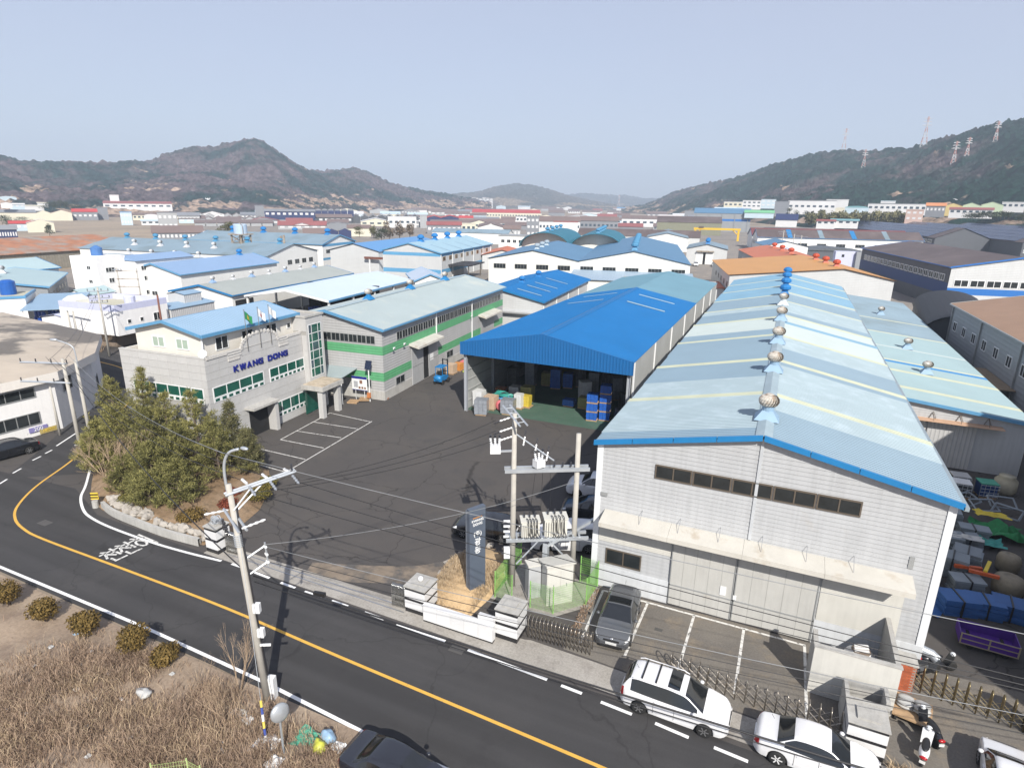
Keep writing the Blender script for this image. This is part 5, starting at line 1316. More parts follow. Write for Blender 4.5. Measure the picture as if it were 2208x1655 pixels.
def edge_win(p, q, t, z, w, h, panes):
	x, y = p[0] + (q[0] - p[0]) * t, p[1] + (q[1] - p[1]) * t
	a = atan2(q[1] - p[1], q[0] - p[0]) - pi / 2
	o = window(fl, 'r', (x + .02 * cos(a), y + .02 * sin(a)), z, w, h, panes=panes, frame=F_GREY, fr=.07, split=True); o.rotation_euler[2] = a
for t in (.12, .36, .60, .83): edge_win(poly[0], poly[1], t, 3.55, 4.6, .95, 4); edge_win(poly[0], poly[1], t, 1.05, 4.6, 1.15, 5)
edge_win(poly[1], poly[2], .3, 3.2, 1.6, 1.3, 1); edge_win(poly[2], poly[3], .3, .3, 1.6, 2.2, 1)
b = MB(); b.prism([(-60.9, 8), (-60.17, 25.5), (-60.05, 25.5), (-60.8, 8)], 0, .95); b.build('sign_band', M('band_dirty_white', (.55, .52, .46), .9, var=.15, scale=1.5), fl)
# price list painted on the low band
for (dy, txt, mt, sz) in ((24.6, '100', F_WHITE, .5), (29.2, '200', F_WHITE, .5), (26.1, '1477777', FYL, .34), (30.0, '147777', FYL, .34), (23.1, '50', FYL, .45)):
	me = text_mesh(txt, sz, .03); me.materials.append(mt)
	yy = dy; x = -61.2 + (yy - 8) / 23.2 * 1.0 + .08
	z = .62 if sz > .4 else .28
	back = MB(); back.bx(-.02, .0, -.75, .75, -.22, .24); bo = back.build('price_patch', M('patch_violet', (.22, .20, .42), .8) if sz > .4 else M('patch_ochre', (.42, .33, .12), .8), fl, loc=(x, yy, z), rz=-.043)
	o = link('price_lettering', me, fl, (x + .02, yy, z)); o.rotation_euler = (pi / 2, 0, pi / 2 - .043)
# boundary wall of the right hand yard
yw = thing('yard_wall', 'stained concrete block wall along the right hand yard', 'wall')
b = MB(); A_, B_ = (12.6, 28.6), (20.9, 58)
d_x, d_y = (B_[0] - A_[0]), (B_[1] - A_[1]); L_ = hypot(d_x, d_y); nx_, ny_ = d_y / L_ * .12, -d_x / L_ * .12
b.prism([(A_[0] - nx_, A_[1] - ny_), (B_[0] - nx_, B_[1] - ny_), (B_[0] + nx_, B_[1] + ny_), (A_[0] + nx_, A_[1] + ny_)], 0, 2.6); b.build('wall_face', CONC_W, yw)
b = MB(); b.prism([(A_[0] - nx_ * 1.5, A_[1] - ny_ * 1.5), (B_[0] - nx_ * 1.5, B_[1] - ny_ * 1.5), (B_[0] + nx_ * 1.5, B_[1] + ny_ * 1.5), (A_[0] + nx_ * 1.5, A_[1] + ny_ * 1.5)], 2.602, 2.72); b.build('wall_coping', CONC_W, yw)
# ================================================================== HILLS
def vnoise(x, y, cell, seed):
	rs = np.random.RandomState(seed); T = rs.rand(256, 256)
	u_ = x / cell; v_ = y / cell
	i = np.floor(u_).astype(int); j = np.floor(v_).astype(int); fu = u_ - i; fv = v_ - j
	fu = fu * fu * (3 - 2 * fu); fv = fv * fv * (3 - 2 * fv)
	a = T[i % 256, j % 256]; b_ = T[(i + 1) % 256, j % 256]; c = T[i % 256, (j + 1) % 256]; d = T[(i + 1) % 256, (j + 1) % 256]
	return (a * (1 - fu) + b_ * fu) * (1 - fv) + (c * (1 - fu) + d * fu) * fv
def hill_mat(name, green, brown, tan, s, tz, g0=.44):
	m = bpy.data.materials.new(name); m.use_nodes = True
	N = m.node_tree.nodes; L = m.node_tree.links; b = N['Principled BSDF']; b.inputs['Roughness'].default_value = 1; b.inputs['Specular IOR Level'].default_value = 0
	tc = N.new('ShaderNodeTexCoord')
	def nz(sc, d=6, ro=.65):
		n = N.new('ShaderNodeTexNoise'); n.inputs['Scale'].default_value = sc; n.inputs['Detail'].default_value = d; n.inputs['Roughness'].default_value = ro
		L.new(tc.outputs['Object'], n.inputs['Vector']); return n.outputs[0]
	def mr(f, a, c, lo=0, hi=1):
		r = N.new('ShaderNodeMapRange'); r.inputs[1].default_value = a; r.inputs[2].default_value = c; r.inputs[3].default_value = lo; r.inputs[4].default_value = hi
		L.new(f, r.inputs[0]); return r.outputs[0]
	def mx(f, a, c):
		x = N.new('ShaderNodeMix'); x.data_type = 'RGBA'; L.new(f, x.inputs[0])
		for k, v in ((6, a), (7, c)):
			if isinstance(v, tuple): x.inputs[k].default_value = (*v, 1)
			else: L.new(v, x.inputs[k])
		return x.outputs[2]
	c = mx(mr(nz(s, 8), g0, g0 + .11), green, brown)
	sp = N.new('ShaderNodeSeparateXYZ'); L.new(tc.outputs['Object'], sp.inputs[0])
	low = mr(sp.outputs[2], tz * .25, tz, .16, 0)
	ad = N.new('ShaderNodeMath'); ad.operation = 'ADD'; L.new(nz(s * 1.6, 5, .55), ad.inputs[0]); L.new(low, ad.inputs[1])
	c = mx(mr(ad.outputs[0], .66, .69), c, tan)
	f = nz(.09, 5, .8)
	x = N.new('ShaderNodeMix'); x.data_type = 'RGBA'; x.blend_type = 'MULTIPLY'; x.inputs[0].default_value = 1
	cc = N.new('ShaderNodeCombineColor'); v = mr(f, .35, .65, .35, 1.65)
	for i in range(3): L.new(v, cc.inputs[i])
	L.new(c, x.inputs[6]); L.new(cc.outputs[0], x.inputs[7]); L.new(x.outputs[2], b.inputs['Base Color'])
	return m
HM = hill_mat('hill_woodland', (.014, .031, .029), (.088, .068, .072), (.29, .215, .165), .010, 55)
HM2 = hill_mat('hill_pine_woodland', (.010, .027, .021), (.080, .062, .063), (.25, .185, .14), .011, 40, .51)
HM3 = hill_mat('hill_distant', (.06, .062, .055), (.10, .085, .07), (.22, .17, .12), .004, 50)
def hill(name, sky_, foot, nc, nr, mat, seed, tree=7.5, gul=.26, p=1.15):
	px = np.array([q[0] for q in sky_], float); py = np.array([q[1] for q in sky_], float); dd = np.array([q[2] for q in sky_], float)
	fx = np.array([q[0] for q in foot], float); fd = np.array([q[1] for q in foot], float)
	X = np.linspace(px[0], px[-1], nc); Y = np.interp(X, px, py); D = np.interp(X, px, dd); F = np.interp(X, fx, fd)
	dirs = np.array([ray(a, b_) for a, b_ in zip(X, Y)])
	hl = np.hypot(dirs[:, 0], dirs[:, 1]); ux = dirs[:, 0] / hl; uy = dirs[:, 1] / hl
	zr = CAM_H + D * dirs[:, 2] / hl - tree * .55
	T = np.concatenate([np.linspace(0, 1, nr), 1 + np.linspace(.04, .6, nr // 4)])
	V = np.zeros((len(T), nc, 3))
	for k, t in enumerate(T):
		dist = F + (D - F) * t
		x = ux * dist; y = uy * dist
		prof = t ** p if t <= 1 else max(0, 1 - (t - 1) * 1.3)
		e = sin(pi * min(t, 1.0)) if t < 1 else 0
		gl = (vnoise(x, y, 170, seed) - .5) * 2 + (vnoise(x, y, 70, seed + 1) - .5)
		z = zr * prof * (1 + gul * e * gl)
		# keep below the line of sight to the ridge
		if t < 1: z = np.minimum(z, CAM_H + (zr - CAM_H) * dist / D * .985)
		w = min(1, t * 6)
		z = z + w * tree * (vnoise(x, y, 9, seed + 2) - .3 + .6 * (vnoise(x, y, 5, seed + 3) - .5))
		V[k, :, 0] = x; V[k, :, 1] = y; V[k, :, 2] = np.maximum(z, -1) if t > 0 else -2
	n, m = len(T), nc
	idx = np.arange(n * m).reshape(n, m)
	F_ = np.stack([idx[:-1, :-1], idx[:-1, 1:], idx[1:, 1:], idx[1:, :-1]], -1).reshape(-1, 4)
	me = bpy.data.meshes.new(name); me.from_pydata(V.reshape(-1, 3).tolist(), [], F_.tolist()); me.materials.append(mat); me.update()
	o = link(name, me); o['kind'] = 'structure'; HV[name] = (X, V[:nr]); return o
HV = {}
hill('hill', [(-700, 345, 1500), (-300, 320, 1450), (0, 333, 1450), (60, 345, 1450), (130, 347, 1450), (200, 347, 1450), (240, 348, 1450), (330, 343, 1480), (350, 330, 1500), (420, 314, 1520), (460, 313, 1530), (500, 303, 1540), (525, 297, 1550), (545, 298, 1550), (565, 302, 1550),
             (590, 318, 1560), (640, 352, 1580), (665, 364, 1600), (720, 380, 1600), (780, 405, 1600), (850, 432, 1600)],
     [(-700, 700), (0, 760), (300, 820), (600, 900), (850, 1200)], 760, 90, HM, 11)
hill('hill', [(600, 385, 1800), (665, 364, 1800), (700, 365, 1800), (735, 363, 1800), (760, 359, 1800), (775, 360, 1800), (800, 372, 1800), (850, 395, 1820), (900, 406, 1850), (960, 415, 1900), (1010, 425, 1900), (1060, 436, 1900)],
     [(600, 1100), (1060, 1500)], 360, 70, HM, 21)
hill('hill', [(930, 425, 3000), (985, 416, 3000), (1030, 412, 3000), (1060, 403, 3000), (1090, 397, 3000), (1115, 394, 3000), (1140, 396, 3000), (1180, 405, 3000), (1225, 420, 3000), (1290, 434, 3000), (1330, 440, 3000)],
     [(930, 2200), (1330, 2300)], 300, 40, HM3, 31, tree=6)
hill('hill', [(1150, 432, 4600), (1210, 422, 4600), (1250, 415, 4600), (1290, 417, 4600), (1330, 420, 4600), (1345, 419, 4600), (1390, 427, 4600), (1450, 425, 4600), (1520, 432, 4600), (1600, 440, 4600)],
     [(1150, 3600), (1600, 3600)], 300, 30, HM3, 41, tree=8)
hill('hill', [(1340, 446, 2300), (1385, 441, 2200), (1420, 428, 2050), (1450, 413, 1950), (1500, 399, 1800), (1550, 388, 1700), (1600, 377, 1600), (1640, 362, 1520), (1680, 346, 1450), (1740, 331, 1380), (1800, 322, 1320), (1825, 319, 1300), (1890, 321, 1260), (1965, 313, 1220), (1990, 305, 1200),
             (2040, 290, 1160), (2100, 275, 1120), (2160, 259, 1080), (2208, 247, 1050), (2400, 205, 980), (2800, 160, 900)],
     [(1340, 1700), (1500, 1150), (1700, 800), (1900, 640), (2208, 560), (2800, 460)], 900, 110, HM2, 51, tree=8, p=1.05)
# ================================================================== FAR TOWN
def horizon(px): return 421.4 + .0149 * px
FARM = {}
PAL = {'white': (.62, .62, .62), 'cream': (.60, .57, .46), 'grey': (.33, .34, .35), 'dark': (.07, .075, .085), 'navy': (.018, .030, .10), 'brown': (.17, .125, .115), 'maroon': (.27, .085, .08), 'red': (.42, .05, .05),
       'blue': (.12, .28, .48), 'pale': (.46, .56, .62), 'green': (.16, .42, .22), 'teal': (.16, .33, .36), 'orange': (.52, .22, .10), 'yellow': (.58, .46, .20), 'mint': (.46, .55, .38), 'pink': (.52, .38, .33), 'slate': (.20, .21, .23)}
def pm(k, roof=False): return M('far_' + k + ('_roof' if roof else '_wall'), PAL[k], .7, var=.10, scale=.06, streak=0)
def far(px0, px1, top, base, wall, roof, label, kind='g', dist=None, depth=None, nwin=0, rise=.28, yaw=None, name='far_building', group=None, storeys=1, vents=0):
	pc = (px0 + px1) / 2
	if dist is None:
		dist = CAM_H / max(.0035, (base - horizon(pc)) / FPX) * 1.0
		dist *= sqrt(1 + ((pc - CX) / FPX) ** 2)
		z0 = 0.0
	else: z0 = max(0.0, atd(pc, base, dist)[2])
	a = atd(px0, base, dist); c = atd(px1, base, dist); ht = atd(pc, top, dist)[2] - z0
	w = hypot(c[0] - a[0], c[1] - a[1]); ht = max(3.0, ht)
	ang = atan2(c[1] - a[1], c[0] - a[0]) if yaw is None else radians(yaw)
	depth = depth or min(w * .6, 45)
	t = thing(name, label, 'building', (a[0], a[1], z0), ang, group)
	lowz = -2 if z0 > 0 else 0
	wm, rm = pm(wall), pm(roof, True)
	he = ht if kind == 'f' else ht * (1 - rise)
	b = MB()
	if kind == 'g':       # ridge parallel to the front
		b.bx(0, w, 0, depth, lowz, he); b.build('wall', wm, t)
		b = MB(); o = .5
		b.add([(-o, -o, he), (w + o, -o, he), (w + o, depth / 2, ht), (-o, depth / 2, ht), (w + o, depth + o, he), (-o, depth + o, he)], [(0, 1, 2, 3), (3, 2, 4, 5), (0, 3, 5), (1, 4, 2), (5, 4, 1, 0)]); b.build('roof', rm, t)
	elif kind == 'e':     # gable end to the front
		b.bx(0, w, .1, depth, lowz, he); b.build('wall', wm, t)
		b = MB(); b.add([(0, 0, lowz), (w, 0, lowz), (w, 0, he), (w / 2, 0, ht - .3), (0, 0, he)], [(0, 1, 2, 3, 4)]); b.build('gable', wm, t)
		b = MB(); o = .4
		b.add([(-o, -o, he), (w / 2, -o, ht), (w + o, -o, he), (-o, depth, he), (w / 2, depth, ht), (w + o, depth, he)], [(0, 1, 4, 3), (1, 2, 5, 4)]); b.build('roof', rm, t)
	elif kind == 'f':
		b.bx(0, w, 0, depth, lowz, ht); b.build('wall', wm, t)
		b = MB(); b.bx(-.2, w + .2, -.2, depth + .2, ht + .002, ht + .5); b.build('roof', rm, t)
	elif kind == 'b':     # barrel
		n = 8; b.bx(0, w, .1, depth, lowz, he); b.build('wall', wm, t)
		b = MB(); b.ext([(w / 2 - w / 2 * cos(pi * i / n), he + (ht - he) * sin(pi * i / n)) for i in range(n + 1)], 'y', 0, depth); b.build('roof', rm, t)
	if nwin:
		for s_ in range(storeys):
			wh = min(1.8, he * .28 / storeys + .3); z = he * (.45 if storeys == 1 else (s_ + .35) / storeys)
			key = ('far', round(w / nwin * .55, 1), round(wh, 1))
			if key not in WCACHE:
				q = MB(); q.bx(-key[1] / 2, key[1] / 2, -.06, .05, 0, key[2]); WCACHE[key] = q.mesh('window', G_BLUE if wall in ('white', 'cream') else pm('white'))
			for i in range(nwin): link('window', WCACHE[key], t, (w * (i + .5) / nwin, 0, z))
	for k in range(vents): mushroom(t, w * (k + .5) / vents, depth / 2, ht, VLB if roof not in ('brown', 'maroon') else RUSTY, 1.8)
	return t
F_ = far
# left
F_(0, 79, 452, 472, 'cream', 'slate', 'long cream hall with grey roof at the far left', nwin=0)
F_(79, 113, 453, 473, 'cream', 'cream', 'left of two cream gabled halls beyond the bare field', 'e')
F_(113, 157, 452, 473, 'cream', 'maroon', 'right of two cream gabled halls beyond the bare field', 'e')
F_(158, 212, 450, 472, 'slate', 'red', 'grey hall with red roof beyond the bare field', nwin=5)
F_(212, 235, 448, 471, 'slate', 'slate', 'dark grey box building beside the red roofed grey hall', 'f')
F_(224, 372, 434, 451, 'white', 'maroon', 'long white hall with red roof under the left hill', nwin=9, dist=880)
F_(238, 258, 421, 436, 'white', 'white', 'white cube tower over the long red roofed hall', 'f', dist=900)
F_(2, 26, 435, 444, 'white', 'maroon', 'small white house with red roof at the far left', 'e', dist=700)
F_(22, 54, 438, 449, 'pale', 'white', 'pale blue sheds beside the small white house far left', 'g', dist=720, nwin=3)
F_(54, 95, 442, 450, 'white', 'cream', 'low white building left of the dark pine clump', 'g', dist=760)
F_(81, 104, 436, 443, 'white', 'cream', 'small cream building behind the pine clump', 'g', dist=820)
F_(0, 37, 423, 434, 'pale', 'pale', 'pale grey hall on the slope at the far left', 'b', dist=900)
F_(22, 76, 476, 494, 'pale', 'red', 'pale blue workshop with red roof end', nwin=4)
F_(60, 119, 472, 497, 'cream', 'white', 'cream hall with white roof and green wall', 'e')
F_(0, 40, 485, 515, 'navy', 'slate', 'navy hall with white window row at the left edge', nwin=7)
F_(262, 287, 458, 482, 'pale', 'blue', 'pale blue two storey building on the bare field', 'f', nwin=4, storeys=2)
F_(287, 342, 459, 472, 'cream', 'brown', 'low cream terrace with brown roof', nwin=6)
F_(311, 343, 462, 473, 'white', 'white', 'white tent hall on the bare field', 'b')
F_(305, 345, 473, 482, 'white', 'pale', 'white cabins at the field edge', nwin=3)
F_(343, 385, 459, 491, 'grey', 'slate', 'grey four window block left of the brown roofs', 'f', nwin=4, storeys=2)
F_(385, 432, 458, 478, 'grey', 'slate', 'grey hall row with small gables', nwin=6)
F_(330, 440, 487, 515, 'slate', 'brown', 'low grey hall with wide brown roof and white windows', nwin=12, rise=.45)
F_(360, 396, 443, 458, 'dark', 'slate', 'dark glass building with red edge', 'f')
for i in range(10):
	x = 425 + i * 4.9; a = atd(x, 440, 1000); t = atd(x, 430, 1000)
	b = MB(); b.lathe([(1.7, 0), (1.7, 7), (.4, 8.4)], 10); tag(b.build('silo', pm('white'), loc=(a[0], a[1], max(0, a[2]))), 'white silo in a row of ten below the left hill', 'silo', 'row of white silos')
F_(396, 528, 441, 458, 'white', 'slate', 'long white factory with grey roof and gable end', nwin=8)
F_(528, 552, 445, 458, 'slate', 'slate', 'grey box beside the long white factory', 'f')
F_(552, 571, 444, 472, 'slate', 'slate', 'tall grey slab before the navy hall', 'f')
F_(571, 680, 451, 469, 'navy', 'slate', 'long navy hall with white lower wall', nwin=9, dist=600)
for i in range(6): F_(680 + i * 14, 693 + i * 14, 450, 465, 'navy', 'slate', 'navy arched bay in the row beside the long navy hall', 'b', dist=640, name='arched_bay', group='navy arched bays')
F_(553, 580, 462, 470, 'white', 'white', 'white gatehouse below the tall grey slab', 'f')
rb = random.Random(5)
for j, (yb, x0, x1, n) in enumerate(((468, 385, 560, 9), (476, 395, 640, 11), (484, 420, 590, 7))):
	for i in range(n):
		a = x0 + (x1 - x0) * i / n; F_(a, a + (x1 - x0) / n * .93, yb - 9, yb, 'grey', 'brown', 'grey shed with brown roof in the dense rows left of centre', 'e' if j < 2 else 'g', depth=40, rise=.45, name='brown_roof_shed', group='brown roofed sheds left of centre')
F_(648, 760, 462, 478, 'dark', 'brown', 'long charcoal hall with small pale windows', nwin=9, rise=.35)
for i in range(8): F_(760 + i * 18, 777 + i * 18, 462, 478, 'dark', 'slate', 'charcoal gable in the saw tooth row right of the charcoal hall', 'e', depth=50, rise=.4, name='saw_tooth_bay', group='charcoal saw tooth bays')
F_(600, 705, 477, 491, 'grey', 'maroon', 'grey hall with faded maroon roof', nwin=6, rise=.5)
F_(705, 752, 478, 492, 'slate', 'slate', 'slate gabled hall right of the maroon roof', 'e')
F_(635, 668, 481, 491, 'white', 'white', 'small white gabled shed before the maroon roof', 'e')
F_(655, 705, 492, 510, 'navy', 'brown', 'navy hall with brown roof and white windows', nwin=4, rise=.5)
F_(702, 730, 492, 511, 'navy', 'slate', 'left of two navy gables', 'e')
F_(731, 758, 491, 511, 'navy', 'slate', 'right of two navy gables', 'e')
F_(441, 470, 501, 520, 'white', 'white', 'small white box behind the vented roof', 'f')
F_(470, 500, 502, 514, 'yellow', 'yellow', 'yellow walled shed left of the water tower', 'f')
F_(560, 600, 503, 518, 'white', 'dark', 'small white gabled hut with dark roof', 'e')
# middle
F_(750, 800, 485, 505, 'cream', 'brown', 'cream shed with brown roof behind the bare trees', nwin=0)
F_(837, 898, 469, 487, 'white', 'white', 'flat white showroom with blue glass', 'f', nwin=5)
F_(906, 921, 465, 488, 'grey', 'grey', 'tall grey slab right of the showroom', 'f')
F_(921, 951, 465, 480, 'navy', 'red', 'left navy gable under a red roof', 'e', depth=60); F_(951, 990, 465, 480, 'navy', 'red', 'middle navy gable under a red roof', 'e', depth=60); F_(990, 1020, 465, 480, 'white', 'red', 'white hall with red roof right of the navy gables')
F_(921, 995, 478, 500, 'slate', 'maroon', 'dark grey hall with rose red roof and seven windows', nwin=7)
F_(995, 1026, 483, 498, 'cream', 'cream', 'cream block with dark opening', 'f', nwin=3)
F_(1030, 1086, 482, 507, 'white', 'brown', 'white gabled hall with brown roof and window row', 'e', nwin=9, depth=60)
F_(1086, 1122, 486, 510, 'grey', 'brown', 'grey side wing of the white gabled hall', nwin=5)
F_(990, 1050, 472, 486, 'grey', 'brown', 'wide brown roof with white walls before the red roofs', nwin=6, rise=.5); F_(1050, 1110, 472, 486, 'white', 'brown', 'second wide brown roof right of centre', nwin=6, rise=.5)
F_(1018, 1165, 452, 469, 'cream', 'red', 'very long pale hall with bright red roof edge', nwin=24, rise=.35)
F_(1112, 1136, 467, 488, 'white', 'slate', 'white office with dark glass', 'f', nwin=3, storeys=2)
for i in range(6): F_(1017 + i * 7.8, 1023.5 + i * 7.8, 426 + (i % 3), 448, 'white', 'pink', 'white apartment tower in the cluster before the distant hill', 'f', dist=1900, depth=12, name='apartment_tower', group='apartment towers', nwin=2, storeys=6)
F_(1135, 1162, 468, 506, 'slate', 'slate', 'grey corner block with white framed windows', 'f', nwin=3, storeys=3)
F_(1162, 1250, 467, 498, 'white', 'brown', 'long white factory with brown roof', nwin=12, storeys=1, rise=.3)
F_(1250, 1332, 467, 494, 'slate', 'brown', 'grey factory with red framed windows', nwin=9, storeys=1, rise=.3)
F_(1193, 1245, 479, 503, 'white', 'maroon', 'white flat block before the long factory', 'f', nwin=5)
F_(1205, 1215, 487, 500, 'blue', 'blue', 'leftmost of three sky blue rooftop units', 'f', depth=6); F_(1217, 1226, 488, 500, 'blue', 'blue', 'middle of three sky blue rooftop units', 'f', depth=6); F_(1228, 1238, 489, 500, 'blue', 'blue', 'rightmost of three sky blue rooftop units', 'f', depth=6)
F_(1185, 1240, 497, 512, 'cream', 'grey', 'cream shed between the teal barrels', 'e')
F_(1340, 1426, 465, 486, 'white', 'brown', 'white hall with teal trim right of centre', nwin=6)
F_(1420, 1470, 464, 476, 'white', 'white', 'white two storey block right of centre', 'f', nwin=5, storeys=2)
F_(1475, 1500, 455, 472, 'slate', 'slate', 'narrow grey slab left of the big banded hall', 'f')
F_(1470, 1540, 452, 464, 'white', 'pale', 'long pale roofed hall above the olive hall', nwin=7)
for j, (yy, n) in enumerate(((26, 20), (33, 19), (41, 17), (52, 15))):
	for i in range(n):
		a = 330 + j * 20 + i * (1320 - j * 50) / n + rb.uniform(-8, 8); w = 1200 / n * rb.uniform(.55, .85); yb = horizon(a) + yy + rb.uniform(-2, 2)
		F_(a, a + w, yb - rb.uniform(8, 11) - j, yb, rb.choice(['white', 'grey', 'cream', 'slate', 'pale']), rb.choice(['brown', 'brown', 'brown', 'maroon', 'slate', 'pale', 'white']), 'workshop in the ' + ('fourth', 'third', 'second', 'nearest')[j] + ' crowded row across the middle distance', rb.choice('geg'), depth=26, rise=.42, nwin=rb.choice([0, 4, 6]), name='crowded_shed', group=('fourth', 'third', 'second', 'nearest')[j] + ' crowded row of workshops')
for i in range(26):
	a = 560 + i * 30 + rb.uniform(-8, 8); w = rb.uniform(18, 42); yb = horizon(a) + rb.uniform(14, 24)
	F_(a, a + w, yb - rb.uniform(6, 9), yb, rb.choice(['white', 'grey', 'cream']), 'brown' if rb.random() < .7 else 'maroon', 'brown roofed factory in the packed rows of the middle distance', rb.choice('gge'), depth=45, rise=.5, nwin=rb.choice([0, 0, 5]), name='packed_factory', group='packed factories of the middle distance', vents=0)
for i in range(58):
	a = 880 + i * 13 + rb.uniform(-6, 6); w = rb.uniform(12, 30); yb = horizon(a) + rb.uniform(7, 14)
	F_(a, a + w, yb - rb.uniform(4, 8), yb, rb.choice(['white', 'white', 'pale', 'cream']), rb.choice(['white', 'pale', 'pale', 'maroon', 'brown', 'blue']), 'small white shed on the hazy plain before the distant hills', rb.choice('gef'), depth=40, name='plain_shed', group='hazy sheds of the plain')
for i in range(14):
	a = 1380 + i * 16 + rb.uniform(-5, 5); w = rb.uniform(14, 26); yb = horizon(a) + rb.uniform(14, 22)
	F_(a, a + w, yb - rb.uniform(5, 8), yb, rb.choice(['white', 'pale', 'cream']), rb.choice(['white', 'pale', 'brown', 'teal']), 'white workshop crowded below the right hill', rb.choice('gef'), depth=30, name='crowded_workshop', group='crowded workshops below the right hill', nwin=rb.choice([0, 4]))
# right, on rising ground
F_(1668, 1699, 435, 462, 'slate', 'slate', 'grey windowless tower of the big white complex', 'f', dist=640)
F_(1697, 1800, 433, 458, 'white', 'slate', 'big white complex with curved dark roof edge', 'f', dist=660, nwin=8)
F_(1780, 1828, 431, 446, 'white', 'white', 'white upper wing of the big complex', 'f', dist=720)
F_(1605, 1668, 453, 465, 'pale', 'green', 'hall with bright green roof left of the grey tower', dist=560, rise=.5)
F_(1540, 1600, 447, 461, 'white', 'pale', 'white workshops left of the green roof', dist=620, nwin=6)
F_(1672, 1718, 461, 483, 'white', 'navy', 'small white house with violet solar roof', 'g', dist=470, rise=.6)
F_(1600, 1640, 433, 448, 'white', 'white', 'white block with stepped roof on the slope', 'f', dist=760, nwin=4, storeys=2)
F_(1640, 1672, 430, 446, 'pale', 'slate', 'pale block under the slope', 'f', dist=780, nwin=3, storeys=2)
F_(1560, 1600, 436, 448, 'cream', 'white', 'cream block left on the slope', 'f', dist=780, nwin=4)
F_(1800, 1822, 447, 457, 'cream', 'cream', 'cream arched store beside the bamboo', 'b', dist=600)
F_(1820, 1872, 444, 458, 'pale', 'teal', 'pale hall with teal barrel end', 'b', dist=600)
F_(1869, 1996, 440, 458, 'white', 'slate', 'long white hall with black roof edge', 'f', dist=620, nwin=10)
F_(1898, 1930, 434, 442, 'white', 'pale', 'white rooftop house on the long hall', 'f', dist=660)
F_(1994, 2036, 437, 462, 'slate', 'orange', 'dark grey hall with orange roof', 'g', dist=560, nwin=5)
F_(2034, 2072, 437, 460, 'yellow', 'orange', 'yellow gabled hall with orange roof', 'e', dist=570); F_(2072, 2112, 436, 460, 'mint', 'orange', 'left mint green gabled hall with orange roof', 'e', dist=575); F_(2112, 2160, 434, 460, 'mint', 'mint', 'right mint green gabled hall', 'e', dist=580)
F_(2045, 2140, 447, 464, 'white', 'maroon', 'low white villas with red roofs before the mint halls', dist=520, nwin=7)
F_(1950, 1988, 453, 477, 'pink', 'pink', 'pink flat house beside the bamboo', 'f', dist=480, nwin=3, storeys=2)
F_(2158, 2208, 437, 452, 'white', 'white', 'white block at the right edge', 'f', dist=600, nwin=4); F_(2155, 2190, 415, 426, 'slate', 'slate', 'slate hall high on the right slope', dist=760); F_(2188, 2240, 413, 426, 'white', 'white', 'white hall high on the right slope', dist=760, nwin=3)
F_(2040, 2095, 428, 438, 'pale', 'white', 'pale hall behind the mint halls', dist=720); F_(1760, 1800, 473, 486, 'white', 'maroon', 'small white house before the bamboo', dist=420, nwin=3); F_(1790, 1850, 472, 485, 'white', 'teal', 'white cottage with green roof before the bamboo', dist=425, nwin=4)
# ================================================================== PYLONS ON THE HILLS
def pylon(px, ytop, ybase, dist, label):
	if dist < 2000:                       # stand it on the hillside
		Xc, Vc = HV['hill']; col = Vc[:, int(np.argmin(abs(Xc - px)))]; q = (col - np.array([0, 0, CAM_H])) @ RM.T
		rowp = CY + FPX * q[:, 1] / q[:, 2]; a = tuple(col[int(np.argmin(abs(rowp - ybase)))]); dist = hypot(a[0], a[1])
	else: a = atd(px, ybase, dist)
	H = atd(px, ytop, dist)[2] - a[2] + 4
	t = thing('power_pylon', label, 'pylon', (a[0], a[1], a[2] - 4)); rw = H * .10; r = .28
	PW = M('pylon_white', (.62, .60, .60), .6); PR = M('pylon_red', (.50, .14, .08), .6)
	for sx in (-1, 1):
		for sy in (-1, 1):
			b = MB()
			for k in range(6):
				z0, z1 = H * k / 6, H * (k + 1) / 6
				w0, w1 = rw * max(.16, 1 - z0 / H * 1.25), rw * max(.16, 1 - z1 / H * 1.25)
				b.tube([(sx * w0, sy * w0, z0), (sx * w1, sy * w1, z1)], r, 4, mi=k % 2)
			b.build('leg', [PW, PR], t)
	b = MB()
	for k in range(8):
		z0, z1 = H * k / 8, H * (k + 1) / 8; w0, w1 = rw * max(.16, 1 - z0 / H * 1.25), rw * max(.16, 1 - z1 / H * 1.25)
		for (p, q) in (((-1, -1), (1, -1)), ((1, -1), (1, 1)), ((1, 1), (-1, 1)), ((-1, 1), (-1, -1))):
			b.tube([(p[0] * w0, p[1] * w0, z0), (q[0] * w1, q[1] * w1, z1)], r * .6, 3); b.tube([(q[0] * w0, q[1] * w0, z0), (p[0] * w1, p[1] * w1, z1)], r * .6, 3)
	b.build('bracing', PW, t)
	for z, l_ in ((.72, .15), (.83, .13), (.93, .11)):
		b = MB(); b.tube([(-H * l_, 0, H * z), (0, 0, H * z + 1.2), (H * l_, 0, H * z)], r, 4); b.tube([(-H * l_, 0, H * z), (H * l_, 0, H * z)], r, 4); b.build('cross_arm', PW, t)
for a in ((1819, 277, 320, 1300, 'pale pylon on the bare shoulder of the right hill'), (1868, 322, 359, 1120, 'red and white pylon half way up the right hill, left one'), (1993, 252, 308, 1200, 'tall pylon on the right ridge line'),
          (2069, 304, 356, 980, 'red and white pylon in the middle of the right slope'), (2097, 296, 334, 1050, 'grey pylon right of the red and white one'), (2156, 261, 300, 1040, 'pylon near the top right of the right hill'),
          (1334, 420, 442, 2900, 'distant pylon in the gap between the hills')):
	pylon(*a)
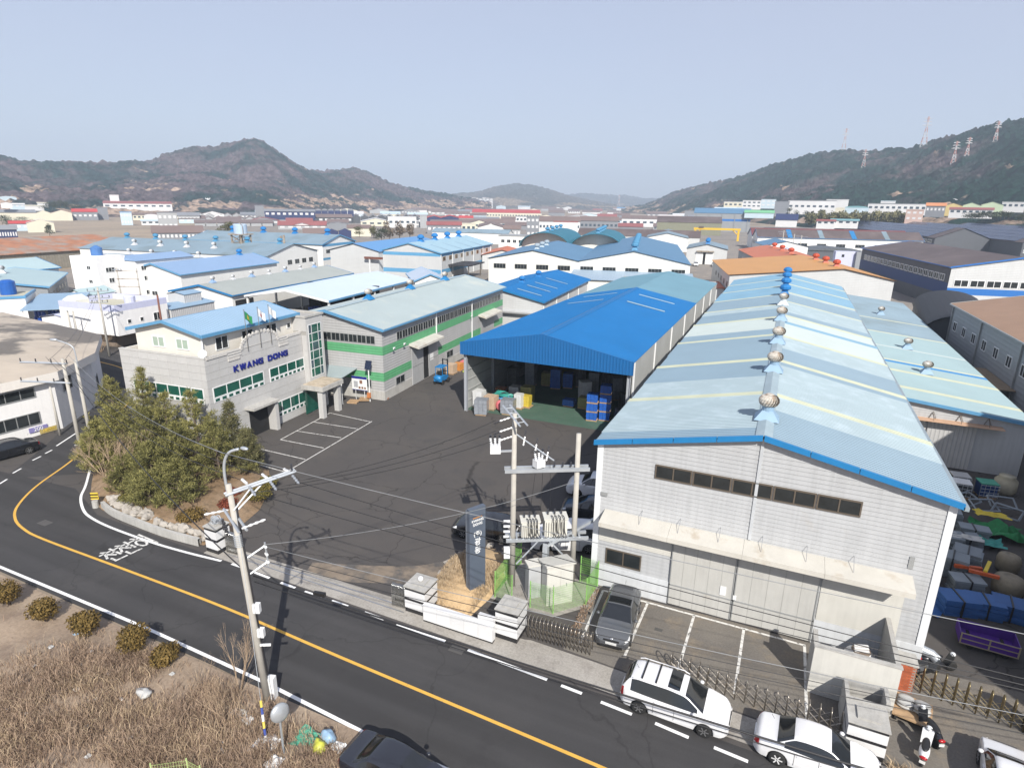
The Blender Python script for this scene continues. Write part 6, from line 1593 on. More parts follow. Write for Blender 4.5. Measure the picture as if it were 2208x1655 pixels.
# ================================================================== FAR TREES
def leaf_mesh(name, n, crown, size, seed, mat, needle=False, hollow=.35):
	"""n small faces spread through the volume of ellipsoids (cx, cy, cz, rx, ry, rz)."""
	rs = np.random.RandomState(seed)
	cr = np.array(crown, float); vol = cr[:, 3] * cr[:, 4] * cr[:, 5]; pick = rs.choice(len(cr), n, p=vol / vol.sum())
	d = rs.normal(size=(n, 3)); d /= np.linalg.norm(d, axis=1)[:, None]
	r = hollow + (1 - hollow) * rs.rand(n) ** .6
	c = cr[pick, :3] + d * cr[pick, 3:] * r[:, None]
	a = rs.normal(size=(n, 3)); a /= np.linalg.norm(a, axis=1)[:, None]
	t = np.cross(a, d); t /= np.linalg.norm(t, axis=1)[:, None] + 1e-9
	s = size * (.6 + .8 * rs.rand(n))[:, None]
	u_ = a * s; v_ = t * s * (.35 if needle else .7)
	V = np.stack([c - u_, c + v_, c + u_, c - v_], 1).reshape(-1, 3)
	F4 = np.arange(4 * n).reshape(n, 4)
	me = bpy.data.meshes.new(name); me.from_pydata(V.tolist(), [], F4.tolist()); me.materials.append(mat); me.update(); return me
def leaf_mat(name, c1, c2, rough=.8):
	m = bpy.data.materials.new(name); m.use_nodes = True; N = m.node_tree.nodes; L = m.node_tree.links; b = N['Principled BSDF']
	b.inputs['Roughness'].default_value = rough; b.inputs['Specular IOR Level'].default_value = .2
	ge = N.new('ShaderNodeNewGeometry'); x = N.new('ShaderNodeMix'); x.data_type = 'RGBA'
	tc = N.new('ShaderNodeTexCoord'); n = N.new('ShaderNodeTexNoise'); n.inputs['Scale'].default_value = .9; L.new(tc.outputs['Object'], n.inputs['Vector'])
	ad = N.new('ShaderNodeMath'); ad.operation = 'ADD'; L.new(ge.outputs['Random Per Island'], ad.inputs[0]); L.new(n.outputs[0], ad.inputs[1])
	r = N.new('ShaderNodeMapRange'); r.inputs[1].default_value = .45; r.inputs[2].default_value = 1.5; L.new(ad.outputs[0], r.inputs[0])
	L.new(r.outputs[0], x.inputs[0]); x.inputs[6].default_value = (*c1, 1); x.inputs[7].default_value = (*c2, 1); L.new(x.outputs[2], b.inputs['Base Color']); return m
LF_DARK = leaf_mat('foliage_dark', (.018, .030, .016), (.055, .065, .03)); LF_OLIVE = leaf_mat('foliage_olive', (.05, .055, .02), (.14, .13, .055)); LF_BARE = leaf_mat('twigs_brown', (.10, .075, .055), (.22, .17, .125))
BARK = M('bark', (.12, .09, .07), .9, var=.2, scale=4)
def ftree(px, ytop, base, dist, w, label, mat, n=420, group=None):
	a = atd(px, base, dist) if dist else (*g(px, base), 0)
	if not dist: dist = hypot(a[0], a[1])
	z0 = max(0, a[2]); H = max(4, atd(px, ytop, dist)[2] - z0); W = w / FPX * dist / 2
	t = thing('tree', label, 'tree', (a[0], a[1], z0), 0, group)
	b = MB(); b.tube([(0, 0, 0), (.1, 0, H * .5), (0, .1, H * .85)], [H * .022, H * .016, H * .006], 6); b.build('trunk', BARK, t)
	rs = random.Random(px); cr = [(rs.uniform(-.5, .5) * W, rs.uniform(-.5, .5) * W, H * rs.uniform(.3, .82), W * rs.uniform(.45, .75), W * rs.uniform(.4, .7), H * rs.uniform(.12, .22)) for _ in range(7)]
	link('crown', leaf_mesh('crown', int(n * 1.7), cr, H * .036, px, mat), t)
G1 = 'dark trees of the left plain'
for (px, yt, yb, w) in ((6, 462, 486, 30), (28, 466, 488, 26), (55, 465, 480, 34), (108, 482, 510, 14)): ftree(px, yt, yb, None, w, 'dark green tree on the left plain beside the cream halls', LF_DARK, group=G1)
for i in range(9): ftree(96 + i * 9, 430 + abs(i - 4) * 2, 452, 760, 18, 'dark pine in the round clump below the left hill', LF_DARK, 260, 'pine clump below the left hill')
for px, yt, yb, w in ((478, 482, 512, 26), (498, 472, 512, 30), (512, 478, 514, 20)): ftree(px, yt, yb, None, w, 'olive pine left of the water tower', LF_OLIVE, group='pines left of the water tower')
for px, yt, yb, w in ((775, 486, 512, 22), (806, 484, 514, 22), (840, 474, 520, 26), (862, 470, 518, 30), (884, 476, 516, 24)): ftree(px, yt, yb, None, w, 'thin half bare tree in the row behind the plain grey hall', LF_OLIVE if px < 830 else LF_BARE, 380, 'half bare trees behind the plain hall')
ftree(823, 490, 522, None, 34, 'dark evergreen in front of the half bare tree row', LF_DARK)
ftree(1178, 468, 500, None, 14, 'bare tree before the white framed grey block', LF_BARE, 200)
for i in range(12): ftree(2085 + i * 8, 453 + (i * 7 % 5), 474, 480, 22, 'dark pine in the row behind the solar roofs', LF_DARK, 300, 'pines behind the solar roofs')
for px in (1700, 1716, 1738, 1768): ftree(px, 452 - (px % 7), 470, 560, 14, 'small pine before the big white complex', LF_DARK, 200, 'pines before the white complex')
ftree(2204, 458, 482, 440, 26, 'dark tree at the right edge above the solar roofs', LF_DARK)
# bamboo grove
cr = []
for i in range(34):
	a = atd(1742 + i * 6.3, 474 + sin(i) * 1.5, 500 + 10 * sin(i * 2.1)); cr.append((a[0], a[1], max(2, a[2]) + 1.5, 2.6, 4, 4.2 + 1.2 * sin(i * 1.7)))
tag(link('bamboo_grove', leaf_mesh('bamboo_grove', 9000, cr, .75, 9, leaf_mat('bamboo', (.06, .065, .025), (.20, .18, .09)), hollow=0)), 'dense olive bamboo grove below the right hill', 'bamboo', kind='stuff')
# ================================================================== CARS
GLASS_CAR = M('car_glass', (.012, .014, .016), .06, spec=.9, var=.2, scale=2)
TYRE = M('tyre', (.016, .016, .016), .8); RIM = M('rim_alloy', (.45, .45, .46), .3, .8); RIMW = M('rim_white_cover', (.62, .62, .62), .4)
HEADL = M('headlight', (.62, .64, .66), .1, spec=.9, var=.25, scale=14); TAILL = M('taillight', (.35, .012, .016), .15, var=.2, scale=10); PLATE = M('number_plate', (.72, .72, .70), .5); BLK = M('car_black_trim', (.015, .015, .016), .5)
def paint(name, c):
	m = M(name, c, .25, 0, var=.03, scale=.8, spec=.5); m.node_tree.nodes['Principled BSDF'].inputs['Coat Weight'].default_value = .6; return m
P_WHITE = paint('paint_white', (.70, .70, .71)); P_GREY = paint('paint_dark_grey', (.085, .09, .098)); P_BLACK = paint('paint_black', (.010, .011, .014)); P_NAVY = paint('paint_dark_navy', (.018, .020, .028)); P_SILV = paint('paint_pale', (.52, .53, .54))
def car(label, kind, pm_, loc, heading, rim=RIM, group=None, extras=()):
	spec = {   # length, width, height, wheelbase, top silhouette (fraction from tail to nose, height), belt, glass limits
		'hatch': (4.25, 1.78, 1.48, 2.65, [(0, .55), (.015, .80), (.05, 1.05), (.13, 1.36), (.22, 1.46), (.42, 1.48), (.56, 1.42), (.74, 1.02), (.80, .96), (.92, .84), (.985, .66), (1, .52)], .93, (.03, .13), (.565, .735), (.12, .70)),
		'mpv': (4.55, 1.82, 1.63, 2.70, [(0, .60), (.012, .90), (.035, 1.15), (.09, 1.52), (.16, 1.60), (.45, 1.63), (.60, 1.55), (.77, 1.08), (.82, 1.02), (.93, .90), (.985, .70), (1, .55)], 1.0, (.025, .095), (.605, .765), (.10, .735)),
		'sedan': (4.45, 1.74, 1.45, 2.62, [(0, .55), (.012, .80), (.04, .93), (.16, 1.0), (.19, 1.04), (.32, 1.38), (.40, 1.44), (.52, 1.45), (.60, 1.39), (.76, 1.0), (.82, .94), (.93, .83), (.985, .66), (1, .52)], .92, (.19, .315), (.605, .755), (.24, .72)),
		'suv': (4.5, 1.86, 1.72, 2.65, [(0, .62), (.012, .95), (.03, 1.2), (.07, 1.58), (.14, 1.68), (.45, 1.72), (.60, 1.64), (.75, 1.16), (.80, 1.10), (.93, .98), (.985, .75), (1, .6)], 1.08, (.02, .075), (.605, .745), (.09, .72)),
	}[kind]
	Ln, Wd, H, WB, top, belt, rg, wg, sg = spec
	n = 76; xs = np.linspace(0, 1, n); xs = .5 - .5 * np.cos(pi * xs) * (.65) - .5 * (1 - 2 * xs) * .35
	fx = [p[0] for p in top]; fz = [p[1] for p in top]
	zt = np.interp(xs, fx, fz)
	for _ in range(2): zt[1:-1] = .25 * zt[:-2] + .5 * zt[1:-1] + .25 * zt[2:]
	X = (xs - .5) * Ln; s = np.abs(2 * xs - 1)
	wp = Wd / 2 * (1 - .09 * s ** 3 - .30 * np.clip((s - .86) / .14, 0, 1) ** 2.2)
	xa, xf = -WB / 2, WB / 2; R = .37
	rows_ = []
	for i in range(n):
		low = .20 + .08 * max(0, s[i] - .85) / .15
		for xw in (xa, xf):
			dx = X[i] - xw
			if abs(dx) < R: low = max(low, .30 + sqrt(R * R - dx * dx))
		zb = min(belt + .03 * (1 - xs[i]), zt[i] - .04)
		gh = min(1, max(0, (zt[i] - zb - .04) / .40))
		wr = wp[i] * (.93 - .215 * gh)
		key = [(wp[i] * .955, low), (wp[i] * .995, max(.42, low + .02)), (wp[i], max(.62, low + .04)), (wp[i] * .985, max(zb - .10, low + .06)), (wp[i] * .945, max(zb, low + .08)),
               (wr, max(zt[i] - .07 - .02 * gh, zb + .01)), (wr * .88, max(zt[i] - .025, zb + .02)), (wr * .5, zt[i] - .006 + .0), (0, zt[i])]
		pts = []
		for a in range(len(key) - 1):
			m = 4 if a == 4 else 2
			for k in range(m): t_ = k / m; pts.append((key[a][0] * (1 - t_) + key[a + 1][0] * t_, key[a][1] * (1 - t_) + key[a + 1][1] * t_))
		pts.append(key[-1]); rows_.append(pts)
	m = len(rows_[0])                   # belt at index 8, roof edge at 12
	full = [[(y, z) for y, z in r] + [(-y, z) for y, z in r[-2::-1]] for r in rows_]; mm = len(full[0])
	V = np.array([[(X[i], full[i][j][0], full[i][j][1]) for j in range(mm)] for i in range(n)])
	gx = np.gradient(V, axis=0); gy = np.gradient(V, axis=1); Nn = np.cross(gy, gx); ln = np.linalg.norm(Nn, axis=2, keepdims=True); Nn = Nn / np.maximum(ln, 1e-9)
	if Nn[n // 2, m - 1, 2] < 0: Nn = -Nn
	t = thing('car', label, 'car', (loc[0], loc[1], 0), heading, group)
	b = MB(); b.add([tuple(p) for p in V.reshape(-1, 3)], [(i * mm + j, (i + 1) * mm + j, (i + 1) * mm + j + 1, i * mm + j + 1) for i in range(n - 1) for j in range(mm - 1)] + [tuple(range(mm)), tuple((n - 1) * mm + j for j in range(mm))[::-1]])
	b.build('body', pm_, t, smooth=True)
	def patch(name, sel, mat, off=.007):
		b = MB(); ids = {}
		for i in range(n - 1):
			for j in range(mm - 1):
				if sel(i, j, (xs[i] + xs[i + 1]) / 2, min(j, mm - 2 - j)):
					q = []
					for (a, c) in ((i, j), (i + 1, j), (i + 1, j + 1), (i, j + 1)):
						if (a, c) not in ids: ids[(a, c)] = len(b.v); b.v.append(tuple(V[a, c] + Nn[a, c] * off))
						q.append(ids[(a, c)])
					b.f.append(tuple(q)); b.m.append(0)
		if b.f: return b.build(name, mat, t, smooth=True)
	patch('windscreen', lambda i, j, x, k: wg[0] < x < wg[1] and k >= 13, GLASS_CAR)
	patch('rear_window', lambda i, j, x, k: rg[0] < x < rg[1] and k >= 13, GLASS_CAR)
	pil = {'hatch': (.27, .47), 'mpv': (.25, .47), 'sedan': (.30, .49), 'suv': (.25, .47)}[kind]
	gaps = [sg[0], pil[0], pil[1], sg[1]]
	for q in range(3):
		for side in (0, 1):
			patch('side_window', lambda i, j, x, k: gaps[q] + .002 < x < gaps[q + 1] - .004 and 8 <= k <= 11 and (j < mm // 2) == (side == 0) and zt[i] - belt > .22, GLASS_CAR)
	for side in (0, 1):
		patch('headlight', lambda i, j, x, k: .905 < x < .975 and 5 <= k <= 9 and (j < mm // 2) == (side == 0), HEADL, .012)
		patch('taillight', lambda i, j, x, k: .006 < x < .05 and 4 <= k <= 8 and (j < mm // 2) == (side == 0), TAILL, .012)
	b = MB(); b.bx(-Ln / 2 + .18, Ln / 2 - .18, -Wd / 2 + .14, Wd / 2 - .14, .17, .58); b.build('underbody', BLK, t)
	tb = MB(); tb.lathe([(.19, -.10), (.29, -.105), (.315, -.07), (.315, .07), (.29, .105), (.19, .10)], 22)
	rb_ = MB(); rb_.lathe([(.20, .075), (.20, .098), (.15, .085), (.04, .095)], 18)
	for k in range(6):
		a = k * pi / 3; rb_.box((.115 * cos(a), .115 * sin(a), .098), (.17, .045, .02), a)
	hb_ = MB(); hb_.lathe([(.185, -.09), (.185, .06)], 16)
	tm, rm, hm_ = tb.mesh('tyre', TYRE, True), rb_.mesh('rim', rim), hb_.mesh('brake_disc', BLK)
	for xw in (xa, xf):
		for sy in (-1, 1):
			o = link('wheel', hm_, t, (xw, sy * (Wd / 2 - .10), .315)); o.rotation_euler = (-sy * pi / 2, 0, 0)
			link('tyre', tm, o); link('rim', rm, o)
	for sy in (-1, 1):
		b = MB(); b.blob((0, 0, 0), (.10, .10, .075), 3, 8, 5, .05); b.build('mirror', pm_, t, True, loc=(Ln * (wg[1] - .5) - .28, sy * (Wd / 2 + .07), belt + .06))
	b = MB(); b.bx(Ln / 2 - .03, Ln / 2 + .012, -.27, .27, .40, .52); b.build('number_plate', PLATE, t)
	b = MB(); b.bx(-Ln / 2 - .012, -Ln / 2 + .03, -.27, .27, .55, .67); b.build('number_plate', PLATE, t)
	b = MB(); b.bx(Ln / 2 - .12, Ln / 2 - .005 + .01, -.55, .55, .22, .36); b.build('lower_grille', BLK, t)
	b = MB(); b.bx(Ln / 2 - .16, Ln / 2 + .004, -.38, .38, .57, .63); b.build('grille', BLK, t)
	for side in (-1, 1):
		for fx_ in (.36, .55):
			b = MB(); b.box((Ln * (fx_ - .5) + .06, side * (Wd / 2 + .008), belt - .12), (.20, .03, .035)); b.build('door_handle', pm_, t)
			b = MB(); b.box((Ln * (fx_ - .5) - .12 + .26 * (fx_ > .5) * 0, side * (Wd / 2 * .997), .62), (.012, .012, .55)); b.build('door_seam', BLK, t)
	if 'sunroof' in extras:
		patch('sunroof', lambda i, j, x, k: .44 < x < .545 and k >= 14, GLASS_CAR, .006)
	if 'rack' in extras:
		for x_ in (.20, .33):
			b = MB(); b.box((Ln * (x_ - .5), 0, H + .0), (.06, Wd * .66, .05)); b.build('roof_bar', BLK, t)
		for sy in (-1, 1):
			b = MB(); b.tube([(Ln * -.38, sy * Wd * .355, H - .08), (Ln * -.34, sy * Wd * .36, H - .015), (Ln * .04, sy * Wd * .36, H - .0), (Ln * .09, sy * Wd * .36, H - .09)], .022, 6); b.build('roof_rail', BLK if pm_ is P_BLACK else pm_, t)
	if 'badge' in extras:
		b = MB(); b.lathe([(.075, 0), (.075, .015), (.055, .02)], 14); o = b.build('badge', STEEL, t, loc=(Ln / 2 - .06, 0, .68)); o.rotation_euler = (0, pi / 2 - .5, 0); o.scale = (.6, 1, 1)
	b = MB(); b.tube([(-Ln * .36, 0, H - .05), (-Ln * .385, 0, H + .12)], .008, 5); b.build('antenna', BLK, t)
	return t
hd = radians
car('dark grey hatchback with sunroof parked nose out beside the warehouse door', 'hatch', P_GREY, (-5.62, 26.55), hd(-86), extras=('sunroof', 'badge'))
car('white people carrier with roof bars parked on the street', 'mpv', P_WHITE, (-2.0, 22.12), hd(-1.4), extras=('rack', 'sunroof'))
car('white saloon parked behind the people carrier', 'sedan', P_WHITE, (3.45, 21.86), hd(-3), rim=RIMW)
car('white car parked nose to the golden folding gate', 'sedan', P_WHITE, (10.0, 23.2), hd(82))
car('black saloon cut off by the bottom edge of the picture', 'sedan', P_NAVY, (-10.85, 14.15), hd(-3))
car('black hatchback parked behind the sign pylon', 'hatch', P_BLACK, (-15.85, 31.5), hd(-169))
car('white estate parked behind the transformer platform', 'suv', P_WHITE, (-10.6, 32.5), hd(-158))
car('white sport utility car in the shade of the warehouse', 'suv', P_WHITE, (-10.9, 40.2), hd(-172))
car('dark saloon parked in the shade beside the warehouse', 'sedan', P_NAVY, (-10.2, 36.9), hd(-170))
car('black saloon at the left edge beside the roadside dashes', 'sedan', P_BLACK, (-57.4, 25.2), hd(-100), rim=RIM)
x, y = g(1500, 573); car('white car parked left of the distant workshop door', 'hatch', P_WHITE, (x, y), hd(-80), group=None)
x, y = g(1539, 574); car('white car parked right of the distant workshop door', 'sedan', P_SILV, (x, y), hd(-80))
# ================================================================== FORKLIFT
FB = M('forklift_blue', (.012, .17, .42), .4, var=.05)
def forklift(label, loc, heading, mat):
	t = thing('forklift', label, 'forklift', (loc[0], loc[1], 0), heading)
	b = MB(); b.add([(-1.25, -.5, .45), (.7, -.5, .45), (.7, .5, .45), (-1.25, .5, .45), (-1.25, -.5, 1.0), (-.2, -.5, 1.1), (-.2, .5, 1.1), (-1.25, .5, 1.0), (.7, -.5, .75), (.7, .5, .75)],
					[(0, 3, 2, 1), (4, 5, 6, 7), (0, 4, 7, 3), (0, 1, 8, 5, 4), (3, 7, 6, 9, 2), (5, 8, 9, 6), (1, 2, 9, 8)]); b.build('body', mat, t)
	b = MB(); b.blob((-1.05, 0, .8), (.38, .55, .38), 2, 12, 8, .03); b.build('counterweight', mat, t, True)
	b = MB(); b.bx(-.9, .55, -.5, .5, 2.05, 2.13)
	b.build('overhead_guard', mat, t)
	for x, y in ((-.85, -.45), (-.85, .45), (.5, -.45), (.5, .45)):
		b = MB(); b.tube([(x, y, 1.0 if x < 0 else .7), (x, y, 2.08)], .035, 6); b.build('guard_post', mat, t)
	b = MB(); b.bx(-.6, -.1, -.3, .3, 1.05, 1.2); b.bx(-.7, -.58, -.3, .3, 1.2, 1.6); b.build('seat', BLK, t)
	for y in (-.32, .32):
		b = MB(); b.bx(.82, .95, y - .06, y + .06, .1, 2.75); b.build('mast_rail', BLK, t)
		b = MB(); b.bx(.95, 2.0, y - .06, y + .06, .08, .13); b.build('fork', BLK, t)
	b = MB(); b.bx(.83, .93, -.26, .26, 2.6, 2.7); b.bx(.84, .94, -.26, .26, 1.2, 1.28); b.build('mast_cross', BLK, t)
	wm = MB(); wm.lathe([(.10, -.1), (.27, -.1), (.30, -.06), (.30, .06), (.27, .1), (.10, .1)], 16); w = wm.mesh('wheel', TYRE)
	for x, y in ((-.85, -.5), (-.85, .5), (.55, -.55), (.55, .55)):
		o = link('wheel', w, t, (x, y, .3)); o.rotation_euler = (pi / 2, 0, 0)
forklift('blue forklift parked before the factory door', (-36.3, 60.4), radians(95), FB)
# ================================================================== STREET FURNITURE
CPOLE = M('pole_concrete', (.42, .40, .36), .85, var=.12, scale=2, streak=.1)
PORC = M('porcelain', (.66, .67, .68), .25, var=.05); INSB = M('insulator_dark', (.035, .035, .04), .35); POLY_ = M('polymer_grey', (.24, .26, .29), .5)
def insulator(parent, p, d, mat, L_=.45, r=.06):
	d = Vector(d).normalized(); p = Vector(p); b = MB(); pts = []; rr = []
	for k in range(9): pts.append(p + d * L_ * k / 8); rr.append(r if k % 2 else r * .45)
	b.tube(pts, rr, 8); return b.build('insulator', mat, parent)
def arm(parent, p, q, w=.09, name='cross_arm', mat=None):
	p, q = Vector(p), Vector(q); d = q - p; b = MB(); b.tube([p, q], w / 2 * 1.25, 4); return b.build(name, mat or GALV, parent)
# leaning street pole with lamp
p1 = thing('utility_pole', 'leaning concrete pole with street lamp on the verge', 'utility pole', (-18.2, 15.1, 0))
T1 = Vector((-.5, -.15, 10.3))
def on1(z): return T1 * (z / 10.3)
b = MB(); b.tube([(0, 0, -.2), tuple(T1 * .5), tuple(T1)], [.165, .135, .105], 14); b.build('shaft', CPOLE, p1, True)
b = MB(); pts = [on1(9.7) + Vector((-.12, 0, 0)), on1(10.6) + Vector((-.12, 0, 0)), on1(11.2) + Vector((-.05, .05, 0)), on1(11.6) + Vector((.18, .15, 0)), on1(11.75) + Vector((.55, .3, 0))]
b.tube([tuple(v) for v in smooth_line([tuple(p) for p in pts], 4)], .055, 8); b.build('lamp_arm', GALV, p1, True)
b = MB(); b.blob(tuple(on1(11.78) + Vector((.75, .38, 0))), (.2, .09, .07), 1, 10, 6, .02); b.build('lamp_head', GALV, p1, True)
ad = Vector((.45, .89, 0))                   # direction of the long arm
pd = Vector((.89, -.45, 0))
for off in (-.10, .10):
	o_ = pd * off
	arm(p1, on1(9.9) - ad * .2 + o_, on1(10.15) + ad * 2.6 + o_)
arm(p1, on1(9.0), on1(10.0) + ad * 1.3, .06, 'arm_brace'); arm(p1, on1(9.2) + pd * .1, on1(9.98) + ad * .8 + pd * .1, .06, 'arm_brace')
for k in (.7, 1.5, 2.4):
	for sg_ in (-1, 1): insulator(p1, on1(10.05) + ad * k + pd * sg_ * .15, pd * sg_ + Vector((0, 0, -.12)), PORC if sg_ < 0 else POLY_, .75, .065)
insulator(p1, on1(10.15) + ad * 2.45, (0, 0, 1), INSB, .35, .06)
for off in (-.14, .14):
	o_ = ad * off; arm(p1, on1(8.85) - pd * 1.0 + o_, on1(8.75) + pd * 1.1 + o_)
for k in (-.9, .95): insulator(p1, on1(8.8) + pd * k, ad * (1 if k > 0 else -1) + Vector((0, 0, .1)), PORC, .9, .06)
for k in range(3):
	bb = on1(8.4) + ad * (-.25) + pd * (-.5 - .28 * k); insulator(p1, bb, (0, 0, -.9), INSB, .5, .055)
b = MB()
for k in range(7): c_ = on1(8.1 - k * .08); b.tube([tuple(c_ + Vector((.16 * cos(t * pi / 4), .16 * sin(t * pi / 4), 0))) for t in range(9)], .018, 5)
b.build('pole_band', GALV, p1)
for z in (6.9, 6.15): arm(p1, on1(z), on1(z + .35) + ad * .95, .06, 'side_bracket')
b = MB(); b.tube([tuple(on1(6.3) + ad * .95), tuple(on1(7.4) + ad * .95)], .04, 6); b.build('bracket_bar', GALV, p1)
for z in (6.5, 6.85, 7.2): insulator(p1, on1(z) + ad * .95 + pd * -.12, pd, PORC, .24, .06)
for z, sz in ((4.7, (.28, .2, .42)), (3.5, (.26, .2, .4))):
	b = MB(); b.box(tuple(on1(z) + Vector((.22, .1, 0))), sz, .4); b.build('meter_box', F_WHITE, p1)
b = MB(); b.box(tuple(on1(2.9) + Vector((.3, .1, 0))), (.5, .05, .1), .5); b.build('sign_bracket', F_WHITE, p1)
b = MB(); b.tube([tuple(on1(1.3) + Vector((.16, .1, 0))), tuple(on1(9.4) + Vector((.13, .08, 0)))], .035, 6); b.build('riser_cable', INSB, p1)
b = MB(); b.box((.1, .2, .55), (.34, .30, 1.1), .3); b.build('base_guard', F_WHITE, p1)
# guy wire with striped sleeve
gy = thing('guy_wire', 'guy wire with yellow and blue striped sleeve beside the leaning pole', 'guy wire')
b = MB(); b.tube([(-18.2 + T1.x * .93, 15.1, 9.6), (-16.3, 13.2, 0)], .012, 5); b.build('wire', GALV, gy)
for k in range(7):
	t0, t1 = .80 + k * .028, .80 + (k + .92) * .028
	def gp(t): return (-18.65 + (-16.3 + 18.65) * t, 15.1 - 1.9 * t, 9.6 * (1 - t))
	b = MB(); b.tube([gp(t0), gp(t1)], .05, 8); b.build('sleeve_band', (M('sleeve_yellow', (.62, .50, .10), .6), M('sleeve_blue', (.05, .08, .30), .6), F_WHITE)[k % 3], gy)
# transformer platform poles
tp = thing('utility_pole', 'tall concrete pole of the transformer platform with twin top arms', 'utility pole', (-12, 27.2, 0))
b = MB(); b.tube([(0, 0, -.2), (0, 0, 10.4)], [.18, .12], 14); b.build('shaft', CPOLE, tp, True)
for off in (-.14, .14):
	arm(tp, (-.75 + off, .6 + off, 10.55), (.85 + off, -.75 + off, 10.1))
for k in range(4):
	b = MB(); t_ = .15 + k * .23; c_ = Vector((-.75, .6, 10.55)) * (1 - t_) + Vector((.85, -.75, 10.1)) * t_; b.tube([tuple(c_ + Vector((-.16, -.16, 0))), tuple(c_ + Vector((.16, .16, 0)))], .02, 5); b.build('arm_tie', GALV, tp)
for k, z in enumerate((10.2, 9.6, 9.1)): insulator(tp, (-.1, 0, z), (-.85, -.35, -.35), PORC, .75, .06); insulator(tp, (-.72, -.28, z - .28), (-.85, -.35, -.35), INSB, .35, .055)
for k in range(3):
	q = Vector((.5 + .55 * k, .25 + .3 * k, 9.1 - .45 * k)); insulator(tp, q, (-.1, -.2, -1), PORC, .5, .055); insulator(tp, q + Vector((0, 0, .05)), (.1, .1, .8), INSB, .3, .06)
arm(tp, (0, 0, 9.3), (1.9, 1.0, 7.7), .07, 'arm_brace')
def switchgear(parent, p, name='switch'):
	b = MB(); b.box(p, (.55, .42, .42), .5); b.build('switch_tank', PORC, parent)
	for k in range(3):
		q = Vector(p) + Vector((-.18 + .18 * k, -.1 + .1 * k, .2)); insulator(parent, q, (-.15 + .1 * k, 0, 1), PORC, .42, .075); insulator(parent, q + Vector((-.05 + .04 * k, 0, .42)), (-.1, 0, 1), INSB, .16, .07)
switchgear(tp, (-.85, -.55, 8.45))
b = MB(); b.box((-.45, -.3, 8.3), (.9, .08, .1), .6); b.build('switch_bracket', GALV, tp)
for z, k in ((2.2, 0), (1.5, 1)):
	b = MB(); b.box((-.25, -.22, z), (.34, .28, .62), .5); b.build('meter_box', PORC if k == 0 else GALV, tp) if k == 0 else None
b = MB()
for k in range(4): b.box((-.25, -.1, 4.1 - k * .32), (.5, .06, .12), .5)
b.build('pole_step', PORC, tp)
tp3 = thing('utility_pole', 'shorter plain concrete pole of the transformer platform', 'utility pole', (-9.0, 28.9, 0))
b = MB(); b.tube([(0, 0, -.2), (0, 0, 9.2)], [.17, .13], 14); b.build('shaft', CPOLE, tp3, True)
plat = thing('transformer_platform', 'steel beam platform between the two transformer poles', 'platform', (-12, 27.2, 0), atan2(1.7, 3.0))
for off in (-.2, .2):
	b = MB(); b.bx(-.5, 4.1, off - .05, off + .05, 7.0 + .1, 7.2 + .1); b.build('upper_beam', GALV, plat)
	b = MB(); b.bx(-.4, 4.2, off * 1.6 - .06, off * 1.6 + .06, 3.0, 3.18); b.build('lower_beam', GALV, plat)
b = MB()
for k in range(12): b.bx(-.2 + k * .35, -.1 + k * .35, -.35, .35, 3.182, 3.22)
b.build('deck_bars', GALV, plat)
for x0, x1 in ((.2, 1.4), (3.2, 2.0)):
	b = MB(); b.tube([(x0, -.3, 1.6), (x1, -.3, 3.0)], .05, 5); b.build('knee_brace', GALV, plat)
switchgear(plat, (1.35, 0, 7.55))
for k in range(3): insulator(plat, (2.2 + .45 * k, 0, 7.3), (0, 0, 1), INSB, .28, .06)
TRF = M('transformer_cream', (.58, .57, .52), .5, var=.06)
def transformer(label, u0, w, d, h):
	c_, s_ = cos(plat.rotation_euler[2]), sin(plat.rotation_euler[2])
	t = thing('transformer', label, 'transformer', (-12 + c_ * u0 - s_ * 0, 27.2 + s_ * u0, 3.222), plat.rotation_euler[2])
	b = MB(); b.bx(-w / 2, w / 2, -d / 2, d / 2, .06, h); b.build('tank', TRF, t)
	b = MB(); b.bx(-w / 2 - .05, w / 2 + .05, -d / 2 - .05, d / 2 + .05, h, h + .07); b.build('tank_lid', TRF, t)
	for k in range(8):
		q = MB(); q.bx(-w / 2 + .08 + k * (w - .2) / 7.5, -w / 2 + .11 + k * (w - .2) / 7.5, -d / 2 - .16, -d / 2 - .001, .12, h - .12); q.build('cooling_fin', TRF, t)
	for k in range(3): insulator(t, (-w * .32 + k * w * .3, .1, h + .07), (0, 0, 1), INSB, .36, .065)
	for k in range(4):
		x = -w * .2 + k * w * .16; q = MB(); q.tube(smooth_line([(x, -.1, h + .12), (x + .05, -d / 2 - .2, h + .2), (x + .08, -d / 2 - .26, h * .5), (x + .25, -d / 2 - .22, .1)], 4), .026, 6); q.build('cable_loop', INSB, t)
	b = MB(); b.bx(-w / 2 + .05, w / 2 - .05, -d / 2 + .1, d / 2 - .1, 0, .06); b.build('skid', GALV, t)
transformer('smaller cream transformer beside the tall pole', .95, 1.0, .7, .95); transformer('larger cream transformer beside the shorter pole', 2.35, 1.25, .75, 1.1)
dk = thing('cable_duct', 'galvanised cable duct curving down from the transformer platform', 'duct', (-10.2, 27.7, 0))
b = MB(); b.ext([(-.16, 0), (.16, 0), (.16, 2.5), (.10, 2.85), (-.10, 2.95), (-.16, 2.6)], 'x', -.14, .14); b.build('riser', GALV, dk)
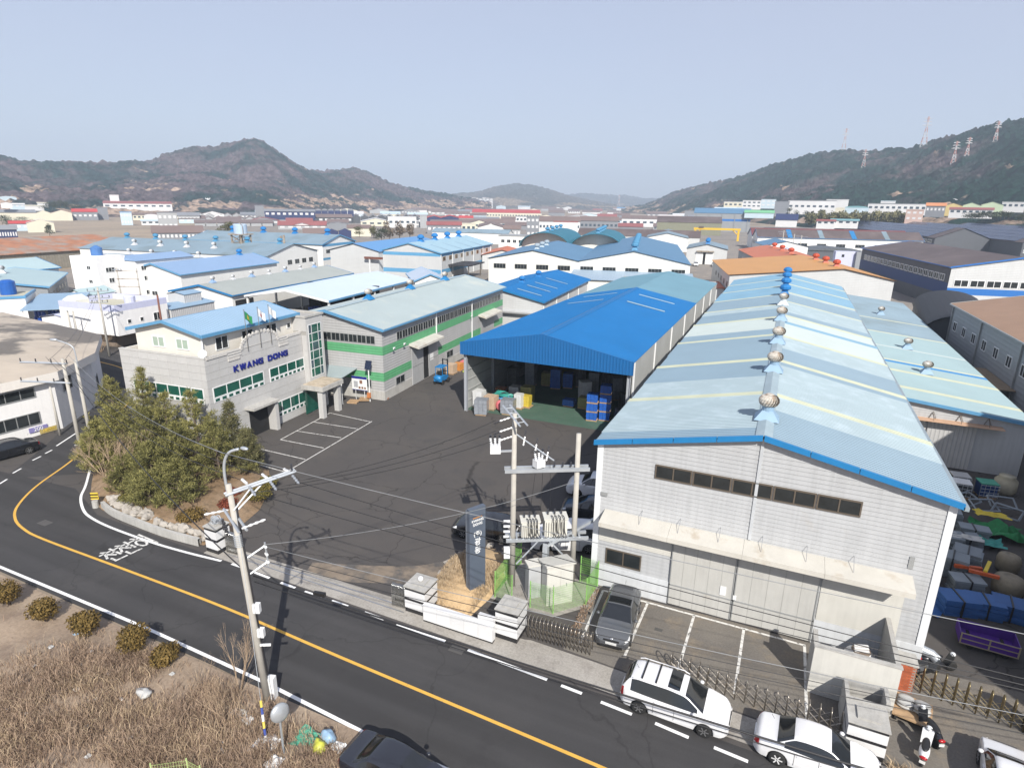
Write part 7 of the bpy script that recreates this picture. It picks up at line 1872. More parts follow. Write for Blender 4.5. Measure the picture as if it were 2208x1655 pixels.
b = MB(); b.add([(.1, -.1, 2.9), (3.6, 3.9, 4.6), (3.6, 4.3, 4.6), (.1, .3, 2.9), (.1, -.1, 2.72), (3.6, 3.9, 4.42), (3.6, 4.3, 4.42), (.1, .3, 2.72)], [(0, 1, 2, 3), (7, 6, 5, 4), (0, 4, 5, 1), (3, 2, 6, 7), (1, 5, 6, 2), (0, 3, 7, 4)]); b.build('tray', GALV, dk)
CAB = M('cabinet_beige', (.55, .54, .50), .6, var=.05, streak=.06)
cb = thing('switch_cabinet', 'beige switch cabinet with sloped roof inside the green fence', 'cabinet', (-9.35, 27.2, 0), radians(41))
b = MB(); b.ext([(-.55, 0), (.55, 0), (.55, 2.2), (-.55, 2.45)], 'x', -.75, .75); b.build('body', CAB, cb)
b = MB(); b.add([(-.85, -.7, 2.56), (.85, -.7, 2.56), (.85, .7, 2.22), (-.85, .7, 2.22), (-.85, -.7, 2.46), (.85, -.7, 2.46), (.85, .7, 2.12), (-.85, .7, 2.12)], [(0, 1, 2, 3), (7, 6, 5, 4), (0, 4, 5, 1), (1, 5, 6, 2), (2, 6, 7, 3), (3, 7, 4, 0)]); b.build('roof', CAB, cb)
for x in (-.37, .37):
	b = MB(); b.bx(x - .34, x + .34, -.575, -.555, .15, 2.1); d__ = b.build('door', CAB, cb); q = MB(); q.bx(x - .02, x + .02, -.60, -.576, 1.1, 1.3); q.build('handle', F_GREY, d__)
cb2 = thing('meter_cabinet', 'narrow grey cabinet beside the switch cabinet', 'cabinet', (-10.6, 26.9, 0), radians(41))
b = MB(); b.bx(-.35, .35, -.3, .3, 0, 2.0); b.build('body', M('cabinet_grey', (.40, .41, .42), .5), cb2); b = MB(); b.bx(-.4, .4, -.35, .35, 2.002, 2.1); b.build('roof', CAB, cb2)
flat('enclosure_pad', [(-12.6, 25.6), (-8.9, 25.6), (-7.4, 27.3), (-7.5, 29.3), (-12.4, 29.5)], .015, m_conc)
# green mesh fence
GF = M('fence_green', (.24, .48, .13), .5, var=.08)
def mesh_fence(name, label, pts, h, step=.07, wire=.006, mat=None):
	GF_ = mat or GF
	t = thing(name, label, 'fence')
	for i, p in enumerate(pts):
		b = MB(); b.tube([(*p, 0), (*p, h + .08)], .03, 6); b.build('post', GF_, t)
	for i in range(len(pts) - 1):
		p, q = Vector((*pts[i], 0)), Vector((*pts[i + 1], 0)); d = q - p; L_ = d.length; d.normalize(); n_ = Vector((-d.y, d.x, 0)); b = MB()
		def bar(a, c, w):
			a, c = Vector(a), Vector(c); e = (c - a).normalized().cross(n_); e = e.normalized() * w
			b.add([tuple(a - e), tuple(c - e), tuple(c + e), tuple(a + e)], [(0, 1, 2, 3)])
			b.add([tuple(a - n_ * w), tuple(c - n_ * w), tuple(c + n_ * w), tuple(a + n_ * w)], [(0, 1, 2, 3)])
		for k in range(int(L_ / step)): x = p + d * (k + .5) * step; bar(x + Vector((0, 0, .08)), x + Vector((0, 0, h)), wire)
		for k in range(int(h / (step * 2)) + 1): z = .08 + k * step * 2; bar(p + Vector((0, 0, z)), q + Vector((0, 0, z)), wire)
		o = b.build('mesh_panel', GF_, t); o['kind'] = 'stuff'
	return t
mesh_fence('mesh_fence', 'bright green wire mesh fence round the switch cabinet', [(-12.4, 29.4), (-12.45, 27.6), (-12.4, 25.8), (-11.4, 25.85)], 1.6)
mesh_fence('mesh_fence', 'bright green wire mesh fence closing the cabinet corner by the warehouse', [(-10.3, 25.8), (-9.0, 25.85), (-7.65, 27.35), (-7.55, 29.2), (-8.6, 29.25)], 1.6)
mesh_fence('mesh_fence', 'green mesh fence corner at the bottom edge of the waste ground', [(-18.9, 10.3), (-17.9, 11.0), (-17.2, 11.0), (-15.6, 11.3)], 1.0, .09, mat=M('fence_lime', (.42, .52, .22), .5))
# sign pylon
PYL = M('pylon_slate', (.085, .105, .14), .45, var=.06); PYL2 = M('pylon_slate_light', (.16, .18, .21), .45)
pa = radians(63)
py_ = thing('sign_pylon', 'tall slate grey company sign pylon on the dry grass mound', 'sign', (-13.45, 25.55, .3), pa)
b = MB(); b.bx(-.52, .52, -.17, .08, 0, 5.15); b.build('slab', PYL, py_); b = MB(); b.bx(-.52, .52, .082, .2, 0, 5.02); b.build('rear_slab', PYL2, py_)
b = MB(); b.bx(-.62, .62, -.3, .3, -.4, .06); b.build('footing', CONC_W, py_)
def ptext(txt, sz, z, x=0, off=.0, mat=F_WHITE, bold=.008):
	c = bpy.data.curves.new('t', 'FONT'); c.body = txt; c.size = sz; c.extrude = .012; c.offset = bold * sz; c.align_x = 'CENTER'; c.align_y = 'CENTER'
	o = bpy.data.objects.new('t', c); COL.objects.link(o); me = bpy.data.meshes.new_from_object(o.evaluated_get(bpy.context.evaluated_depsgraph_get())); bpy.data.objects.remove(o)
	me.materials.clear(); me.materials.append(mat); q = link('lettering', me, py_, (x, -.185, z)); q.rotation_euler = (pi / 2, 0, 0)
ptext('KWANG', .20, 4.42); ptext('DONG', .20, 4.20)
b = MB(); b.bx(-.3, .3, -.18, -.171, 4.58, 4.62); b.build('accent_line', M('accent_orange', (.55, .22, .03), .5), py_)
ptext('(주)', .34, 3.62); ptext('광', .46, 3.12); ptext('동', .46, 2.62)
# gate pillars, wall, folding gates
PW_ = M('tile_white', (.66, .66, .66), .35, var=.05, rnd=.03); PBK = M('tile_black', (.02, .02, .022), .25)
def pillar(label, c, sx, sy, h, cap=True, globe=False):
	t = thing('gate_pillar', label, 'pillar', (c[0], c[1], 0))
	n = 5; zz = [0, .16 * h, .46 * h, .56 * h, .86 * h, .96 * h]
	for k in range(n):
		b = MB(); e = .012 if k % 2 == 0 else 0; b.bx(-sx / 2 + e, sx / 2 - e, -sy / 2 + e, sy / 2 - e, zz[k], zz[k + 1] - .004); b.build('tile_band', PBK if k % 2 == 0 else PW_, t)
	if cap:
		b = MB(); b.bx(-sx / 2 - .04, sx / 2 + .04, -sy / 2 - .04, sy / 2 + .04, .96 * h, h); b.build('cap', CONC_W, t)
		b = MB(); b.bx(-sx * .28, sx * .28, -sy * .28, sy * .28, h, h + .08); b.build('cap_step', CONC_W, t)
	if globe:
		b = MB(); b.blob((0, 0, h + .22), (.15, .15, .15), 1, 14, 9, .0); b.build('globe_lamp', PW_, t, True); b = MB(); b.lathe([(.08, h + .08), (.06, h + .12)], 8); b.build('lamp_collar', GALV, t)
	return t
pillar('striped gate pillar carrying steel coils left of the yard entrance', (-30.0, 22.75), 1.0, 1.0, 1.75)
pillar('striped gate pillar with white globe lamp right of the yard entrance', (-15.6, 23.35), 1.25, 1.25, 1.55, globe=True)
pillar('striped gate pillar between marble wall and steel folding gate', (-10.4, 23.55), 1.2, 1.2, 1.7)
pillar('striped gate pillar with concrete trough on top by the white saloon', (5.25, 23.6), 1.4, 1.2, 1.5)
cl = thing('steel_coil', 'coils of steel spring piled on the left gate pillar', 'coil', (-30.0, 22.75, 1.83))
for k, a in enumerate((.3, 1.2)):
	b = MB(); pts = [(.0 + .16 * cos(t * .9), -.35 + t * .022, .2 + .16 * sin(t * .9)) for t in range(34)]
	R_ = Matrix.Rotation(a, 3, 'Z'); b.tube([tuple(R_ @ Vector(p)) for p in pts], .03, 5); b.build('coil', GALV, cl)
b = MB(); b.box((.1, .1, .1), (.5, .4, .18), .4); b.build('bracket', STEEL, cl)
mw = thing('marble_wall', 'low white marble clad wall before the sign mound', 'wall', (-15.0, 22.55, 0))
mp = MB(); mp.bx(.006, .80 - .006, -.13, .13, .1, .95); mpm = mp.mesh('marble_panel', PW_)
for k in range(5): link('marble_panel', mpm, mw, (.1 + k * .8, 0, 0))
b = MB(); b.bx(.1, 4.1, -.115, .115, .0, .1); b.build('kick_course', PBK, mw); b = MB(); b.bx(3.2, 4.05, .05, .3, .0, 1.3); b.build('stepped_panel', PW_, mw)
b = MB(); b.bx(.08, 4.12, -.16, .16, .952, 1.0); b.build('coping', PW_, mw)
def folding_gate(name, label, p, q, n, h, mat, depth=.32, r=.024, lattice=True):
	p, q = Vector((*p, 0)), Vector((*q, 0)); d = (q - p); L_ = d.length
	t = thing(name, label, 'gate', tuple(p), atan2(d.y, d.x))
	a = MB(); k_ = depth / 2
	a.tube([(0, -k_, .03), (0, -k_, h - k_)] + [(0, -k_ * cos(s_ * pi / 6), h - k_ + k_ * sin(s_ * pi / 6)) for s_ in range(1, 6)] + [(0, k_, h - k_), (0, k_, .03)], r, 6)
	am = a.mesh('arch', mat, True); stp = L_ / (n - 1)
	for i in range(n): link('arch', am, t, (i * stp, 0, 0))
	if lattice:
		for sy in (-1, 1):
			b = MB()
			for i in range(n - 1):
				for z0, z1 in ((.1, .45), (.45, .8)):
					b.tube([(i * stp, sy * k_ * .98, z0), ((i + 1) * stp, sy * k_ * .98, z1)], .011, 4, cap=False); b.tube([(i * stp, sy * k_ * .98, z1), ((i + 1) * stp, sy * k_ * .98, z0)], .011, 4, cap=False)
			o = b.build('lattice', mat, t); o['kind'] = 'stuff'
	return t
BRASS = M('gate_brass', (.30, .24, .13), .35, .85, var=.15)
folding_gate('folding_gate', 'folded stainless gate packed against the left coil pillar', (-29.3, 22.85), (-28.45, 22.9), 11, 1.35, STAIN)
folding_gate('folding_gate', 'folded stainless gate packed against the globe lamp pillar', (-17.1, 22.95), (-16.35, 23.0), 10, 1.3, STAIN)
folding_gate('folding_gate', 'half folded stainless gate between marble wall and grey hatchback', (-9.5, 23.85), (-6.3, 23.95), 17, 1.15, M('gate_steel_aged', (.40, .36, .31), .3, .85, var=.2), .45)
folding_gate('folding_gate', 'stretched stainless gate behind the people carrier', (-2.55, 24.25), (4.45, 23.75), 18, 1.15, M('gate_steel_aged', (.40, .36, .31), .3, .85, var=.2), .42)
folding_gate('folding_gate', 'golden folding gate across the right hand yard', (7.55, 28.1), (11.5, 27.35), 11, 1.3, BRASS, .34, .03)
# tank enclosure, brick pier
en = thing('tank_enclosure', 'rough concrete enclosure round the white water tank', 'enclosure')
WALLP = M('render_white', (.56, .55, .51), .85, var=.08, streak=.12)
for nm, (x0, x1, y0, y1, h) in (('front_wall', (3.25, 6.55, 25.75, 25.95, 2.45)), ('right_wall', (6.35, 6.55, 25.96, 29.35, 2.45)), ('left_wall', (3.25, 3.45, 25.96, 27.4, 2.2))):
	b = MB(); b.bx(x0, x1, y0, y1, 0, h); b.build(nm, WALLP if nm == 'front_wall' else CONC_W, en)
b = MB(); b.bx(3.22, 6.58, 25.72, 25.98, 2.452, 2.5); b.build('coping', CONC_W, en)
tk = thing('water_tank', 'round white plastic water tank inside the concrete enclosure', 'tank', (5.3, 27.5, 0))
b = MB(); b.lathe([(.68, 0), (.72, .3), (.72, 1.15), (.62, 1.4), (.42, 1.55), (.40, 1.62)], 20); b.build('body', PW_, tk, True)
b = MB(); b.lathe([(.40, 1.622), (.36, 1.7)], 18); b.build('lid', M('lid_brown', (.16, .12, .09), .8), tk)
for k in range(3):
	b = MB(); b.box((0, -.2 + k * .2, 1.74), (.62, .09, .06), .3); b.build('lid_slat', PW_, tk)
tr_ = thing('concrete_trough', 'open concrete trough behind the right gate pillar', 'trough')
for nm, (x0, x1, y0, y1) in (('front_side', (4.5, 6.1, 24.25, 24.4)), ('rear_side', (4.5, 6.1, 25.3, 25.45)), ('left_side', (4.5, 4.65, 24.41, 25.29)), ('right_side', (5.95, 6.1, 24.41, 25.29))):
	b = MB(); b.bx(x0, x1, y0, y1, 0, 1.55 if nm != 'right_side' else 1.7); b.build(nm, CONC_W, tr_)
BRICK = M('brick_face', (.40, .105, .045), .8, var=.12, rnd=.18); MORT = M('mortar', (.30, .24, .20), .9)
def brick_pier(label, x0, x1, y0, y1, h):
	t = thing('brick_pier', label, 'wall'); b = MB(); b.bx(x0 + .015, x1 - .015, y0 + .015, y1 - .015, 0, h); b.build('core', MORT, t)
	bl, bh = .20, .075; q = MB(); q.bx(0, bl - .012, -.001, .02, 0, bh - .012); bm = q.mesh('brick', BRICK); q = MB(); q.bx(-.02, .001, 0, bl - .012, 0, bh - .012); bs = q.mesh('brick', BRICK)
	for r in range(int(h / bh)):
		o_ = (r % 2) * bl / 2
		for c in range(int((x1 - x0 - o_) / bl)): link('brick', bm, t, (x0 + o_ + c * bl, y0, r * bh))
		for c in range(int((y1 - y0 - o_) / bl)): link('brick', bs, t, (x1, y0 + o_ + c * bl, r * bh))
	b = MB(); b.bx(x0 - .04, x1 + .04, y0 - .04, y1 + .04, h, h + .07); b.build('coping', CONC_W, t)
brick_pier('red brick pier between tank enclosure and golden gate', 6.6, 7.55, 27.6, 28.4, 1.45)
brick_pier('red brick pier at the right end of the golden gate', 11.6, 12.4, 26.9, 27.6, 1.5)
# road mirror, lamp, bits
mi = thing('road_mirror', 'round convex road mirror on a thin post in the waste ground', 'mirror', (-15.4, 13.2, 0))
b = MB(); b.tube([(0, 0, -.3), (0, 0, 2.3)], .04, 8); b.build('post', GALV, mi)
b = MB(); b.lathe([(.02, .1), (.25, .06), (.36, 0), (.37, -.04)], 20); o = b.build('mirror_dish', M('mirror_back', (.40, .42, .44), .35, .4), mi, True, loc=(0, .05, 2.2)); o.rotation_euler = (radians(75), 0, radians(70))
so_ = thing('solar_lamp_post', 'white post with small solar panel beside the factory corner', 'lamp post', (*uv((-38.33, 51.6), 4.7, -1.3, -.9), 0), radians(4.7))
b = MB(); b.tube([(0, 0, 0), (0, 0, 3.9)], .06, 8); b.build('post', F_WHITE, so_); b = MB(); b.box((0, 0, 4.1), (.75, .06, .95), 0, tilt=('X', -.35)); b.build('solar_panel', SOL, so_); b = MB(); b.box((0, -.15, .75), (.35, .25, .55)); b.build('battery_box', M('box_orange', (.5, .18, .06), .6), so_)
ns = thing('notice_board', 'blue framed notice board on posts before the factory', 'sign', (*uv((-38.33, 51.6), 4.7, -2.6, -.75), 0), radians(4.7))
for x in (-.55, .55):
	b = MB(); b.tube([(x, 0, 0), (x, 0, 2.6)], .03, 6); b.build('post', F_WHITE, ns)
b = MB(); b.bx(-.95, .95, -.05, -.01, 1.1, 2.65); b.build('board', F_WHITE, ns)
b = MB(); b.bx(-.95, .95, -.06, -.052, 2.38, 2.65); b.build('title_band', NAVY, ns); b = MB(); b.bx(-.95, .95, -.06, -.052, 1.1, 1.16); b.build('lower_band', NAVY, ns)
for k, (x, z, w, h, mt) in enumerate(((-.45, 1.75, .5, .7, M('picture_grey', (.35, .36, .38), .6)), (.2, 2.05, .35, .4, M('picture_brown', (.22, .12, .08), .6)), (0, 1.4, .25, .25, M('picture_brown', (.22, .12, .08), .6)), (.35, 1.4, .25, .25, M('picture_brown', (.22, .12, .08), .6)), (.68, 1.4, .2, .25, M('picture_brown', (.22, .12, .08), .6)))):
	b = MB(); b.bx(x - w / 2, x + w / 2, -.058, -.051, z - h / 2, z + h / 2); b.build('picture', mt, ns)
# poles on the left corner and behind
def simple_pole(label, loc, h, r=.16, arms=(), lamp=None, yaw=0, lean=(0, 0)):
	t = thing('utility_pole', label, 'utility pole', (*loc, 0), yaw); b = MB(); b.tube([(0, 0, -.1), (lean[0], lean[1], h)], [r, r * .68], 12); b.build('shaft', CPOLE, t, True)
	for (z, l0, l1) in arms:
		o_ = (lean[0] * z / h, lean[1] * z / h)
		for dy in (-.09, .09): arm(t, (l0 + o_[0], dy, z), (l1 + o_[0], dy, z))
		k = 0
		for x in np.linspace(l0, l1, 4):
			insulator(t, (x + o_[0], 0, z + .04), (0, 0, 1), INSB, .28, .06)
	if lamp:
		b = MB(); b.tube(smooth_line([(.1, 0, lamp - 2.0), (.1, 0, lamp - .5), (-.2, 0, lamp), (-1.2, 0, lamp + .35)], 4), .05, 8); b.build('lamp_arm', GALV, t, True); b = MB(); b.blob((-1.5, 0, lamp + .38), (.35, .14, .1), 1, 10, 6, .02); b.build('lamp_head', GALV, t, True)
	return t
simple_pole('left corner concrete pole with two long cross arms', (-51.4, 27.6), 8.6, .17, ((8.2, -3.6, .3), (6.6, -3.9, .3)), yaw=radians(-80) if False else radians(200) - pi)
simple_pole('left corner pole carrying the street lamp beside the long armed one', (-51.0, 28.3), 8.4, .16, (), 9.6, yaw=radians(20))
simple_pole('thin pole before the concrete roofed building', (-58.6, 30.0), 4.6, .12)
simple_pole('pole with cluster of insulators behind the concrete roofed building', (-83.2, 50.6), 9.4, .16, ((8.9, -1.2, 1.2), (8.0, -1.2, 1.2), (7.4, -.9, .9)), yaw=radians(40))
for k, dx in enumerate((0, 1.9)): simple_pole(('left' if k == 0 else 'right') + ' post of the frame by the drum yard', (-92 + dx, 51.3 - dx * .2), 5.6, .14)
arf = thing('frame_beam', 'white cross beam joining the two posts by the drum yard', 'beam', (-92, 51.3, 5.5)); b = MB(); b.bx(-.9, 3.8, -.3, -.15, 0, .15); b.build('beam', F_WHITE, arf)
for k, dx in enumerate((0, 3.4)): simple_pole(('left' if k == 0 else 'right') + ' pole of the tall frame before the white block', (-111 + dx, 71.5 + dx * .4), 8.6, .14, ((8.2, -1.2, 1.2),) if k == 0 else ())
for k, z in enumerate((8.0, 6.6, 5.2, 3.8)):
	q = thing('frame_rung', ('top', 'second', 'third', 'lowest')[k] + ' rung of the tall pole frame before the white block', 'beam', (-111, 71.5, z), atan2(.4, 1)); b = MB(); b.bx(-.2, 3.9, -.2, -.1, 0, .12); b.build('beam', RUSTY, q)
simple_pole('red brown flue pipe behind the office roof', (*g(349, 700, 3), ), 7.4, .18).children[0].data.materials[0] = M('red_oxide', (.16, .06, .04), .7)
for k, (px, py, h) in enumerate(((1683, 552, 11), (1706, 556, 10), (1722, 556, 9.5))): simple_pole(('left', 'middle', 'right')[k] + ' distribution pole beyond the orange roof', g(px, py), h, .2, ((h - .6, -2.4, 2.4), (h - 1.6, -1.8, 1.8)))
# ================================================================== CABLES
CBL = M('cable_black', (.02, .02, .022), .5); CBG = M('cable_grey', (.22, .23, .24), .5)
def cable(label, p, q, sag=.6, r=.016, mat=None, n=18):
	p, q = Vector(p), Vector(q); pts = []
	for i in range(n + 1): t = i / n; v = p.lerp(q, t); v.z -= 4 * sag * t * (1 - t); pts.append(tuple(v))
	b = MB(); b.tube(pts, r, 5); o = b.build('power_cable', mat or CBL, None, True); tag(o, label, 'cable', 'overhead cables')
W1 = lambda z, k=0, s=0: tuple(Vector((-18.2, 15.1, 0)) + on1(z) + ad * k + pd * s)
ends = [(-12.0 - .9, 27.2 - .4, 10.0), (-12.9, 26.8, 9.4), (-12.9, 26.8, 8.9)]
for k in range(3): cable(('far', 'middle', 'near')[k] + ' high cable from the leaning pole to the transformer pole', W1(10.0, (2.4, 1.5, .7)[k], .7), ends[k], .35, .014)
for k in range(3): cable(('upper', 'middle', 'lower')[k] + ' cable leaving the leaning pole to the right above the street', W1(10.0, (2.4, 1.5, .7)[k], .8), (34, 19.5 + .7 * k, 9.2 - .3 * k), .9, .014)
for k in range(3): cable(('upper', 'middle', 'lower')[k] + ' cable from the leaning pole to the left corner pole', W1(10.0, (2.4, 1.5, .7)[k], -.6), (-52 - 1.0 * k, 27.8, 8.4), 1.3, .014)
cable('pale earth wire from the lamp head to the left corner pole', W1(11.6), (-51.2, 28, 8.8), .9, .012, CBG)
cable('pale earth wire from the lamp head towards the right', W1(11.6), (36, 21, 10.6), .9, .012, CBG)
cable('thick dark cable slanting from the left corner to the leaning pole', W1(6.3, .1), (-51.0, 28.0, 6.8), 1.0, .028)
for k in range(2): cable(('upper', 'lower')[k] + ' bundle of telephone cables along the street', W1(6.1 - .28 * k, .3), (30, 19.0, 5.0 - .2 * k), .55, .035 if k == 0 else .02)
for k in range(3): cable(('first', 'second', 'third')[k] + ' low voltage cable along the street frontage', W1(7.2 - .35 * k, .95), (30, 24.2 + .1 * k, 6.1 - .42 * k), .8, .013, CBG if k == 0 else CBL)
cable('cable from the leaning pole down to the gate lamp pillar', W1(7.3, .95), (-9.0, 28.7, 6.5), .5, .012, CBG)
b = MB(); v = W1(6.0); b.box((v[0] + 3.0, v[1] + .9, v[2] - .3), (.5, .14, .16), .2); tag(b.build('splice_box', BLK), 'small black splice box hanging on the street cables', 'box')
for k in range(3): cable(('left', 'middle', 'right')[k] + ' jumper cable from the switch down to the transformers', (-10.9 + .3 * k, 27.8 + .15 * k, 7.9), (-11.2 + .5 * k, 27.7 + .3 * k, 4.6), -.0, .012)
cable('cable from the left corner pole to the building behind', (-51.4, 27.6, 8.3), (-83.2, 50.6, 9.0), .8, .014); cable('second cable from the left corner pole to the pole behind', (-53, 27.4, 8.3), (-83.6, 50.2, 8.1), .8, .014)
# ================================================================== PLANTER WITH PINES
pl_poly = [(-50.2, 27.9), (-46.1, 25.0), (-43.7, 23.4), (-41.3, 22.75), (-38, 22.4), (-34.5, 22.3), (-31.2, 22.6), (-30.7, 24.2), (-31.6, 27.5), (-33.6, 30.5), (-36, 32.7), (-39.5, 32.95), (-42.3, 32.9), (-46, 32.6), (-52, 32.2)]
pb = thing('planter', 'raised planting bed with stone edge at the street corner', 'planter')
b = MB(); n = len(pl_poly); cxp, cyp = -40.5, 28.2
ring2 = [(x + (cxp - x) * .18, y + (cyp - y) * .18) for x, y in pl_poly]
b.add([(x, y, .02) for x, y in pl_poly] + [(x, y, .5) for x, y in ring2] + [(cxp, cyp, .75)], [(i, (i + 1) % n, (i + 1) % n + n, i + n) for i in range(n)] + [(i + n, (i + 1) % n + n, 2 * n) for i in range(n)])
b.build('soil', m_soil, pb)
wl = smooth_line([(-41.6, 23.0), (-40, 22.62), (-38, 22.45), (-34.5, 22.32), (-31.4, 22.5)], 6)
_l, _r = ribbon_pts(wl, .22); b = MB(); n = len(wl)
b.add([(x, y, 0) for x, y in _l] + [(x, y, .5) for x, y in _l] + [(x, y, 0) for x, y in _r] + [(x, y, .5) for x, y in _r],
      [f for i in range(n - 1) for f in ((i + n, i + 1 + n, i + 1 + 3 * n, i + 3 * n), (i, i + n, i + 3 * n, i + 2 * n) if i == 0 else (i, i + 1, i + 1 + n, i + n), (i + 2 * n, i + 3 * n, i + 1 + 3 * n, i + 1 + 2 * n), (i, i + 1, i + 1 + n, i + n))])
b.build('retaining_wall', CONC_W, pb)
ROCK = M('rock', (.36, .33, .29), .9, var=.2, scale=2, bump=.4, bscale=6)
rk = random.Random(4)
for i in range(22):
	t_ = i / 21; p = wl[int(t_ * (len(wl) - 1))]; s_ = rk.uniform(.22, .42)
	b = MB(); b.blob((p[0] + rk.uniform(-.1, .1), p[1] + .55 + rk.uniform(-.1, .35), .42), (s_ * 1.2, s_, s_ * .8), i, 8, 6, .35); tag(b.build('rock', ROCK), 'rough pale rock edging the pine bed along the street', 'rock', 'rocks edging the pine bed')
def needles(name, C, D, mat, size, per, seed, flat_=.16):
	rs = np.random.RandomState(seed); C = np.repeat(np.array(C), per, 0); D = np.repeat(np.array(D), per, 0); n = len(C)
	a = rs.normal(size=(n, 3)) + D * .9; a /= np.linalg.norm(a, axis=1)[:, None]
	r = rs.normal(size=(n, 3)); t = np.cross(a, r); t /= np.linalg.norm(t, axis=1)[:, None] + 1e-9
	L_ = size * (.6 + .8 * rs.rand(n))[:, None]; C = C + rs.normal(size=(n, 3)) * size * .22
	V = np.stack([C - t * L_ * flat_ * .5, C + a * L_ * .6 - t * L_ * flat_, C + a * L_, C + a * L_ * .5 + t * L_ * flat_], 1).reshape(-1, 3)
	me = bpy.data.meshes.new(name); me.from_pydata(V.tolist(), [], np.arange(4 * n).reshape(n, 4).tolist()); me.materials.append(mat); me.update(); return me
LF_PINE = leaf_mat('pine_needles', (.055, .060, .018), (.34, .31, .11)); LF_PINE2 = leaf_mat('pine_needles_dark', (.042, .048, .016), (.27, .25, .09)); LF_JUN = leaf_mat('juniper', (.045, .050, .024), (.20, .185, .085))
def pine(label, loc, H, W, seed, mat, low=.12, jag=1.0):
	rd = random.Random(seed); t = thing('pine_tree', label, 'tree', (*loc, .3), rd.uniform(0, 6), 'pines in the corner bed')
	lean = (rd.uniform(-.05, .05) * H, rd.uniform(-.05, .05) * H)
	b = MB(); b.tube([(0, 0, -.4), (lean[0] * .4, lean[1] * .4, H * .5), (lean[0], lean[1], H * .96)], [.13, .08, .015], 8); b.build('trunk', BARK, t, True)
	C, D = [], []; bb = MB(); z = low * H; nb = 0
	while z < H * .98:
		f = z / H; ln = W * (1 - f ** 1.5) * rd.uniform(.75, 1.15) + .22; k = rd.randint(5, 7); a0 = rd.uniform(0, 6.28)
		for i in range(k):
			if rd.random() < .10: continue
			a = a0 + i * 6.28 / k + rd.uniform(-.35, .35); l_ = ln * rd.uniform(.6, 1.15); up = .12 + .55 * f + rd.uniform(-.1, .15)
			base = Vector((lean[0] * f, lean[1] * f, z)); d = Vector((cos(a), sin(a), up)).normalized()
			tip = base + d * l_ + Vector((0, 0, .12 * l_)); bb.tube([tuple(base), tuple(base + d * l_ * .5), tuple(tip)], [.025, .016, .006], 4, cap=False)
			m = max(3, int(l_ / .17))
			for q in range(m):
				s_ = .25 + .75 * (q + 1) / m; p = base.lerp(tip, s_); w = .15 * l_ * (1.15 - s_) + .05
				for _ in range(2):
					pp = p + Vector((rd.uniform(-w, w), rd.uniform(-w, w), rd.uniform(-.08, .14))); C.append(tuple(pp)); dd = (d * .5 + Vector((rd.uniform(-.4, .4), rd.uniform(-.4, .4), .75))).normalized(); D.append(tuple(dd))
		z += H * rd.uniform(.06, .095) * jag
	for _ in range(14): C.append((lean[0] + rd.uniform(-.1, .1), lean[1] + rd.uniform(-.1, .1), H * rd.uniform(.9, 1.03))); D.append((0, 0, 1))
	bb.build('branches', BARK, t); link('crown', needles('crown', C, D, mat, .25, 12, seed, .068), t)
PT = [('tall pine with pointed leader left of the office window band', (-47.8, 30.9), 6.9, 2.0, LF_PINE), ('pointed pine standing before the office corner', (-41.2, 30.8), 6.1, 1.9, LF_PINE), ('broad pine at the left rear of the corner bed', (-50.3, 30.3), 6.2, 2.0, LF_PINE),
      ('bushy pine in the middle of the corner bed', (-43.2, 28.2), 5.2, 2.2, LF_PINE2), ('bushy pine behind the bare tree', (-46.2, 27.6), 4.9, 2.0, LF_PINE), ('pine at the yard side of the corner bed', (-37.2, 29.2), 4.7, 2.1, LF_PINE2), ('low spreading pine above the retaining wall', (-39.6, 25.6), 3.7, 2.1, LF_PINE2),
      ('low pine nearest the painted road word', (-36.6, 25.2), 3.2, 1.7, LF_PINE2), ('low pine leaning out at the left tip of the bed', (-47.3, 26.3), 3.0, 1.7, LF_PINE), ('low pine right above the rocks', (-38.2, 24.2), 2.4, 1.5, LF_PINE2), ('young pine leaning over the road bend', (-48.6, 27.3), 3.4, 1.5, LF_PINE), ('pine deep in the bed between the taller ones', (-44.6, 30.6), 5.4, 1.9, LF_PINE), ('small pine by the bare tree and stones', (-41.8, 24.9), 2.6, 1.4, LF_PINE2), ('pine beside the garage canopy', (-39.6, 27.9), 4.6, 2.0, LF_PINE2)]
for i, (lb_, lc, H_, W_, mt) in enumerate(PT): pine(lb_, lc, H_, W_, 30 + i, mt)
pine('slender grey green juniper beside the garage pier', (-38.6, 31.8), 5.3, 1.1, 77, LF_JUN, jag=.8); pine('second juniper filling the yard end of the bed', (-36.2, 30.9), 3.6, 1.25, 78, LF_JUN, jag=.8)
TWIG = M('twig', (.30, .22, .15), .9, var=.15); TWIG2 = M('twig_pale', (.38, .28, .19), .9, var=.15)
def bare(name, label, loc, H, seed, mat, spread=.5, depth=4, stems=5, cat='bush', r0=.03, group=None):
	rd = random.Random(seed); t = thing(name, label, cat, (*loc, 0), 0, group); b = MB()
	def grow(p, d, l_, r, k):
		q = p + d * l_ + Vector((rd.uniform(-.05, .05), rd.uniform(-.05, .05), 0)) * l_; b.tube([tuple(p), tuple(q)], [r, r * .7], 4, cap=False)
		if k == 0: return
		for _ in range(rd.choice((2, 2, 3))):
			e = (d + Vector((rd.uniform(-spread, spread), rd.uniform(-spread, spread), rd.uniform(-.12, .3)))).normalized(); grow(q, e, l_ * rd.uniform(.6, .85), r * .62, k - 1)
	for i in range(stems):
		a = rd.uniform(0, 6.28); grow(Vector((cos(a) * .08, sin(a) * .08, 0)), Vector((cos(a) * spread * .8, sin(a) * spread * .8, 1)).normalized(), H * rd.uniform(.24, .34), r0, depth)
	o = b.build('twigs', mat, t); return t
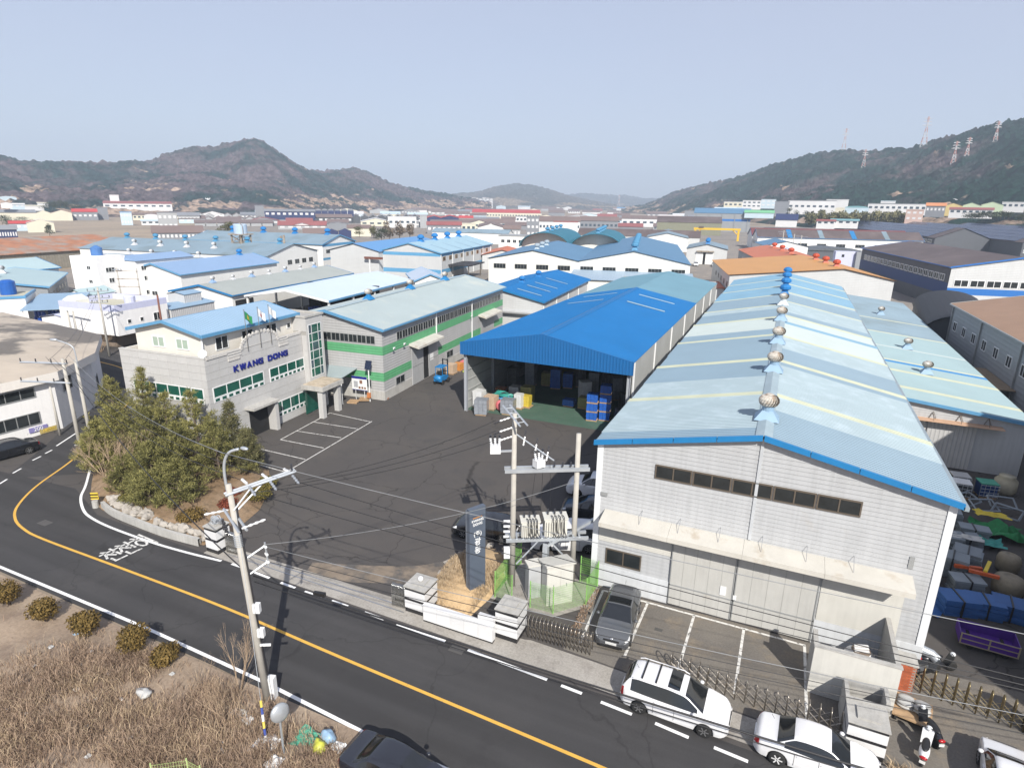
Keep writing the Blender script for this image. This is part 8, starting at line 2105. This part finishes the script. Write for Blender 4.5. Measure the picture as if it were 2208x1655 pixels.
bare('bare_tree', 'bare twiggy tree in front of the pines at the road bend', (-43.0, 24.9), 4.4, 5, TWIG2, .55, 5, 5, 'tree', .045)
bare('bare_tree', 'second bare twiggy tree left of the first at the bend', (-44.9, 25.4), 3.7, 8, TWIG2, .6, 5, 4, 'tree', .04)
bare('bare_bush', 'tall bare bush growing beside the leaning pole', (-19.75, 15.0), 3.0, 11, TWIG2, .33, 5, 7, r0=.022)
bare('bare_bush', 'tangled bare bush below the leaning pole', (-18.7, 13.5), 2.4, 12, TWIG2, .5, 5, 8, r0=.018)
bare('bare_bush', 'small bare bush above the verge left of the pole', (-21.3, 14.4), 1.5, 13, TWIG, .6, 5, 7, r0=.012)
bare('bare_bush', 'brown bare shrub by the coil pillar', (-32.0, 23.6), 1.3, 14, TWIG, .7, 5, 9, r0=.012)
bare('bare_vine', 'bare climbing shrub below the lavender block', (-86.5, 51.6), 3.2, 15, TWIG, .7, 5, 9, r0=.03)
def shrub(label, loc, r, h, seed, mat, n=1500, group=None, sz=.06):
	t = thing('shrub', label, 'shrub', (*loc, wz(*loc) if loc[1] < 15.4 else .3), 0, group); rd = random.Random(seed)
	cr = [(rd.uniform(-.3, .3) * r, rd.uniform(-.3, .3) * r, h * rd.uniform(.35, .7), r * rd.uniform(.65, .9), r * rd.uniform(.65, .9), h * rd.uniform(.28, .42)) for _ in range(6)]
	link('foliage', leaf_mesh('foliage', n, cr, sz, seed, mat, hollow=.4), t)
	b = MB()
	for k in range(5): a = k * 1.26; b.tube([(0, 0, -.1), (cos(a) * r * .3, sin(a) * r * .3, h * .45)], .02, 4, cap=False)
	b.build('stems', BARK, t)
LF_SHR = leaf_mat('shrub_brown_green', (.07, .05, .015), (.21, .14, .045)); LF_RED = leaf_mat('shrub_red', (.10, .025, .015), (.25, .07, .04)); LF_HEDGE = leaf_mat('shrub_yellow_green', (.05, .055, .015), (.19, .15, .04))
for i, (lx, ly, r, h, nm) in enumerate(((-35.3, 14.0, .75, 1.35, 'leftmost'), (-32.2, 14.05, .70, 1.35, 'second'), (-29.2, 14.2, .72, 1.35, 'third'), (-25.9, 14.5, .72, 1.55, 'fourth'), (-24.1, 14.65, .75, 1.1, 'rightmost'))):
	shrub(nm + ' round brown green shrub along the verge', (lx, ly), r, h, 90 + i, LF_SHR, 2600, 'round shrubs along the verge', .055)
shrub('red leaved shrub by the pole in the planting bed', (-33.2, 26.4), .8, .7, 101, LF_RED, 1200); shrub('second red leaved shrub deeper in the planting bed', (-34.4, 27.8), .7, .7, 102, LF_RED, 1000)
shrub('yellow green clipped shrub at the yard edge of the bed', (-32.3, 28.3), .95, .9, 103, LF_HEDGE, 1800); shrub('yellow green clipped shrub nearest the parking bays', (-33.3, 30.0), .8, .8, 104, LF_HEDGE, 1400); shrub('brown dry shrub under the low pines', (-34.0, 24.0), 1.0, .9, 105, LF_SHR, 1500)
shrub('small brown green shrub above the retaining wall', (-40.2, 23.9), .8, .8, 106, LF_HEDGE, 1300)
# ================================================================== DRY GRASS
def grass(name, label, n, region, hfun, dens, seed, hmin, hmax, mat, width=.012):
	rs = np.random.RandomState(seed); P = []
	x = rs.uniform(region[0], region[1], n * 3); y = rs.uniform(region[2], region[3], n * 3)
	keep = rs.rand(n * 3) < dens(x, y); x, y = x[keep][:n], y[keep][:n]; n = len(x)
	z = np.array([hfun(a, c) for a, c in zip(x, y)]); h = rs.uniform(hmin, hmax, n) * (.5 + vnoise(x, y, 1.7, seed + 5))
	a = rs.uniform(0, 6.28, n); l_ = h * rs.uniform(.2, 1.0, n); w = width * (.6 + .8 * rs.rand(n)); p = rs.uniform(0, 6.28, n)
	B = np.stack([x, y, z - .03], 1); Tt = np.stack([x + np.cos(a) * l_, y + np.sin(a) * l_, z + h * .9], 1); Md = np.stack([x + np.cos(a) * l_ * .3, y + np.sin(a) * l_ * .3, z + h * .62], 1)
	s_ = np.stack([np.cos(p) * w, np.sin(p) * w, np.zeros(n)], 1)
	V = np.stack([B - s_, B + s_, Md + s_ * .8, Md - s_ * .8, Tt], 1).reshape(-1, 3); k = np.arange(n)[:, None] * 5
	F_q = (k + np.array([0, 1, 2, 3])).tolist(); F_t = (k + np.array([3, 2, 4])).tolist()
	me = bpy.data.meshes.new(name); me.from_pydata(V.tolist(), [], F_q + F_t); me.materials.append(mat); me.update(); return tag(link(name, me), label, 'grass', kind='stuff')
GR1 = leaf_mat('dry_grass', (.14, .092, .066), (.43, .315, .225)); GR2 = leaf_mat('straw', (.34, .25, .155), (.55, .43, .29))
def dens1(x, y):
	n_ = vnoise(x, y, 2.3, 3) * .7 + vnoise(x, y, .8, 4) * .5; base = np.clip((x + 31) / 5.0, .05, 1) * np.clip((15.25 - y) / 1.2, .0, 1)
	track = np.exp(-((y - 12.6 - (x + 34) * .28) / .8) ** 2) * (x < -26)
	return np.clip((n_ - .42) * 2.6, 0.03, 1) * base * (1 - .9 * track)
grass('dry_weeds', 'tangled dry brown weeds covering the waste ground', 74000, (-46, -11.5, 5.5, 15.35), wz, dens1, 5, .06, .50, GR1, .010)
# bent stalks lying over each other
grass('dead_stalks', 'long pale dead stalks lying among the weeds', 9000, (-36, -12, 6, 15.2), wz, dens1, 6, .15, .6, GR2, .008)
md = [(-15.5, 24.0), (-15.9, 25.4), (-16.2, 27.4), (-15.9, 29.4), (-14.9, 30.2), (-13.6, 29.8), (-12.7, 28), (-12.6, 25.6), (-12.9, 23.6), (-14.2, 23.4)]
mo = thing('sign_mound', 'straw covered mound with stones around the sign pylon', 'mound'); b = MB(); n = len(md); mc = (-14.2, 26.6)
def ringp(f, z): return [(mc[0] + (x - mc[0]) * f, mc[1] + (y - mc[1]) * f, z) for x, y in md]
b.add(ringp(1, .0) + ringp(.8, .35) + ringp(.5, .62) + [(mc[0], mc[1], .75)], [(k * n + i, k * n + (i + 1) % n, (k + 1) * n + (i + 1) % n, (k + 1) * n + i) for k in range(2) for i in range(n)] + [(2 * n + i, 2 * n + (i + 1) % n, 3 * n) for i in range(n)]); b.build('earth', M('straw_earth', (.48, .34, .19), .95, var=.2, scale=3, bump=.6, bscale=14), mo, True)
def mz(x, y):
	best = max(hypot(x - mc[0], y - mc[1]) / 3.4, .0); return max(0, .75 * (1 - best ** 1.6))
def densm(x, y):
	ins = np.zeros(len(x), bool); j = n - 1
	for i in range(n):
		xi, yi = md[i]; xj, yj = md[j]; c = ((yi > y) != (yj > y)) & (x < (xj - xi) * (y - yi) / (yj - yi + 1e-12) + xi); ins ^= c; j = i
	return ins * .9
grass('mound_straw', 'short pale straw grass on the sign mound', 9000, (-16.3, -12.5, 23.4, 30.3), mz, densm, 8, .06, .22, GR2, .012)
for i, (x, y) in enumerate(md[:7] + [(-16.1, 26.4), (-16.1, 28.5), (-15.5, 29.9), (-15.7, 24.7)]):
	s_ = rk.uniform(.2, .36); b = MB(); b.blob((x, y, .12), (s_, s_ * .9, s_ * .75), 200 + i, 8, 6, .35); tag(b.build('rock', ROCK), 'grey rock edging the straw mound of the sign', 'rock', 'rocks edging the sign mound')
grass('gate_weeds', 'dry weeds by the white scooter and gate pillar', 500, (6.1, 7.0, 21.8, 23.0), lambda a, c: 0, lambda a, c: np.ones(len(a)), 9, .15, .5, GR2, .012)
grass('kerb_litter', 'dry leaves and weeds along the cabinet pad kerb', 900, (-7.75, -7.3, 24.6, 29.0), lambda a, c: 0, lambda a, c: np.ones(len(a)), 10, .02, .12, GR1, .03)
# ================================================================== LITTER
PLW = M('plastic_white', (.66, .66, .65), .5, var=.1); PLG = M('plastic_green', (.06, .30, .20), .5, var=.15); PLY = M('plastic_yellow', (.45, .46, .06), .5, var=.1); PLB = M('plastic_blue', (.25, .38, .52), .4, var=.2); PLGY = M('sack_grey', (.42, .42, .41), .6, var=.15)
def crumple(name, label, cat, loc, sz, seed, mat, group=None, z=None):
	rd = random.Random(seed); n = 7; vs = []
	zz = wz(*loc) if z is None else z
	for j in range(n):
		for i in range(n):
			vs.append((loc[0] + (i / (n - 1) - .5) * sz[0] * (1 + rd.uniform(-.15, .15)), loc[1] + (j / (n - 1) - .5) * sz[1] * (1 + rd.uniform(-.15, .15)), zz + .02 + rd.random() ** 2 * sz[2] * (1 - .7 * max(abs(i / 3 - 1), abs(j / 3 - 1)))))
	b = MB(); b.add(vs, [(j * n + i, j * n + i + 1, (j + 1) * n + i + 1, (j + 1) * n + i) for j in range(n - 1) for i in range(n - 1)])
	o = b.build(name, mat); o.data.polygons.foreach_set('use_smooth', [False] * len(o.data.polygons)); return tag(o, label, cat, group)
crumple('plastic_sheet', 'large crumpled white plastic sheet beside the mirror post', 'litter', (-16.3, 13.15), (.95, 1.0, .3), 1, PLW)
crumple('plastic_sheet', 'torn green net sheet at the roadside rubbish heap', 'litter', (-14.95, 14.15), (1.25, .9, .3), 2, PLG)
b = MB(); b.blob((-14.3, 13.95, .32), (.3, .26, .34), 3, 12, 9, .22); tag(b.build('rubbish_bag', PLY, None, True), 'yellow green rubbish bag at the roadside heap', 'bag')
b = MB(); b.blob((-14.35, 14.5, .3), (.36, .26, .28), 4, 12, 9, .2); tag(b.build('rubbish_bag', PLB, None, True), 'pale blue rubbish bag at the roadside heap', 'bag')
b = MB(); b.blob((-23.1, 12.9, .3), (.38, .26, .15), 6, 12, 9, .3); tag(b.build('white_boulder', PLGY, None, True), 'pale grey sack lying in the brown weeds', 'sack')
crumple('plastic_sheet', 'white paper sheet at the edge of the rubbish heap', 'litter', (-13.8, 14.4), (.55, .5, .1), 7, PLW)
crumple('plastic_sheet', 'white rag at the foot of the mirror post', 'litter', (-15.3, 12.6), (.6, .6, .3), 8, PLW); crumple('plastic_sheet', 'crumpled pale sheet under the tangled bush', 'litter', (-18.6, 13.9), (.6, .45, .25), 9, PLGY); crumple('plastic_sheet', 'white bag remains right of the tangled bush', 'litter', (-18.0, 13.8), (.5, .4, .25), 10, PLW)
for i in range(34):
	x, y = rk.uniform(-37, -15), rk.uniform(9.5, 14.6); s_ = rk.uniform(.10, .28)
	crumple('litter_scrap', 'small scrap of pale litter scattered over the waste ground', 'litter', (x, y), (s_, s_ * rk.uniform(.5, 1), .12), 300 + i, rk.choice((PLW, PLW, PLGY, PLGY, PLB)), 'scraps of litter on the waste ground')
# ================================================================== GOODS
WOOD = M('pallet_wood', (.42, .28, .16), .85, var=.2, scale=3, rnd=.1); WOODR = M('pallet_wood_red', (.28, .12, .06), .85, var=.2, scale=3)
pmb = MB()
for k in range(6): pmb.bx(-.55 + k * .2, -.55 + k * .2 + .13, -.55, .55, .12, .145)
for y in (-.5, -.05, .4): pmb.bx(-.55, .55, y, y + .1, .0, .119)
PALM = {}
def pallet_mesh(mt):
	if mt.name not in PALM: PALM[mt.name] = pmb.mesh('pallet', mt)
	return PALM[mt.name]
def pallet(label, loc, z=0, rz=0, mt=None, group=None):
	o = link('pallet', pallet_mesh(mt or WOOD), None, (*loc, z), rz); tag(o, label, 'pallet', group)
WRAP = M('wrap_grey', (.24, .26, .29), .22, var=.2, scale=3, spec=.8); WRB = M('wrap_blue', (.02, .10, .40), .25, var=.15, scale=3, spec=.7); WRY = M('wrap_olive', (.24, .22, .08), .3, var=.2, scale=3, spec=.7); WRW = M('wrap_white', (.60, .61, .61), .35, var=.08, scale=3); CARD = M('cardboard', (.46, .34, .24), .8, var=.1, scale=3); WRK = M('wrap_dark', (.05, .055, .06), .3, var=.3, scale=3); PINK = M('sack_pink', (.62, .16, .18), .6, var=.1); TEAL_T = M('tarp_teal', (.03, .26, .22), .5, var=.15); SKYT = M('tarp_sky', (.06, .28, .52), .5, var=.15)
def load(label, loc, mt, sx=1.1, sy=1.1, h=1.0, z=0.0, rz=0, rows=4, cat='pallet load', group=None, wood=None):
	t = thing('pallet_load', label, cat, (*loc, z), rz, group); link('pallet', pallet_mesh(wood or WOOD), t)
	rd = random.Random(int(loc[0] * 77 + loc[1] * 31 + z * 13)); b = MB(); hr_ = (h - .15) / rows
	for r in range(rows):
		e = rd.uniform(0, .035); nx_ = 3
		for i in range(nx_):
			x0, x1 = -sx / 2 + e + i * (sx - 2 * e) / nx_, -sx / 2 + e + (i + 1) * (sx - 2 * e) / nx_ - .015
			q = rd.uniform(-.02, .02); b.bx(x0, x1, -sy / 2 + e + q, sy / 2 - e + q, .15 + r * hr_, .15 + (r + 1) * hr_ - .012)
	o = b.build('stacked_goods', mt, t); o['kind'] = 'stuff'; return t
load('grey shrink wrapped pallet load at the left front of the shed', (-26.85, 52.4), WRAP, 1.35, 1.2, 1.65, rz=.25); load('grey shrink wrapped pallet load second from the left at the shed front', (-24.45, 53.75), WRAP, 1.4, 1.2, 1.6, rz=.1)
load('tall white boxed load against the shed wall', (-28.1, 54.3), WRW, 1.1, 1.1, 1.9, rows=3); load('cardboard boxed load behind the grey wrapped pallet', (-26.7, 54.3), CARD, 1.3, 1.2, 1.5, rows=3); load('small white load beside the yellow one', (-24.2, 55.9), WRW, .9, .9, 1.6, rows=3)
b = MB(); b.blob((-25.6, 54.3, .55), (.5, .45, .65), 5, 12, 9, .12); tag(b.build('sack', PINK, None, True), 'pink bulk sack between the wrapped pallets', 'sack'); b = MB(); b.blob((-25.3, 54.9, .45), (.45, .45, .5), 15, 12, 9, .12); tag(b.build('sack', PINK, None, True), 'second pink bulk sack behind the first', 'sack')
crumple('tarpaulin', 'teal tarpaulin heap over goods in the shed front', 'tarpaulin', (-26.0, 56.2), (2.3, 1.6, .5), 41, TEAL_T, z=1.1); crumple('tarpaulin', 'sky blue tarpaulin in front of the teal one', 'tarpaulin', (-25.7, 55.6), (1.7, .9, .4), 42, SKYT, z=.9); load('dark load carrying the teal tarpaulin', (-26.0, 56.4), WRK, 1.8, 1.2, 1.2)
pallet('red brown pallet on the stack by the shed wall', (-27.3, 58.0), 1.15, .1, WOODR); load('dark load under the red brown pallet', (-27.3, 58.0), WRK, 1.1, 1.1, 1.15); load('olive wrapped load in the shade behind the tarpaulins', (-24.2, 58.3), WRY, 1.3, 1.2, 1.8); load('silver bagged load beside the red brown pallet', (-25.8, 58.6), PLGY, 1.2, 1.1, 1.5)
load('yellow load behind the small white one', (-23.6, 56.6), M('box_yellow', (.55, .42, .05), .5), .9, .9, 1.3)
for k, (x, y, n_) in enumerate(((-16.1, 55.9, 3), (-14.95, 56.5, 4))):
	for j in range(n_): load(('blue boxed pallet load, ' + ('bottom', 'second', 'third', 'top')[j] + ' of the ' + ('left' if k == 0 else 'right') + ' blue stack'), (x, y), WRB, 1.1, 1.1, .92, j * .93, .12, 3, group='blue pallet stacks')
load('low blue wrapped load on the green floor', (-19.6, 59.0), WRB, 1.3, 1.1, .8); load('olive film wrapped load on the green floor', (-18.0, 59.1), WRY, 1.1, 1.1, 1.25)
for k, (x, y, h_, mt) in enumerate(((-27.6, 62, 2.6, WRK), (-26.2, 64, 3.0, WRAP), (-24.6, 65.2, 1.6, WRY), (-23.2, 64.5, 2.4, WRB), (-22.0, 65.4, 1.8, WRB), (-20.8, 66.5, 2.8, WRK), (-18.6, 64.4, 2.6, WRAP), (-17.2, 64.8, 3.2, WRK), (-15.6, 63.6, 2.6, WRAP), (-14.2, 63, 3.0, WRK), (-16.2, 60.6, 1.5, WRK), (-13.5, 58.8, 2.4, WRK), (-13.3, 61, 2.8, WRAP), (-18.8, 61.8, 2.2, WRW), (-13.1, 56.2, 1.5, WRK))):
	load(('dark', 'grey', 'olive', 'blue', 'second blue', 'rear dark', 'right grey', 'tall dark', 'rear grey', 'right tall dark', 'low dark', 'side dark', 'side grey', 'white', 'front dark')[k] + ' wrapped stack deep in the shaded shed', (x, y), mt, 1.2, 1.2, h_, 0, .05 * k, 5)
pallet('pale pallet lying flat before the factory corner', (-41.0, 49.6), 0, .3); pallet('pale pallet lying across the first one by the factory', (-40.2, 50.5), .15, .5); pallet('dark pallet leaning toward the factory door', (-38.9, 52.3), 0, .4, WOODR)
for k in range(5): load(('first', 'second', 'third', 'fourth', 'fifth')[k] + ' load along the factory wall behind the forklift, counted from the door', (-37.3 + .05 * k, 64.4 + 1.7 * k), (CARD, M('box_orange2', (.55, .22, .05), .6), PINK, PLW, PLW)[k], 1.1, 1.1, (1.3, 1.0, .9, 1.5, 1.9)[k])
for k in range(3): pallet(('lower', 'middle', 'upper')[k] + ' yellow green pallet beside the forklift loads', (-35.9, 66.2 + k * 1.3), 0, .1, M('pallet_lime', (.42, .50, .05), .6))
# ================================================================== RIGHT HAND YARD
FOAM = M('foam_grey', (.20, .23, .26), .7, var=.12, scale=1.5, rnd=.15)
def bundle(label, loc, sx, sy, h, rz, mt, n_=6, group=None, band=True):
	t = thing('sheet_bundle', label, 'bundle', (*loc, 0), rz, group); rd = random.Random(int(loc[0] * 91 + loc[1] * 17))
	for k in range(n_):
		b = MB(); a = rd.uniform(-.06, .06); b.box((rd.uniform(-.05, .05), rd.uniform(-.05, .05), h * (k + .5) / n_), (sx * rd.uniform(.9, 1.02), sy * rd.uniform(.9, 1.02), h / n_ * .9), a, tilt=('X', rd.uniform(-.03, .03))); b.build('sheet', mt, t)
	if band:
		b = MB(); b.bx(-.04, .04, -sy / 2 - .03, sy / 2 + .03, 0, h + .03); b.build('strap', BLK, t)
names = ('nearest the warehouse', 'against the warehouse corner', 'with torn edges', 'beside the green net', 'half way along the yard', 'left of the bulk bag', 'in the middle row', 'under the white sheet', 'leaning on its neighbour', 'before the frames', 'behind the orange bars', 'next to the blue foam')
for i, (x, y, sx, sy, h) in enumerate(((9.6, 38.2, 1.5, 1.2, 1.2), (9.4, 40.2, 1.6, 1.3, 1.4), (11.2, 39.6, 1.6, 1.2, 1.3), (13.4, 45.0, 1.7, 1.0, .9), (9.7, 42.4, 1.6, 1.4, 1.3), (12.2, 40.8, 1.5, 1.3, 1.2), (11.4, 42.6, 1.7, 1.3, 1.2), (12.6, 43.2, 1.7, 1.1, 1.0), (10.4, 44.6, 1.6, 1.2, 1.5), (12.2, 47.0, 1.9, 1.2, 1.0), (11.6, 37.9, 1.6, 1.0, .9), (10.0, 46.8, 1.8, 1.2, 1.2))):
	bundle('grey foam sheet bundle ' + names[i], (x, y), sx, sy, h, .3 * sin(i * 2.1), FOAM)
BF = M('foam_blue', (.025, .10, .30), .6, var=.12, rnd=.12)
for i, (x, y) in enumerate(((10.7, 35.6), (12.0, 35.9), (13.2, 36.2))): bundle(('left', 'middle', 'right')[i] + ' blue foam sheet bundle behind the purple box', (x, y), 1.7, 1.3, .95, .25 - .2 * i, BF, 5)
crumple('tarpaulin', 'dark blue tarpaulin on the ground left of the blue foam', 'tarpaulin', (9.2, 35.3), (1.5, 1.8, .3), 51, BF, z=0); crumple('tarpaulin', 'white plastic sheet spread over the grey bundles', 'tarpaulin', (12.5, 42.6), (1.7, .8, .25), 52, PLGY, z=1.15)
GNET = M('net_green', (.01, .17, .05), .7, var=.25, scale=4); crumple('net_heap', 'heaped dark green netting by the yard wall', 'net', (15.0, 46.2), (3.0, 2.2, 1.3), 53, GNET, z=.2); crumple('net_heap', 'teal tarpaulin below the green netting', 'net', (14.0, 44.3), (1.8, 1.2, .5), 54, TEAL_T, z=.3); crumple('net_heap', 'yellow sheet draped on the green netting', 'net', (14.9, 47.4), (2.0, .8, .5), 55, M('tarp_yellow', (.55, .42, .03), .6), z=.9)
for i, (x, y, s_) in enumerate(((13.7, 38.6, .75), (14.4, 41.4, .6))):
	b = MB(); b.lathe([(s_ * .7, 0), (s_, .2), (s_ * 1.02, .8), (s_ * .9, 1.05), (s_ * .35, 1.2), (s_ * .3, 1.15)], 14, (x, y, 0)); tag(b.build('bulk_bag', M('sack_tan', (.22, .19, .14), .85, var=.15, scale=4), None, True), ('large tan bulk bag with gathered top by the wall', 'smaller tan bulk bag behind the large one')[i], 'bag')
for i, (x, y, rz, mt) in enumerate(((11.8, 38.9, .2, 'o'), (12.4, 38.3, -.1, 'o'), (12.7, 39.0, 1.2, 'y'))):
	b = MB(); b.box((x, y, 1.02 + .1 * i), (1.4, .18, .18), rz); tag(b.build('foam_bar', M('bar_orange', (.5, .09, .02), .6) if mt == 'o' else M('bar_yellow', (.6, .45, .03), .6)), ('left orange foam bar on the grey bundles', 'right orange foam bar on the grey bundles', 'yellow foam bar beside the orange ones')[i], 'bar')
for i, (x, y, rz) in enumerate(((15.0, 49.5, .4), (16.2, 49.0, -.5), (14.2, 50.2, .9), (16.3, 50.6, .1))):
	t = thing('scrap_stand', ('front', 'right', 'left', 'rear')[i] + ' empty grey metal stand dumped in the yard', 'scrap', (x, y, .5), rz)
	for a in ((-.8, -.8, -.5, .5), (.8, .8, -.5, .5)):
		b = MB(); b.tube([(a[0], a[2], 0), (a[1], a[3], .4)], .07, 4); b.build('side_bar', FOAM, t)
	for y_ in (-.5, .5):
		b = MB(); b.tube([(-.8, y_, .2 + y_ * .4), (.8, y_, .2 + y_ * .4)], .07, 4); b.build('end_bar', FOAM, t)
def ibc(label, loc, mt, top, rz=.0):
	t = thing('caged_container', label, 'container', (*loc, 0), rz); b = MB(); b.bx(-.55, .55, -.5, .5, .15, 1.15); b.build('tank', mt, t); b = MB(); b.bx(-.6, .6, -.55, .55, 1.16, 1.22); b.build('lid', top, t); link('pallet', pallet_mesh(WOOD), t)
	b = MB()
	for k in range(5): b.tube([(-.6 + k * .3, -.56, .15), (-.6 + k * .3, -.56, 1.15)], .018, 4)
	for k in range(4): b.tube([(-.6, -.56, .25 + k * .28), (.6, -.56, .25 + k * .28)], .018, 4)
	o = b.build('cage', GALV, t); o['kind'] = 'stuff'
ibc('black caged container with white lid before the annex door', (14.1, 52.2), WRK, PLW); ibc('black caged container behind the white lidded one', (14.3, 53.6), WRK, PLGY, .1); ibc('navy caged container with green cover beside the white lidded one', (15.9, 53.0), B_NAVY, PLG, .15)
b = MB(); b.lathe([(.6, 0), (.75, .3), (.75, 1.1), (.5, 1.35), (.55, 1.45)], 14, (17.4, 54.3, 0)); tag(b.build('bulk_bag', M('sack_beige', (.42, .38, .28), .85, var=.15), None, True), 'beige bulk bag in the far corner of the yard', 'bag')
PUR = M('box_purple', (.07, .015, .22), .45, var=.2, scale=2); pt = thing('trailer_box', 'purple steel trailer box with open top in the right hand yard', 'trailer', (11.4, 32.75, 0), radians(-4))
for nm, a in (('floor', (-1.15, 1.15, -.6, .6, .3, .36)), ('front_panel', (-1.15, 1.15, -.64, -.6, .3, .85)), ('rear_panel', (-1.15, 1.15, .6, .64, .3, .85)), ('left_panel', (-1.19, -1.15, -.6, .6, .3, .85)), ('right_panel', (1.15, 1.19, -.6, .6, .3, .85))):
	b = MB(); b.bx(*a); b.build(nm, PUR, pt)
b = MB()
for x in (-1.15, 0, 1.15): b.bx(x - .03, x + .03, -.67, -.64, .28, .9)
for z in (.3, .57, .86): b.bx(-1.18, 1.18, -.665, -.641, z - .025, z + .025)
b.build('frame_rails', M('rail_tan', (.32, .26, .18), .6), pt)
for x in (-.7, .7):
	b = MB(); b.tube([(x, -.55, .2), (x, .55, .2)], .18, 12); b.build('wheel', TYRE, pt)
# hand cart with cement bags, scooters
hc = thing('hand_cart', 'flat cart stacked with grey cement bags before the brick pier', 'cart', (7.35, 26.2, 0), radians(-12))
b = MB(); b.bx(-.7, .7, -.75, .75, .28, .36); b.build('deck', WOOD, hc)
for x, y in ((-.55, -.6), (.55, -.6), (-.55, .6), (.55, .6)):
	b = MB(); b.lathe([(.14, -.04), (.14, .04)], 12); o = b.build('wheel', TYRE, hc, loc=(x, y, .14)); o.rotation_euler = (0, pi / 2, 0)
for k in range(8):
	b = MB(); b.blob((-.3 + .6 * (k % 2), -.1 + .35 * ((k // 2) % 2), .45 + .14 * (k // 4)), (.34, .2, .09), 400 + k, 10, 6, .08); b.build('cement_bag', PLGY, hc, True)
def scooter(label, loc, rz, body, rot=0):
	t = thing('scooter', label, 'scooter', (*loc, 0), rz)
	for x in (-.6, .62):
		b = MB(); b.lathe([(.12, -.05), (.23, -.055), (.25, 0), (.23, .055), (.12, .05)], 18); o = b.build('wheel', TYRE, t, True, loc=(x, 0, .25)); o.rotation_euler = (pi / 2, 0, 0)
	b = MB(); b.blob((-.42, 0, .58), (.50, .19, .20), 1, 14, 9, .02); b.build('rear_body', body, t, True)
	b = MB(); b.blob((-.28, 0, .78), (.42, .15, .07), 2, 12, 7, .02); b.build('seat', BLK, t, True)
	b = MB(); b.add([(.30, -.18, .3), (.30, .18, .3), (.52, .2, .85), (.52, -.2, .85), (.36, -.16, .28), (.36, .16, .28), (.58, .16, .85), (.58, -.16, .85)], [(0, 1, 2, 3), (7, 6, 5, 4), (0, 3, 7, 4), (1, 5, 6, 2), (3, 2, 6, 7)]); b.build('leg_shield', body, t)
	b = MB(); b.bx(-.1, .35, -.15, .15, .26, .32); b.build('footboard', BLK, t)
	b = MB(); b.tube([(.62, 0, .25), (.5, 0, .95)], .03, 6); b.build('fork', STEEL, t); b = MB(); b.tube([(.42, -.32, 1.0), (.5, 0, .97), (.42, .32, 1.0)], .018, 6); b.build('handlebar', BLK, t)
	b = MB(); b.blob((.55, 0, .92), (.12, .12, .1), 3, 10, 7, .0); b.build('headlamp', HEADL, t, True); b = MB(); b.blob((-.88, 0, .62), (.07, .14, .07), 4, 10, 7, .0); b.build('taillight', TAILL, t, True); b = MB(); b.bx(-.93, -.91, -.1, .1, .38, .5); b.build('number_plate', PLATE, t)
scooter('white scooter parked tail out by the white car', (7.45, 24.1), radians(75), P_WHITE); scooter('dark scooter behind the white one', (7.75, 25.3), radians(110), P_BLACK); scooter('old grey motorbike behind the golden gate', (8.3, 29.2), radians(40), P_GREY); scooter('second worn motorbike leaning by the warehouse corner', (8.9, 29.9), radians(20), P_BLACK)
pm2 = thing('pipe_rack', 'grey pipes lying at the warehouse corner behind the brick pier', 'pipes', (7.0, 29.0, .2))
for k in range(4):
	b = MB(); b.tube([(-.6, k * .12, .1 * k), (1.0, .1 + k * .12, .1 * k)], .04, 6); b.build('pipe', GALV, pm2)
hb2 = thing('hazard_bollard', 'low concrete bollard with yellow and black hazard sign at the bend', 'bollard', (*g(207, 1093), 0))
b = MB(); b.lathe([(.2, 0), (.2, .5)], 12); b.build('bollard', CONC_W, hb2); b = MB(); b.box((0, .05, .85), (.5, .05, .5), .5); b.build('hazard_panel', FYL, hb2)
for k in range(2):
	b = MB(); b.box((-.02 + .02 * k, .02, .75 + .22 * k), (.52, .065, .09), .5); b.build('black_stripe', BLK, hb2)
# ================================================================== HAZE
hm = bpy.data.materials.new('haze_air'); hm.use_nodes = True
hn = hm.node_tree; hn.nodes.clear()
pv = hn.nodes.new('ShaderNodeVolumePrincipled'); ho = hn.nodes.new('ShaderNodeOutputMaterial')
pv.inputs['Color'].default_value = (.70, .83, 1.0, 1); pv.inputs['Density'].default_value = .00031
pv.inputs['Anisotropy'].default_value = 0.0
hn.links.new(pv.outputs[0], ho.inputs['Volume'])
b = MB(); b.bx(-4200, 4200, -300, 6500, -3, 330)
hzo = tag(b.build('haze', hm), 'pale blue haze over the valley', 'haze', kind='stuff')
